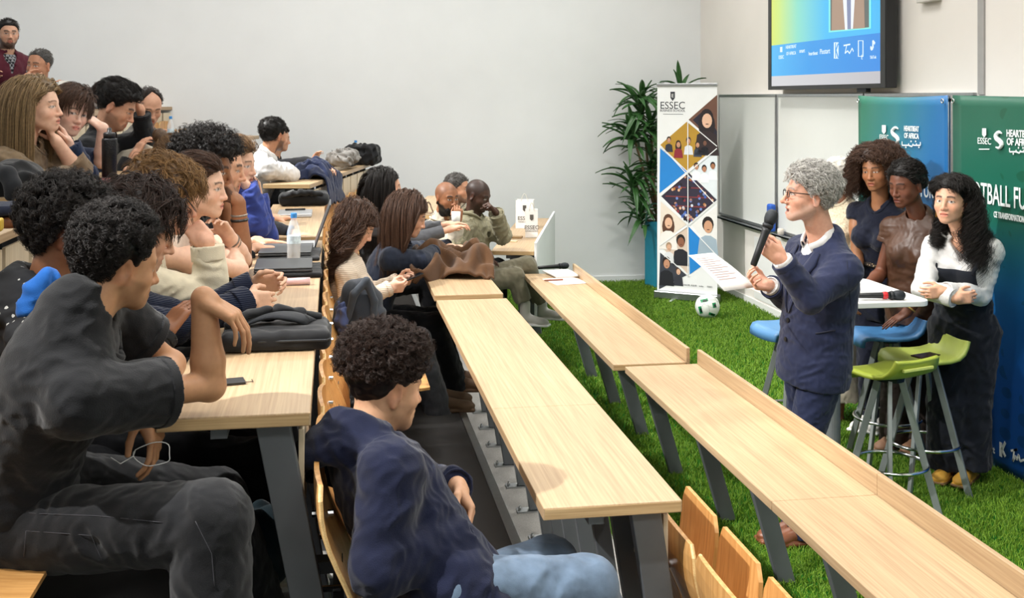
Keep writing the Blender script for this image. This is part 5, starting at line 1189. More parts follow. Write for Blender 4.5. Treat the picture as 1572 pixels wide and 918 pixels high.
lump('scarf', 'crumpled grey scarf on the far table behind the coat', 'scarf', [(q(522, 243, 10.2), (.12, .1, .07), None), (q(534, 240, 10.5), (.1, .2, .07), None)], cloth('grey_scarf', '#8e8b87'), ((.02, .06),))
c = q(553, 249, 11.0); rbox('black_bag', 'soft black bag beside the bottle at the far wall', 'bag', V(c[0]+.03, c[1]+.1, 1.41), (.16, .14, .10), -.2, M_bag, .05, .012)
c = WZ(540, 254, 1.41); rbox('dark_folder', 'dark flat folder in front of the bottle on the far table', 'folder', c-V(.08, .1, 0), (.11, .1, .008), -.2, M_black, .006)
c = WZ(468, 272, 1.41); f = MB(); f.tube([c+V(-.1, 0, .012), c+V(.13, .05, .012)], .011, 8); f.box(c+V(.06, .08, .008), V(.10, .02, .008), rot_z(.2)); tag(f.obj('pencil_case', plain('beige_case', '#cdb691', .6)), 'beige pencil case in front of the white-shirted man', 'pencil case')
# brown coat on the middle row
M_brown = cloth('brown_wool', '#543a25', .9)
Bq = lambda px, py, d: W(px, py, d)
ty = TZ[1]
cx = lambda px, d: W(px, 400, d)[:2]
heap('coat', 'brown coat crumpled over the end of the middle table', [V(*cx(632, 6.8), ty+.03), V(*cx(650, 6.85), ty+.12), V(*cx(676, 6.95), ty+.17), V(*cx(703, 6.95), ty+.17), V(*cx(728, 6.95), ty+.14), V(*cx(744, 6.95), ty+.09), V(*cx(756, 6.9), ty+.03)], V(.1, 1, 0), .30, M_brown, 9, fold=.055, base=ty+.028)
# paper bags and small things on the angled table
def paper_bag(label, px, py, w, dpt, h, tilt):
    c = WZ(px, py, .84); t = thing('paper_bag', label, 'bag', c, 'white paper bags on the angled table'); R = rot_z(-.26+tilt); m = plain('bag_paper', '#eceae6', .5, var=.02); P = lambda x, y, z: c+V(x, y, z)@R
    for s_, (x0, y0, x1, y1) in enumerate(((-w, -dpt, w, -dpt), (w, -dpt, w, dpt), (w, dpt, -w, dpt), (-w, dpt, -w, -dpt))):
        f = MB(); f.prism([P(x0, y0, .002), P(x1, y1, .002), P(x1, y1, h), P(x0, y0, h)], nrm(np.cross(P(x1, y1, 0)-P(x0, y0, 0), Z))*-.0012); f.obj('side', m, t)
    f = MB(); f.prism([P(-w, -dpt, .002), P(w, -dpt, .002), P(w, dpt, .002), P(-w, dpt, .002)], V(0, 0, .001)); f.obj('bottom', m, t)
    f = MB(); f.tube([P(-w*.4+w*.8*(i/10), -dpt, h-.01+.07*math.sin(math.pi*i/10)) for i in range(11)], .003, 6); f.obj('handle', plain('bag_cord', '#cfcac0', .7), t)
    lt = text_mb('ESSEC', .05, P(0, -dpt-.003, h*.36), nrm(R[0]), Z, .0006); lt = merge(lt, text_mb('BUSINESS SCHOOL', .014, P(0, -dpt-.003, h*.24), nrm(R[0]), Z, .0006))
    lt.prism([P(x, -dpt-.003, z) for x, z in ((-.016, h*.82), (.016, h*.82), (.016, h*.66), (0, h*.60), (-.016, h*.66))], nrm(np.cross(R[0], Z))*.0006); lt.obj('lettering', plain('bag_ink', '#55514c', .5), t)
paper_bag('white paper bag with dark lettering, standing behind the narrower bag', 806, 350, .085, .055, .27, 0); paper_bag('narrower white paper bag standing in front of the other bag', 816, 364, .055, .045, .25, .1)
c = WZ(787, 365, .84); f = MB(); f.box(c+Z*.006, V(.085, .05, .006), rot_z(-.3)); tag(f.obj('wallet', plain('wallet_tan', '#8d6f45', .6), bevel=.003), 'tan wallet on the angled table by the paper bags', 'wallet')
c = WZ(785, 371, .84); f = MB(); f.box(c+Z*.005, V(.05, .03, .005), rot_z(-.3)); tag(f.obj('card_pack', plain('pack_beige', '#d9c29a', .6), bevel=.003), 'small beige packet nearer than the tan wallet', 'packet')
# upper left table
c = WZ(168, 272, TZ[3]+.03); c = W(168, 272, 5.7); z4 = c[2]; t = thing('tumbler', 'black insulated tumbler with a hammered finish on the upper table', 'tumbler', c); f = MB(); f.lathe([(.034, 0), (.037, .004), (.038, .19), (.036, .2)], c, 24); f.obj('tumbler_body', plain('hammered_black', '#16171a', .3, .4, var=.3, scale=140, bump=1.0, bscale=140), t, smooth=True); f = MB(); f.lathe([(.030, .2), (.031, .225), (.026, .23), (.012, .232), (.011, .25), (.006, .255)], c, 20); f.obj('lid', M_black, t, smooth=True)
def slabd(name, label, cat, px, py, d, w, l, h, ang, mat, bevel=.003): c = W(px, py, d); f = MB(); f.box(c, V(w/2, l/2, h/2), rot_z(ang)); return tag(f.obj(name, mat, bevel=bevel), label, cat)
slabd('notebook', 'dark notebook with reddish page edges beside the tumbler', 'notebook', 140, 278, 5.75, .26, .34, .012, 0, plain('notebook_red', '#6d2f31', .5))
slabd('laptop', 'closed dark laptop with papers behind the woman with short hair', 'laptop', 146, 165, 8.0, .26, .34, .02, 0, M_lap); slabd('papers', 'white papers lying on the closed dark laptop', 'paper', 146, 161, 8.0, .22, .28, .006, .1, M_paper, 0)
c = W(98, 130, 8.0); f = MB(); f.box(c, V(.035, .004, .028), rot_z(.15)); tag(f.obj('name_card', M_paper), 'white card held up by the older man in black', 'card')
c = W(20, 322, 3.72); rbox('navy_pouch', 'flat navy pouch on top of the brown leather case', 'pouch', V(c[0]-.05, c[1], c[2]-.012), (.12, .10, .017), .0, cloth('navy_pouch', '#23283a'), .014, .003, .006)
c = W(18, 332, 3.72); rbox('leather_case', 'brown leather case lying on the upper left table', 'case', V(c[0]-.05, c[1], c[2]-.03), (.105, .09, .018), .0, plain('brown_leather', '#7a4726', .5, var=.25, scale=30), .012, .003, .006)
c = W(1, 345, 3.5); rbox('yellow_box', 'small yellow box at the edge of the upper left table', 'box', V(c[0]-.02, c[1], c[2]-.02), (.025, .03, .02), .1, plain('yellow_card', '#d9b43c', .5), .004, 0, .005)
lump('headrest_bag', 'rounded black bag with a thick strap by the blonde woman', 'bag', [(W(18, 280, 4.9), (.13, .12, .10), None), (W(40, 283, 4.95), (.07, .1, .09), None)], M_bag, ((.012, .1),), h=.009)
F = Field(.008, .03); F.chain([W(-6, 260, 4.75), W(12, 268, 4.72), W(20, 285, 4.7), W(16, 300, 4.7)], [.03, .032, .03, .025]); tag(field_obj('bag_strap', F, cloth('strap_black', '#232529')), 'thick dark strap hanging over the rounded black bag', 'strap')
# backpack on the seat beside the texting woman
c = W(552, 488, 5.55); t = thing('backpack', 'dark grey backpack standing on the seat by the texting woman', 'bag', c-Z*.22)
F = Field(.007, .03); F.ell(c+V(0, 0, -.02), V(.13, .13, .22)); F.ell(c+V(.08, -.03, -.08), V(.06, .1, .12)); F.noise(.01, .12, 4); field_obj('body', F, cloth('backpack_grey', '#2d3138'), t)
F = Field(.006, .01); F.chain([c+V(-.06, -.11, .02), c+V(-.03, -.12, .14), c+V(.03, -.10, .20), c+V(.07, -.1, .10), c+V(.06, -.12, -.05)], [.016, .02, .02, .018, .016]); field_obj('strap', F, cloth('backpack_strap', '#3b4149'), t)
F = Field(.007, .02); F.ell(W(528, 488, 5.5), V(.045, .1, .09)); F.noise(.008, .06, 3); field_obj('lining', F, cloth('blue_lining', '#46527a'), t)
# bag and shoes under the left table
lump('dark_bag', 'dark teal bag standing on the floor under the left table', 'bag', [(W(402, 842, 3.25), (.085, .09, .11), None), (W(408, 818, 3.25), (.075, .08, .06), None)], cloth('teal_black', '#16252b'), ((.012, .1),))
# ---------------------------------------------------------------- details laid on finished clothing
from mathutils.bvhtree import BVHTree
def bvh(o):
    P = WLOC(o); return BVHTree.FromPolygons([tuple(Vector(v.co)+P) for v in o.data.vertices], [tuple(q.vertices) for q in o.data.polygons])
def child(k, name): return [o for o in bpy.data.objects if o.parent == k['body'] and o.name.split('.')[0] == name][0]
def ray(tree, o, d):
    h = tree.ray_cast(Vector(tuple(o)), Vector(tuple(nrm(d)))); return None if h[0] is None else (np.array(h[0]), np.array(h[1])*(-1 if np.array(h[1])@nrm(d) > 0 else 1))
def seam(k, on, pts, mat, r=.0008, label=None, name='seam', n=6):
    "stitch line through pixel points, laid on the garment"
    tr = bvh(child(k, on)); P = []; o = V(0, 0, CAM_H)
    for (x0, y0), (x1, y1) in zip(pts[:-1], pts[1:]):
        for i in range(n):
            t = i/n; h = ray(tr, o, W(x0+(x1-x0)*t, y0+(y1-y0)*t, 2)-o)
            if h: P.append(h[0]+h[1]*r*.4)
    if len(P) > 2: f = MB(); f.tube(P, r, 5); f.obj(name, mat, k['body'], smooth=True)
def patch(k, on, quad, mat, name, nu=14, nv=8, off=.0025, lift=0):
    tr = bvh(child(k, on)); o = V(0, 0, CAM_H); G = []
    q = [np.array(a, float) for a in quad]
    for i in range(nu):
        row = []
        for j in range(nv):
            u, v_ = i/(nu-1), j/(nv-1); p = (q[0]*(1-u)+q[1]*u)*(1-v_)+(q[3]*(1-u)+q[2]*u)*v_; h = ray(tr, o, W(p[0], p[1], 2)-o); row.append(None if h is None else h[0]+h[1]*off)
        G.append(row)
    last = next((x for r_ in G for x in r_ if x is not None), None)
    if last is None: return
    for i in range(nu):
        for j in range(nv):
            if G[i][j] is None: G[i][j] = last
            last = G[i][j]
    f = MB(); f.sheet(np.array(G), .0012); f.obj(name, mat, k['body'], smooth=True)
# ---------------------------------------------------------------- the people
H = {k: hair_mat(*v) for k, v in dict(black=('black', '#060505', '#231c18'), dkbrown=('dkbrown', '#120b08', '#3a2820'), brown=('brown', '#23150e', '#5b4030'), ltbrown=('ltbrown', '#3a281a', '#8a6a48'), blond=('blond', '#4b3a28', '#a68a62'), reddish=('reddish', '#432e1c', '#9f794c'), grey=('grey', '#6d6a66', '#d9d6d0'), salt=('salt', '#2a2827', '#77736f')).items()}
C = dict(tee=cloth('black_jersey', '#101114'), black=cloth('black_cotton', '#141519'), denim_black=cloth('black_denim', '#121316', .85, .5, 700, .35), navy_hood=cloth('navy_fleece', '#10162f'), navyknit=knit('navy_knit', '#1a2136'), cream_sweat=cloth('cream_fleece', '#ddd2b8'), creamknit=knit('cream_knit', '#ddccb8', pitch=.010, bump=.4), white_shirt=cloth('white_cotton', '#cfcdcb', .8, .2), suit=cloth('navy_suit', '#1d2440', .7, .25, 900), olive=cloth('olive_canvas', '#87826a'), khaki=cloth('khaki_twill', '#6f6a58'), beige=cloth('beige_wool', '#7f6c55', .85, .3, 600, .25), grey=cloth('grey_tweed', '#6b6863'), blue=cloth('royal_blue_fleece', '#36468c'), jeans=cloth('blue_denim', '#5f7186', .85, .4, 800, .25), darkdenim=cloth('indigo_denim', '#12161f', .85, .4, 800, .25), burgundy=cloth('burgundy_quilt', '#4d1826'), brown_satin=None, navy_dress=cloth('navy_crepe', '#171b2b'), cream=cloth('cream_cotton', '#c6bcaa'), greyblue=cloth('grey_cotton', '#4a4b50'))
m = plain('brown_satin', '#4a3021', .42, var=.1, scale=6, spec=.45); C['brown_satin'] = m
def pattern_mat(name, base, mark, scale=28, thr=.30):
    m, nt, b = _mat(name); tc = nt.nodes.new('ShaderNodeTexCoord'); v_ = nt.nodes.new('ShaderNodeTexVoronoi'); v_.inputs['Scale'].default_value = scale; nt.links.new(tc.outputs['Object'], v_.inputs['Vector'])
    n = _noise(nt, scale*2.5, 2); ad = nt.nodes.new('ShaderNodeMath'); ad.operation = 'MULTIPLY_ADD'; nt.links.new(n.outputs['Fac'], ad.inputs[0]); ad.inputs[1].default_value = .5; nt.links.new(v_.outputs['Distance'], ad.inputs[2])
    r = _ramp(nt, ad.outputs[0], [(thr+.15, lin(mark)), (thr+.18, lin(base))]); nt.links.new(r.outputs['Color'], b.inputs['Base Color']); b.inputs['Roughness'].default_value = .85; return m
C['paisley'] = pattern_mat('paisley_print', '#141519', '#c9c7c2', 34, .24)
def check_mat(name, a_, b_, s_=42):
    m, nt, b = _mat(name); tc = nt.nodes.new('ShaderNodeTexCoord'); ck = nt.nodes.new('ShaderNodeTexChecker'); ck.inputs['Scale'].default_value = s_; ck.inputs['Color1'].default_value = (*lin(a_), 1); ck.inputs['Color2'].default_value = (*lin(b_), 1); nt.links.new(tc.outputs['Object'], ck.inputs['Vector']); nt.links.new(ck.outputs['Color'], b.inputs['Base Color']); b.inputs['Roughness'].default_value = .85; return m
C['plaid'] = check_mat('plaid_check', '#17181d', '#8d8e92', 46)
C['crochet'] = plain('crochet_cream', '#cfc1a6', .9, var=.25, scale=90, bump=1.0, bscale=110)
short = lambda mat, **k: {**dict(mat=mat, style='short', thick=.013, len=.035, comb=(0, -.8, .1), lift=.25, cw=.8, n=420, ch=6, rad=.0009, side=.35, lside=.4), **k}
curly = lambda mat, **k: {**dict(mat=mat, style='curly', thick=.026, len=.045, curl=.0085, turns=2.2, m=16, n=520, ch=6, lift=1, cw=.25, rad=.0008, lump=.007, lwl=.03, side=.3, spread=.004), **k}
long_ = lambda mat, **k: {**dict(mat=mat, style='long', thick=.011, len=.42, m=16, n=420, ch=8, rad=.0009, part=.01, spread=.007), **k}
RHO = 1.0
TR = dict(t='trousers', name='trousers', mat=C['black'])
def top(mat, name='sweater', **k): return {**dict(t='top', name=name, mat=mat), **k}
# --- A: man in black t-shirt, nearest
ST = V(0, 0, 0)
kA = person(dict(label='man in a black t-shirt and black jeans leaning an elbow on the oak table', dbg='A', head=W(184, 405, 2.66), yaw=30, pitch=-12, roll=4, cyaw=8, nb=W(122, 478, 2.58), pelvis=W(20, 770, 2.68), s=1.02, hs=.86, vox=.0042, skin='#b98a66', floor=FL[2], thin=.95,
    face=dict(stubble=.35, brow=1.3, lips=1.15, squint=.6, nose=1.1), sw=.195, shR=(.03, .05, -.04), shL=(.05, .02, 0),
    armR=dict(e=W(322, 592, 2.72), w=W(312, 458, 2.72), dir=W(362, 478, 2.72)-W(312, 450, 2.72), n=V(.2, 0, -1), curl='drape'), armL=dict(e=W(262, 560, 2.95), w=W(228, 620, 2.72), dir=W(245, 700, 2.7)-W(228, 618, 2.72), n=V(-1, .3, 0), curl='relaxed'),
    legrel=False, legR=(W(322, 800, 2.5), W(330, 1010, 2.45)), legL=(W(330, 770, 3.1), W(400, 960, 3.2)),
    wear=[top(C['tee'], 't_shirt', sleeve=.62, r=(.078, .078, .07), off=.016, hem=.10, wr=.0028), dict(t='trousers', name='jeans', mat=C['denim_black'], r=(.098, .088, .085), wr=.0038)],
    hair=curly(H['black'], thick=.034, front=-.032, n=1000, ch=7, len=.03, curl=.0055, turns=2.4, rad=.0007, side=.42, rootz=-.05, lump=.004, low=.004, clear=.034)))
# --- B: curly hair behind A
person(dict(label='person with dark curly hair and a paisley jacket behind the man in black', dbg='B', head=W(106, 356, 3.15), yaw=8, pitch=-8, cyaw=10, lean=12, s=1.0, hs=.92, vox=.006, skin='#8a5c40', floor=FL[2], face=dict(),
    armR=dict(w=W(250, 512, 3.25), pole=V(-.3, -.4, -1), n=-Z), armL=dict(w=W(280, 500, 3.5), pole=V(-.2, .5, -1)),
    legrel=False, legR=(W(330, 760, 3.3), W(400, 905, 3.35)), legL=(W(360, 730, 3.6), W(428, 870, 3.65)),
    wear=[top(C['paisley'], 'jacket', sleeve=2, off=.015, r=(.068, .058, .048), collar='hood'), dict(t='trousers', name='trousers', mat=C['black'], r=(.09, .075, .07)), dict(t='shoes', mat=plain('shoe_white', '#d8d4cd', .6), sole=M_white, z=FL[2]+.01)], hair=curly(H['black'], thick=.030, len=.05, curl=.008, n=800, front=.0, rad=.0008, side=.6)))
F = Field(.007, .02); F.chain([W(72, 428, 3.0), W(58, 448, 2.98), W(40, 478, 2.95)], [.03, .032, .028]); F.noise(.006, .05, 2); tag(field_obj('scarf', F, cloth('blue_scarf', '#1f5fae')), 'bright blue scarf over the back of the curly-haired person', 'scarf')
# --- C: tousled dark hair, navy knit
person(dict(label='man with tousled dark hair in navy knit, hands clasped on the table', dbg='C', head=W(214, 352, 3.5), yaw=10, pitch=-20, cyaw=4, lean=30, s=1.0, hs=1.06, vox=.0048, skin='#d8ac8f', floor=FL[2], face=dict(nose=1.1, brow=1.2, stubble=.15, squint=.5),
    armR=dict(w=W(398, 462, 3.72), pole=V(-.2, -.5, -1), dir=V(.8, .5, -.1), n=V(0, 1, -.2), curl='half'), armL=dict(w=W(388, 440, 3.9), pole=V(-.1, .6, -1), dir=V(1, -.2, .25), n=V(0, -1, -.2), curl='half'), legrel=False, legR=(W(395, 705, 3.5), W(440, 852, 3.44)), legL=(W(405, 690, 3.75), W(446, 836, 3.7)),
    wear=[top(C['navyknit'], 'sweater', sleeve=2, off=.013, r=(.066, .056, .047), cuff=.055, cuffr=.006), TR, dict(t='shoes', mat=plain('shoe_white', '#d8d4cd', .6), sole=M_white, z=FL[2]+.01)], hair=short(H['dkbrown'], thick=.03, len=.085, comb=(.35, .05, .0), lift=.3, cw=.8, mess=.4, curl=.005, turns=.8, m=12, front=.0, n=620, ch=7, side=.55, grav=.12, lside=.75)))
# --- D: reddish blond
person(dict(label='man with wavy reddish blond hair in a cream sweatshirt, fist on cheek', dbg='D', head=W(252, 304, 4.0), yaw=-2, pitch=-14, roll=12, cyaw=0, lean=22, hs=1.05, vox=.006, skin='#e0ad92', floor=FL[2], face=dict(brow_col='#8a6238', nose=1.1, squint=.6),
    armR=dict(e=W(325, 462, 3.95), w=W(318, 372, 3.95), dir=W(285, 335, 4.0)-W(318, 372, 3.95), n=V(-.2, .9, 0), curl='fist'), armL=dict(w=W(350, 455, 4.2), pole=V(-.2, .4, -1)),
    wear=[top(C['cream_sweat'], 'sweatshirt', sleeve=1.93, off=.016, r=(.07, .066, .055), cuff=.05, cuffr=.0, wr=.004), TR], hair=short(H['reddish'], thick=.028, len=.085, comb=(.2, .9, .0), lift=.3, mess=.3, curl=.006, turns=1.1, m=14, front=.016, n=560, ch=7, side=.35, grav=.1)))
# --- E: woman with earring
kE = person(dict(label='woman with brown hair tied back, hoop earring and crossed bare arms', dbg='E', head=W(306, 288, 4.5), yaw=-10, pitch=-3, cyaw=-6, lean=20, s=.96, hs=1.08, vox=.0052, skin='#e6bda4', floor=FL[2], face=dict(fem=1, lips=1.1, nose=.95),
    armR=dict(e=W(385, 418, 4.55), w=W(345, 372, 4.75), n=V(0, .5, -.6)), armL=dict(e=W(372, 398, 4.75), w=W(348, 358, 4.6), n=-Z),
    wear=[top(cloth('pale_tank', '#cdb8a8'), 'tank_top', sleeve=0, off=.005), TR], hair=short(H['brown'], thick=.012, len=.07, comb=(0, -1, -.25), lift=.12, cw=1.2, mess=.06, n=700, ch=7, side=.8, lside=1, blobs=[((0, -.115, -.02), (.035, .04, .05))])))
f = MB(); c = to_world(kE['h'], (.078, -.012, -.05)); f.tube([c+V(.004, 0, 0)+V(math.cos(a)*.006, 0, math.sin(a)*.014) for a in np.linspace(0, 6.28, 14)[:-1]], .002, 6, closed=True); o = f.obj('earring', plain('gold', '#c99a4a', .25, 1.0), kE['body'])
def bracelet(k, side, t_, col, r=.033, th=.0045):
    p, u = limb_pts(k, side, t_), nrm(k['W'+side]-k['E'+side]); a = nrm(np.cross(u, Z+.1)); b = np.cross(u, a); f = MB(); f.tube([p+(a*math.cos(q)+b*math.sin(q))*r for q in np.linspace(0, 6.28, 20)[:-1]], th, 6, closed=True); f.obj('bracelet', plain('bracelet_'+col[1:], col, .4, .3), k['body'])
bracelet(kE, 'L', 1.72, '#6b5c50'); bracelet(kE, 'L', 1.62, '#7d6a58')
# --- F1: dark curly hair, fist at mouth
kF = person(dict(label='bearded man with curly black hair, beaded bracelet and fist at mouth', dbg='F1', head=W(318, 262, 4.95), yaw=-18, pitch=-6, cyaw=-4, lean=24, hs=1.1, vox=.0055, skin='#9a6a4a', floor=FL[2], face=dict(stubble=.75, brow=1.4, lips=1.15, nose=1.05),
    armR=dict(e=W(388, 408, 4.95), w=W(366, 312, 4.9), dir=W(352, 280, 4.9)-W(366, 312, 4.9)+V(-.02, 0, .02), n=V(-.9, .2, .1), curl='fist'), armL=dict(e=W(350, 400, 5.2), w=W(345, 320, 5.1), dir=Z, n=V(-1, 0, 0), curl='fist'), thin=1.05,
    wear=[top(C['black'], 't_shirt', sleeve=.7, off=.014, r=(.07, .066, .06)), TR], hair=curly(H['black'], thick=.034, front=.018, len=.05, n=650, side=.35)))
bracelet(kF, 'R', 1.72, '#2a2624', .034, .007); bracelet(kF, 'R', 1.80, '#8c8378', .033, .005)
# --- F2: typing
person(dict(label='short-haired man in black typing on the open laptop', dbg='F2', head=W(338, 258, 5.35), yaw=-6, pitch=-8, cyaw=0, lean=22, hs=1.12, vox=.0065, skin='#d9a98b', floor=FL[2], face=dict(stubble=.35, brow=1.4),
    armR=dict(w=W(392, 381, 5.45), pole=V(-.3, -.5, -1), dir=V(1, .25, -.05), n=-Z, curl='flat'), armL=dict(w=W(392, 370, 5.7), pole=V(-.3, .5, -1), dir=V(1, .1, -.05), n=-Z, curl='flat'),
    wear=[top(C['black'], 'sweater', sleeve=1.8, off=.012), TR], hair=short(H['dkbrown'])))
# --- G: blue sweatshirt
person(dict(label='person with light brown hair hiding mouth behind a royal blue sleeve', dbg='G', head=W(362, 252, 5.85), yaw=-22, pitch=-6, cyaw=-4, lean=22, s=.97, hs=1.08, vox=.0065, skin='#e2b79d', floor=FL[2], face=dict(fem=1),
    armR=dict(e=W(396, 345, 5.85), w=W(378, 285, 5.78), dir=V(-.4, .2, .6), n=V(-1, 0, 0), curl='fist'), armL=dict(w=W(395, 300, 6.0), pole=V(.2, .3, -1)),
    wear=[top(C['blue'], 'sweatshirt', sleeve=2.0, off=.018, r=(.072, .068, .058), wr=.008), TR], hair=short(H['ltbrown'], thick=.016, len=.09, comb=(0, -1, -.2), lift=.2, cw=1, n=500, ch=7, side=.7, lside=1, blobs=[((0, -.11, -.03), (.05, .04, .07))])))
# --- G2: navy cap, watch
kG = person(dict(label='person in a navy cap with a black sleeve and watch stretched across the table', dbg='G2', head=W(325, 232, 6.45), yaw=0, pitch=-10, cyaw=0, lean=16, vox=.008, skin='#d9a98b', floor=FL[2], face=dict(),
    armR=dict(e=W(408, 352, 6.25), w=W(455, 360, 6.2), dir=V(1, -.35, -.12), n=-Z, curl='relaxed'), armL=dict(w=W(420, 335, 6.9), pole=V(0, .4, -1)),
    wear=[top(C['black'], 'sweater', sleeve=1.9, off=.012), TR], hair=short(H['dkbrown'], n=200, ch=4)))
F = Field(.008, .02); h_ = kG['h']; F.ell(to_world(h_, (0, -.015, .05)), V(.092, .112, .095), h_['R']); F.cut(to_world(h_, (0, 0, .045)), -h_['R'][2]); F.box(to_world(h_, (0, .11, .05)), V(.07, .06, .006), h_['R'], rd=.005); field_obj('cap', F, cloth('navy_cap', '#1c2036'), kG['body'])
bracelet(kG, 'R', 1.93, '#1b4a78', .036, .009)
# --- row four
person(dict(label='blonde woman in a beige coat resting chin on her hand', dbg='K', head=W(57, 163, 5.6), yaw=-8, pitch=0, roll=4, cyaw=-10, lean=14, s=1.0, hs=1.12, vox=.0055, skin='#e7bda4', floor=FL[3], face=dict(fem=1, lips=1.1, brow_col='#6b4a30', brow=.9), sw=.175,
    armR=dict(e=W(62, 285, 5.35), w=W(108, 276, 5.5), dir=V(1, .3, -.1), n=-Z), armL=dict(e=W(118, 262, 5.75), w=W(92, 225, 5.65), dir=W(70, 190, 5.62)-W(92, 225, 5.65), n=V(-.8, -.3, .3), curl='half'),
    wear=[top(C['beige'], 'coat', sleeve=1.75, sleeveL=1.35, off=.02, r=(.075, .068, .062), collar='shirt', cuff=.1, cuffr=.008, wr=.007), TR], hair=long_(H['blond'], len=.46, n=620, ch=8, part=.02, thick=.014, face_y=.03)))
person(dict(label='woman with short brown hair in a navy sweater, cheek on her fist', dbg='L', head=W(108, 172, 5.95), yaw=-50, pitch=-8, roll=-12, cyaw=-22, lean=20, s=.97, hs=1.1, vox=.006, skin='#edc6b2', floor=FL[3], face=dict(fem=1, lips=1.15, gaze=.5),
    armR=dict(e=W(132, 268, 5.8), w=W(112, 232, 5.75), pole=V(0, 0, -1)), armL=dict(e=W(156, 248, 6.05), w=W(158, 202, 6.0), dir=W(132, 180, 5.98)-W(158, 200, 6.0), n=V(-.7, .3, -.5), curl='half'),
    wear=[top(cloth('navy_sweat', '#1d2a45'), 'sweater', sleeve=1.9, sleeveL=.9, off=.014, r=(.068, .062, .054)), TR], hair=short(H['brown'], thick=.018, len=.085, comb=(.5, .15, -.5), lift=.12, cw=1.1, mess=.12, n=620, ch=7, front=.004, side=.7, lside=1, grav=.15)))
person(dict(label='man with black hair in a dark jacket, forehead on his hand', dbg='M', head=W(179, 163, 6.6), yaw=-4, pitch=-28, cyaw=-6, lean=26, hs=1.1, vox=.006, skin='#d3a184', floor=FL[3], face=dict(stubble=.45, nose=1.1, brow=1.3, squint=.5),
    armL=dict(e=W(222, 215, 6.8), w=W(218, 185, 6.75), dir=W(204, 152, 6.7)-W(218, 185, 6.75), n=V(-1, 0, -.3), curl='half'), armR=dict(w=W(205, 240, 6.6), pole=V(-.3, -.3, -1)),
    wear=[top(C['black'], 'jacket', sleeve=1.85, off=.018, r=(.07, .062, .054), collar='shirt'), TR], hair=short(H['black'], thick=.024, len=.05, comb=(0, -.7, .2), front=.012, side=.4)))
kN = person(dict(label='balding man in a grey jacket and lanyard looking down', dbg='N', head=W(229, 164, 7.6), yaw=-62, pitch=-26, cyaw=-45, lean=14, hs=1.0, vox=.007, skin='#c89a80', floor=FL[3], face=dict(stubble=.5, beard_col='#4a4340', closed=1),
    armR=dict(w=W(222, 222, 7.3), pole=V(-.5, -.3, -1)), armL=dict(w=W(250, 222, 7.3), pole=V(.5, .2, -1)),
    wear=[top(C['grey'], 'jacket', sleeve=1.95, off=.018, collar='shirt', vneck=.16), top(C['black'], 'shirt', sleeve=0, off=.008), TR], hair=short(H['dkbrown'], recede=.055, thick=.008, len=.015, n=250, ch=5)))
person(dict(label='person with hair in a bun and cream top, head down on the table', dbg='H', head=W(260, 243, 6.6), yaw=-10, pitch=-55, cyaw=-5, nb=W(222, 242, 6.75), pelvis=W(140, 300, 6.9), hs=1.0, vox=.008, skin='#dcae92', floor=FL[3], face=dict(fem=1),
    armR=dict(w=W(196, 262, 6.5), dir=V(1, .3, -.05), n=-Z, curl='flat', pole=V(0, -.4, -1)), armL=dict(w=W(205, 262, 6.9), dir=V(1, 0, -.05), n=-Z, pole=V(0, .4, -1)),
    wear=[top(C['cream'], 'sweater', sleeve=1.8, off=.012, r=(.06, .055, .05)), TR], hair=short(H['ltbrown'], thick=.012, len=.06, comb=(0, -1, 0), lift=.1, cw=1.2, n=400, side=.9, lside=1, blobs=[((0, -.14, .03), (.045, .05, .045))])))
# --- top rows
person(dict(label='bearded man in a burgundy vest over a plaid shirt', dbg='O', head=W(13, 52, 9.6), yaw=-66, pitch=-2, cyaw=-50, lean=0, hs=1.0, vox=.009, skin='#c69a80', floor=FL[5], face=dict(stubble=.85, brow=1.6),
    armR=dict(w=W(-20, 120, 9.3), pole=V(-.5, 0, -1)), armL=dict(w=W(50, 125, 9.4), pole=V(.5, .2, -1)), sw=.2,
    wear=[top(C['burgundy'], 'vest', sleeve=0, off=.024, collar='shirt', vneck=.14), top(C['plaid'], 'shirt', sleeve=2, off=.012, r=(.07, .06, .05)), TR], hair=short(H['black'], thick=.012, len=.02, n=300)))
person(dict(label='older man with cropped grey hair covering his mouth with a hand', dbg='P', head=W(60, 100, 8.7), yaw=-112, pitch=-4, roll=-6, cyaw=-70, lean=12, hs=1.0, vox=.008, skin='#c08c6e', floor=FL[4], face=dict(brow=1.2),
    armR=dict(e=W(2, 152, 8.45), w=W(36, 121, 8.42), dir=V(.98, -.02, .05), n=V(.1, .95, .2), curl='half'), armL=dict(w=W(105, 140, 8.5), pole=V(.6, .3, -1)),
    wear=[top(C['black'], 'jacket', sleeve=1.9, off=.02, r=(.072, .064, .056)), TR], hair=short(H['salt'], thick=.006, len=.012, recede=.012, n=300)))
person(dict(label='person with a dark bun seated behind the man in the dark jacket', dbg='Q', head=W(166, 153, 8.6), s=1.06, yaw=10, pitch=-10, cyaw=5, lean=10, vox=.009, skin='#d3a184', floor=FL[4], face=dict(fem=1),
    wear=[top(C['black'], 'sweater', off=.014), TR], hair=short(H['dkbrown'], thick=.012, blobs=[((0, -.14, .03), (.04, .045, .04))])))
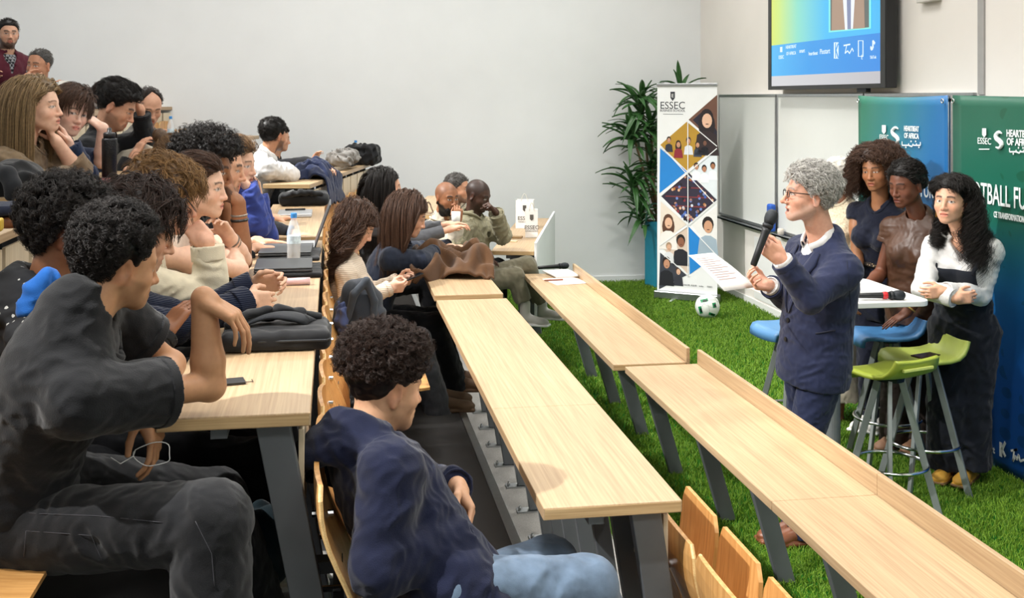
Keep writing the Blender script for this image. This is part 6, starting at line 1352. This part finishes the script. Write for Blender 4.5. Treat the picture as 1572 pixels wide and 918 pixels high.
# --- far angled rows
person(dict(label='dark-haired man in a white shirt turned towards the far wall', dbg='J', head=W(420, 208, 8.9), yaw=48, pitch=-4, cyaw=12, lean=16, hs=1.04, vox=.0065, skin='#b98566', floor=FL[2]+.1, face=dict(stubble=.7),
    armR=dict(e=W(448, 268, 8.9), w=W(418, 274, 8.95), n=-Z), armL=dict(e=W(440, 262, 9.1), w=W(415, 270, 9.1), n=-Z), 
    wear=[top(C['white_shirt'], 'shirt', sleeve=1.9, off=.018, r=(.076, .064, .055), collar='shirt', wr=.005), TR], hair=short(H['black'], thick=.022, len=.03, side=.45)))
person(dict(label='person in a black sweater hidden behind the white-shirted man', dbg='J2', head=W(428, 212, 9.7), yaw=10, pitch=-8, cyaw=-10, lean=10, hs=.92, vox=.009, skin='#c69a80', floor=FL[2]+.1, face=dict(),
    armR=dict(e=W(470, 252, 9.5), w=W(490, 256, 9.4), n=-Z), armL=dict(w=W(480, 250, 9.8), pole=V(0, .3, -1)), sw=.2,
    wear=[top(C['black'], 'sweater', sleeve=1.95, off=.02, r=(.075, .066, .056)), TR], hair=short(H['black'])))
# --- middle row
kR = person(dict(label='young man in a navy hooded sweatshirt slouching in the near seat', dbg='R', head=W(592, 592, 3.05), yaw=26, pitch=-10, cyaw=8, nb=W(556, 690, 3.0), pelvis=W(690, 905, 2.88), s=1.0, hs=1.02, vox=.0042, skin='#c99c7c', floor=FL[1], face=dict(stubble=.3, brow=1.3, lips=1.1), sw=.19, shR=(.0, -.02, -.02),
    armR=dict(e=W(585, 872, 2.72), w=W(716, 826, 2.86), dir=V(-.35, .9, .05), n=V(-.7, -.5, 0), curl='relaxed'), armL=dict(e=W(655, 752, 3.36), w=W(702, 746, 3.14), dir=W(726, 792, 3.08)-W(702, 746, 3.14), n=V(-.6, -.5, -.5), curl='half'),
    legrel=False, legR=(W(900, 905, 2.95), W(960, 1090, 3.0)), legL=(W(842, 872, 3.2), W(900, 1080, 3.3)),
    wear=[top(C['navy_hood'], 'hooded_sweatshirt', sleeve=1.98, off=.022, r=(.084, .076, .056), collar='hood', cuff=.055, cuffr=-.012, hem=.13, wr=.0042), dict(t='trousers', name='jeans', mat=C['jeans'], r=(.088, .086, .08), wr=.003, pr=.9)],
    hair=curly(H['dkbrown'], lump=.003, lwl=.04, thick=.028, front=.004, len=.040, curl=.007, turns=1.6, n=1100, ch=8, rad=.0007, side=.14, lside=.55, rootz=.03, clear=.02)))
kS = person(dict(label='woman with long curly brown hair in a cream sweater using a phone', dbg='S', head=W(548, 345, 6.35), yaw=-4, pitch=-32, cyaw=-2, lean=4, s=.97, hs=1.05, vox=.0055, skin='#e3b69c', floor=FL[1], face=dict(fem=1, closed=1), sw=.165,
    armR=dict(e=W(532, 448, 6.15), w=W(598, 442, 6.25), dir=V(1, .1, .05), n=V(0, .8, .3), curl='grip'), armL=dict(e=W(560, 440, 6.5), w=W(602, 434, 6.45), dir=V(1, -.3, .1), n=V(.2, -.6, .5), curl='grip'),
    leg=(V(.44, 0, -.02), V(.12, 0, -.42)),
    wear=[top(C['creamknit'], 'sweater', sleeve=2, off=.01, r=(.056, .05, .044), bust=.012, hem=.04, wr=.003), dict(t='trousers', name='trousers', mat=C['greyblue'], r=(.09, .075, .08)), dict(t='shoes', mat=plain('boot_tan', '#5d4630', .7), z=FL[1])],
    hair=long_(H['brown'], len=.42, n=420, ch=8, m=26, curl=.022, turns=3.5, thick=.018, spread=.012, clump=.2, face_y=.02)))
p = (kS['WR']+kS['WL'])/2+V(.10, 0, .035); f = MB(); f.box(p, V(.075, .037, .0045), rot_z(.2)@np.array([[.94, 0, .34], [0, 1, 0], [-.34, 0, .94]])); tag(f.obj('phone', plain('phone_black', '#0d0e10', .2), bevel=.006), 'black phone held by the woman in the cream sweater', 'phone')
person(dict(label='woman with straight brown hair in a dark navy jacket looking down', dbg='T', head=W(628, 330, 6.8), yaw=-2, pitch=-22, cyaw=-6, lean=22, s=.97, hs=1.08, vox=.0055, skin='#dcae92', floor=FL[1], face=dict(fem=1, closed=1), sw=.17,
    armR=dict(e=W(650, 400, 6.7), w=W(665, 388, 6.9), n=-Z), armL=dict(e=W(650, 385, 7.2), w=W(690, 380, 7.1), n=-Z), leg=(V(.42, 0, -.02), V(.14, 0, -.42)),
    wear=[top(cloth('navy_denim', '#1e2534'), 'jacket', sleeve=1.95, off=.018, r=(.07, .064, .054), collar='shirt'), dict(t='trousers', name='trousers', mat=C['black'], r=(.088, .07, .07)), dict(t='shoes', mat=plain('boot_brown', '#5b4028', .7), z=FL[1])], hair=long_(H['brown'], len=.46, n=520, ch=8, part=.0, face_y=.035, thick=.013)))
person(dict(label='woman with straight black hair seated behind the navy-jacketed woman', dbg='U', head=W(593, 289, 7.6), yaw=4, pitch=0, cyaw=0, lean=10, s=.97, hs=1.05, vox=.0065, skin='#dba88c', floor=FL[1], face=dict(fem=1, lips=1.1), sw=.17, armR=dict(w=W(690, 352, 7.6), pole=V(0, -.3, -1)), armL=dict(w=W(700, 345, 7.9), pole=V(0, .3, -1)),
    wear=[top(cloth('charcoal_coat', '#55565a'), 'jacket', sleeve=1.8, off=.016), TR], hair=long_(H['black'], len=.5, n=520, ch=8, part=.02, thick=.013)))
kV = person(dict(label='bald man with a full black beard in a cream jacket', dbg='V', head=W(686, 304, 8.9), yaw=-62, pitch=-4, cyaw=-40, lean=4, hs=1.06, vox=.006, skin='#9c6b4c', floor=.0, face=dict(stubble=1.0, beard_col='#0d0a09', brow=1.5, buzz=.35), sw=.19,
    armR=dict(e=W(700, 380, 8.5), w=W(700, 355, 8.5), dir=V(.1, 0, 1), n=V(0, 1, 0), curl='grip'), armL=dict(e=W(735, 375, 8.7), w=W(708, 362, 8.55), dir=V(-.5, -.1, .6), n=V(-.3, .5, .2), curl='grip'), leg=(V(.38, -.15, .0), V(.1, 0, -.42)),
    wear=[top(C['cream'], 'jacket', sleeve=1.9, off=.02, r=(.072, .064, .055), collar='shirt'), dict(t='trousers', name='trousers', mat=C['khaki'])]))
F = Field(.006, .02); h_ = kV['h']; F.ell(to_world(h_, (0, .045, -.085)), V(.056, .05, .05), h_['R']); F.ell(to_world(h_, (0, .085, -.05)), V(.03, .012, .008), h_['R']); F.ell(to_world(h_, (0, .095, -.065)), V(.022, .02, .012), h_['R'], op='sub'); F.noise(.003, .015, 3); field_obj('beard', F, H['black'], kV['body'])
f = MB(); c = W(700, 335, 8.45); f.lathe([(.03, -.05), (.036, .05)], c, 16); tag(f.obj('paper_cup', M_paper, smooth=True), 'white paper cup held by the bearded man', 'cup')
person(dict(label='grey-haired bearded man half hidden behind the bald man', dbg='W', head=W(703, 290, 9.5), yaw=-24, pitch=-2, cyaw=-20, lean=6, hs=1.02, vox=.007, skin='#c39275', floor=.0, face=dict(stubble=.7, beard_col='#4b4644', nose=1.1),
    wear=[top(C['olive'], 'jacket', off=.018, collar='shirt'), TR], hair=short(H['salt'], thick=.010, len=.02)))
person(dict(label='man with a shaved head in an olive jacket, hand raised to his nose', dbg='X', head=W(734, 300, 8.75), yaw=-36, pitch=-18, cyaw=-30, lean=2, hs=1.02, vox=.0058, skin='#4a3227', floor=.0, face=dict(stubble=.5, buzz=.6, lips=1.2, nose_w=1.25), sw=.2,
    armL=dict(e=W(772, 362, 8.7), w=W(760, 322, 8.5), dir=W(748, 306, 8.45)-W(762, 322, 8.5), n=V(-.8, -.2, .2), curl='fist'), armR=dict(w=W(735, 400, 8.5), pole=V(-.4, -.4, -.6)),
    legrel=False, legR=(W(790, 425, 8.75), W(806, 470, 8.75)), legL=(W(808, 408, 8.9), W(832, 469, 9.0)),
    wear=[top(C['olive'], 'jacket', sleeve=1.95, off=.022, r=(.08, .07, .058), collar='shirt', hem=.1, wr=.008), dict(t='trousers', name='trousers', mat=C['khaki'], r=(.095, .08, .065), short=.04), dict(t='shoes', mat=plain('sneaker_grey', '#b9b6ae', .6), z=.285, sole=M_white)]))
# --- speaker
kY = person(dict(label='grey-haired man in a navy suit speaking into a microphone', dbg='Y', head=W(1242, 299, 5.05), yaw=172, pitch=4, cyaw=186, nb=W(1266, 372, 5.1), pelvis=W(1250, 545, 5.15), s=1.0, hs=1.06, vox=.0042, skin='#d3a088', floor=.0, sw=.18, face=dict(nose=1.25, brow_col='#7d756e', stubble=.25, beard_col='#c9c3bc', mouth_open=.008, face_w=.98),
    armL=dict(e=W(1243, 458, 4.85), w=W(1200, 398, 4.8), dir=W(1172, 376, 4.78)-W(1200, 398, 4.8), n=V(.25, .9, .1), curl='grip'), armR=dict(e=W(1222, 470, 5.35), w=W(1176, 434, 5.15), dir=W(1135, 428, 5.1)-W(1176, 434, 5.15), n=V(0, -.6, .7), curl='half'),
    legrel=False, legL=(W(1232, 690, 5.1), W(1236, 820, 5.15)), legR=(W(1240, 690, 5.3), W(1222, 815, 5.2)),
    wear=[top(C['suit'], 'suit_jacket', sleeve=1.93, off=.025, r=(.078, .067, .052), collar='shirt', hem=.13, vneck=.32, wr=.0028, neck=.068, belly=.01, boxy=1, nocol=1), top(C['white_shirt'], 'shirt', sleeve=1.98, off=.014, r=(.06, .055, .040), collar='shirt', cuff=.04, wr=.002), dict(t='trousers', name='trousers', mat=C['suit'], r=(.10, .078, .07)), dict(t='shoes', mat=plain('tan_leather', '#7d4a30', .4), z=.012)],
    hair=short(H['grey'], thick=.022, len=.05, comb=(0, -.9, -.1), lift=.16, mess=.28, curl=.005, turns=1.1, m=12, n=900, ch=7, side=.38, lside=.8, front=.008, rad=.0009)))
# glasses
h_ = kY['h']; f = MB(); L_ = lambda x, y, z: to_world(h_, (x, y, z))
for e in (-1, 1):
    f.tube([L_(.031*e+.021*math.cos(a), .098, .001+.015*math.sin(a)) for a in np.linspace(0, 6.28, 18)[:-1]], .0018, 6, closed=True); f.tube([L_(.051*e, .098, .008), L_(.072*e, .07, .008), L_(.079*e, -.005, .006)], .0022, 6)
f.tube([L_(-.010, .098, .004), L_(.010, .098, .004)], .0018, 6); f.obj('glasses', M_black, kY['body'])
microphone('black handheld microphone with a blue top held by the speaker', W(1156, 408, 4.76), W(1188, 322, 4.78), k=1.05)
o = [x for x in bpy.data.objects if x.name.startswith('microphone')][-1]; f = MB(); a, b = W(1185, 331, 4.78), W(1189, 318, 4.78)
ps = [W(1057, 392, 5.05), W(1095, 388, 5.25), W(1160, 441, 5.2), W(1112, 447, 4.98)]
G = []
for i in range(9):
    row = []
    for j in range(7):
        u, v_ = i/8, j/6; p = (ps[0]*(1-u)+ps[3]*u)*(1-v_)+(ps[1]*(1-u)+ps[2]*u)*v_; row.append(p+Z*.008*math.sin(u*3.1))
    G.append(row)
t = thing('paper_sheet', 'white printed sheet in the right hand of the speaker', 'paper', (ps[0]+ps[2])/2); f = MB(); f.sheet(np.array(G), .0012); f.obj('sheet', M_paper, t, smooth=True)
G = np.array(G); lm = MB()
for i in range(11):
    u = .14+.06*i; a, b = .12, .55+.3*((i*7) % 3)/2
    P_ = lambda u, v_: (ps[0]*(1-u)+ps[3]*u)*(1-v_)+(ps[1]*(1-u)+ps[2]*u)*v_+Z*(.008*math.sin(u*3.1)+.0022)
    lm.prism([P_(u, a), P_(u, b), P_(u+.012, b), P_(u+.012, a)], V(0, 0, .0004))
lm.obj('print', plain('print_grey_red', '#b79b9a', .6), t)
# --- women on stage
kz = person(dict(label='woman in a white blouse and dark pinafore with folded arms', dbg='Z4', head=W(1460, 309, 5.95), yaw=218, pitch=3, cyaw=222, nb=W(1478, 358, 6.0), pelvis=W(1480, 500, 6.05), s=.93, hs=1.1, vox=.005, skin='#d9a78a', floor=0, face=dict(fem=1, lips=1.2, brow=1.3, gaze=-.5), sw=.165,
    armR=dict(e=W(1412, 462, 5.85), w=W(1452, 454, 5.80), dir=V(.8, -.3, .1), n=V(.3, .6, 0), curl='half'), armL=dict(e=W(1504, 452, 5.9), w=W(1436, 446, 5.76), dir=V(-.9, .1, -.1), n=V(.3, .6, 0), curl='half'),
    legrel=False, legR=(W(1455, 620, 6.0), W(1456, 718, 6.05)), legL=(W(1490, 620, 6.0), W(1488, 720, 6.0)),
    wear=[top(C['white_shirt'], 'blouse', sleeve=1.95, r=(.064, .062, .05), collar='shirt', cuff=.04, vneck=.07, wr=.0035, bust=.008, hem=-.10, off=.010), dict(t='trousers', name='pinafore', mat=C['darkdenim'], r=(.112, .115, .125), waist=.2, wr=.005, short=.02), dict(t='shoes', mat=plain('yellow_suede', '#b98a2e', .7), z=.015, sole=plain('sole_brown', '#6b4e2a', .7))],
    hair=long_(H['black'], len=.45, n=560, ch=8, m=28, curl=.022, turns=4, thick=.015, face_y=-.012, spread=.014, part=.012, clump=.1, tuck=1)))
h_ = kz['h']
# bib and straps of the pinafore, laid over the blouse
T_ = kz['T']; P_ = kz['P']; FT = Field(.012, .03); torso(FT, kz, .012, 1, .008, .92); qp, qf = FT.mesh('t'); tb = BVHTree.FromPolygons([tuple(v) for v in qp], [tuple(map(int, q)) for q in qf])
def B_(x, z, off=.006, back=False):
    d = -kz['f'] if not back else kz['f']; h = ray(tb, P_+V(x, -.6 if back else .6, z)@T_, d)
    return P_+V(x, (-.12 if back else .12), z)@T_ if h is None else h[0]+h[1]*off
f = MB(); f.sheet(np.array([[B_(x*(1+.15*(1-v_)), .12+.225*v_, .016) for x in np.linspace(-.1, .1, 11)] for v_ in np.linspace(0, 1, 9)]), .005); f.obj('bib', C['darkdenim'], kz['body'], smooth=True)
f = MB()
for e in (-1, 1):
    up_ = ray(tb, P_+V(.108*e, .0, .9)@T_, -kz['ax']); mid_ = [up_[0]+up_[1]*.008] if up_ else []
    f.tube([B_(.09*e, .33, .014), B_(.096*e, .36, .012), B_(.10*e, .39, .012)]+mid_+[B_(.10*e, .37, .008, True), B_(.08*e, .28, .008, True), B_(.05*e, .15, .008, True)], .011, 8)
f.obj('strap', C['darkdenim'], kz['body'], smooth=True)
for a in 'RL': bracelet(kz, a, 1.9, '#c9a55a', .04, .006)
f = MB(); c = to_world(h_, (.08, -.012, -.06)); f.tube([c, c-Z*.03], .006, 6); f.obj('earring', plain('gold', '#c99a4a', .25, 1.0), kz['body'])
k3 = person(dict(label='woman in a brown satin cowl-neck top leaning a hand on a stool', dbg='Z3', head=W(1391, 283, 6.4), yaw=203, pitch=-12, cyaw=215, nb=W(1412, 335, 6.45), pelvis=W(1408, 470, 6.5), s=.96, hs=1.1, vox=.005, skin='#6d4330', floor=0, face=dict(fem=1, lips=1.3, nose_w=1.2, closed=1), sw=.175,
    armL=dict(e=W(1432, 425, 6.3), w=W(1392, 480, 6.3), dir=W(1360, 500, 6.28)-W(1392, 480, 6.3), n=V(.1, .1, -1), curl='flat'), armR=dict(e=W(1352, 420, 6.6), w=W(1330, 440, 6.45), n=-Z),
    legrel=False, legR=(W(1375, 580, 6.5), W(1372, 690, 6.55)), legL=(W(1410, 580, 6.5), W(1412, 690, 6.5)),
    wear=[top(C['brown_satin'], 'satin_top', sleeve=.3, off=.018, r=(.07, .066, .06), collar='cowl', bust=.012, hem=.10, wr=.0024, boxy=1), dict(t='trousers', name='trousers', mat=plain('dark_brown_trousers', '#2d211b', .8), r=(.1, .085, .09)), dict(t='shoes', mat=plain('sandal', '#8f6b52', .6), z=.02)],
    hair=short(H['black'], thick=.014, len=.045, comb=(-.6, -.8, 0), lift=.12, cw=1.2, n=500, side=.7, curl=.003, blobs=[((.0, -.12, -.01), (.045, .045, .05))])))
f = MB(); c = to_world(k3['h'], (.081, -.005, -.04)); f.lathe([(.002, -.016), (.014, -.01), (.015, 0), (.012, .014), (.003, .02)], c, 10); f.obj('earring', plain('gold', '#c99a4a', .25, 1.0), k3['body']); bracelet(k3, 'L', 1.88, '#c9a55a', .034, .005)
k2 = person(dict(label='woman with big curly brown hair in a sleeveless navy dress', dbg='Z2', head=W(1346, 260, 6.75), yaw=218, pitch=-8, roll=3, cyaw=214, nb=W(1352, 312, 6.8), pelvis=W(1350, 440, 6.9), s=.98, hs=1.08, vox=.0055, skin='#a3714f', floor=0, face=dict(fem=1, lips=1.25, squint=.55), sw=.165,
    armR=dict(e=W(1316, 400, 6.85), w=W(1308, 445, 6.7), n=V(1, 0, 0), dir=-Z), armL=dict(e=W(1385, 395, 6.9), w=W(1370, 450, 6.8), dir=-Z),
    legrel=False, legR=(W(1335, 560, 6.9), W(1335, 655, 6.95)), legL=(W(1362, 560, 6.9), W(1362, 655, 6.9)),
    wear=[top(C['navy_dress'], 'dress', sleeve=.12, off=.01, collar='crew', bust=.012, hem=.2, wr=.004), dict(t='trousers', name='trousers', mat=C['navy_dress'], r=(.095, .075, .06)), dict(t='shoes', mat=plain('sneaker_white', '#d9d7d1', .6), z=.02, sole=M_white)],
    hair=long_(H['brown'], thick=.028, len=.25, curl=.014, turns=4.2, m=30, n=700, ch=8, spread=.013, face_y=.045, part=.02, lump=.008, lwl=.04, side=.9, rad=.0008, clump=.1, grav=.16)))
F = Field(.007, .01); T_ = k2['T']; F.ell(k2['P']+k2['ax']*.165, V(.147, .117, .03), T_); F.cut(k2['P']+k2['ax']*.19, k2['ax']); F.cut(k2['P']+k2['ax']*.135, -k2['ax']); o = field_obj('belt', F, pattern_mat('belt_pattern', '#2a211b', '#b39a74', 60, .3), k2['body'])
k1 = person(dict(label='woman in a cream turban and crocheted top behind the speaker', dbg='Z1', head=W(1283, 272, 7.1), yaw=196, pitch=-4, cyaw=200, lean=4, s=.95, hs=1.05, vox=.0065, skin='#8a5a40', floor=0, face=dict(fem=1), sw=.165,
    pelvis=W(1285, 440, 7.1), armR=dict(w=W(1270, 440, 7.2), pole=V(0, .5, 0)), armL=dict(e=W(1312, 390, 7.0), w=W(1300, 430, 6.9), dir=-Z),
    legrel=False, legR=(W(1275, 560, 7.1), W(1272, 630, 7.15)), legL=(W(1290, 560, 7.1), W(1288, 630, 7.1)), calves=1,
    wear=[top(C['crochet'], 'crochet_top', sleeve=1.8, off=.016, bust=.01, hem=.1), dict(t='skirt', name='skirt', mat=C['cream'], r=(.13, .17, .19), lift=.1)]))
F = Field(.006, .02); h_ = k1['h']; F.ell(to_world(h_, (0, -.03, .05)), V(.09, .115, .085), h_['R']); F.ell(to_world(h_, (0, -.11, .02)), V(.07, .06, .07), h_['R']); F.cut(to_world(h_, (0, .06, .03)), V(*(h_['R'][1]*.55-h_['R'][2]))); F.noise(.004, .05, 3, (1, 1, 2.2)); field_obj('turban', F, cloth('turban_cream', '#d5cfc4'), k1['body'])
# white sneakers of the people at the left table, earphone cable
f = MB(); pts = []
for q in np.linspace(0, 1, 30): a = q*2*math.pi*1.05; pts.append(W(236+(28+4*math.sin(3*a))*math.cos(a+2.6), 697+(19+3*math.cos(2*a))*math.sin(a+2.6), 2.66))
f.tube(pts, .0012, 6); f.tube([W(170, 702, 2.62), W(185, 712, 2.64), W(205, 700, 2.66), W(208, 690, 2.66)], .0012, 6); tag(f.obj('earphone_cable', M_white, smooth=True), 'white earphone cable looped around the hanging hand', 'cable')

# jacket lapels, pocket, buttons of the speaker
tj = bvh(child(kY, 'suit_jacket')); TY, PY = kY['T'], kY['P']; LN = np.linalg.norm(kY['NB']-PY)
def J_(x, z, off=.004):
    h = ray(tj, PY+V(x, .7, z)@TY, -kY['f']); return PY+V(x, .15, z)@TY if h is None or (h[0]-PY)@kY['f'] < .06 else h[0]+h[1]*off
for e in (-1, 1):
    G = []
    for t_ in np.linspace(0, 1, 12):
        xv = .062*(1-t_)+.006; wd = .062*(1-t_)**.8*(1 if t_ > .18 else .55+2.5*t_)+.004; z_ = LN-.03-.30*t_; G.append([J_((xv+wd*u)*e, z_, .005) for u in np.linspace(0, 1, 5)])
    f = MB(); f.sheet(np.array(G), .005); f.obj('lapel', C['suit'], kY['body'], smooth=True)
f = MB()
for z_ in (.17, .08): f.lathe([(.011, 0), (.011, .004)], J_(.0, z_, .002), 12, np.array([kY['r'], kY['ax'], kY['f']]))
f.obj('button', M_black, kY['body'])
MS = plain('suit_seam', '#11162a', .8)
seam(kY, 'suit_jacket', [(1252, 512), (1288, 506)], MS, .004, name='pocket_flap'); seam(kY, 'suit_jacket', [(1300, 400), (1306, 470), (1308, 585)], MS, .0015)
MT = plain('stitch_grey', '#3d3d42', .8)
seam(kA, 'jeans', [(40, 815), (140, 822), (160, 868)], MT); seam(kA, 'jeans', [(40, 815), (36, 862)], MT); seam(kA, 'jeans', [(45, 788), (150, 792), (270, 804)], MT); seam(kA, 'jeans', [(300, 800), (325, 850), (330, 910)], MT)
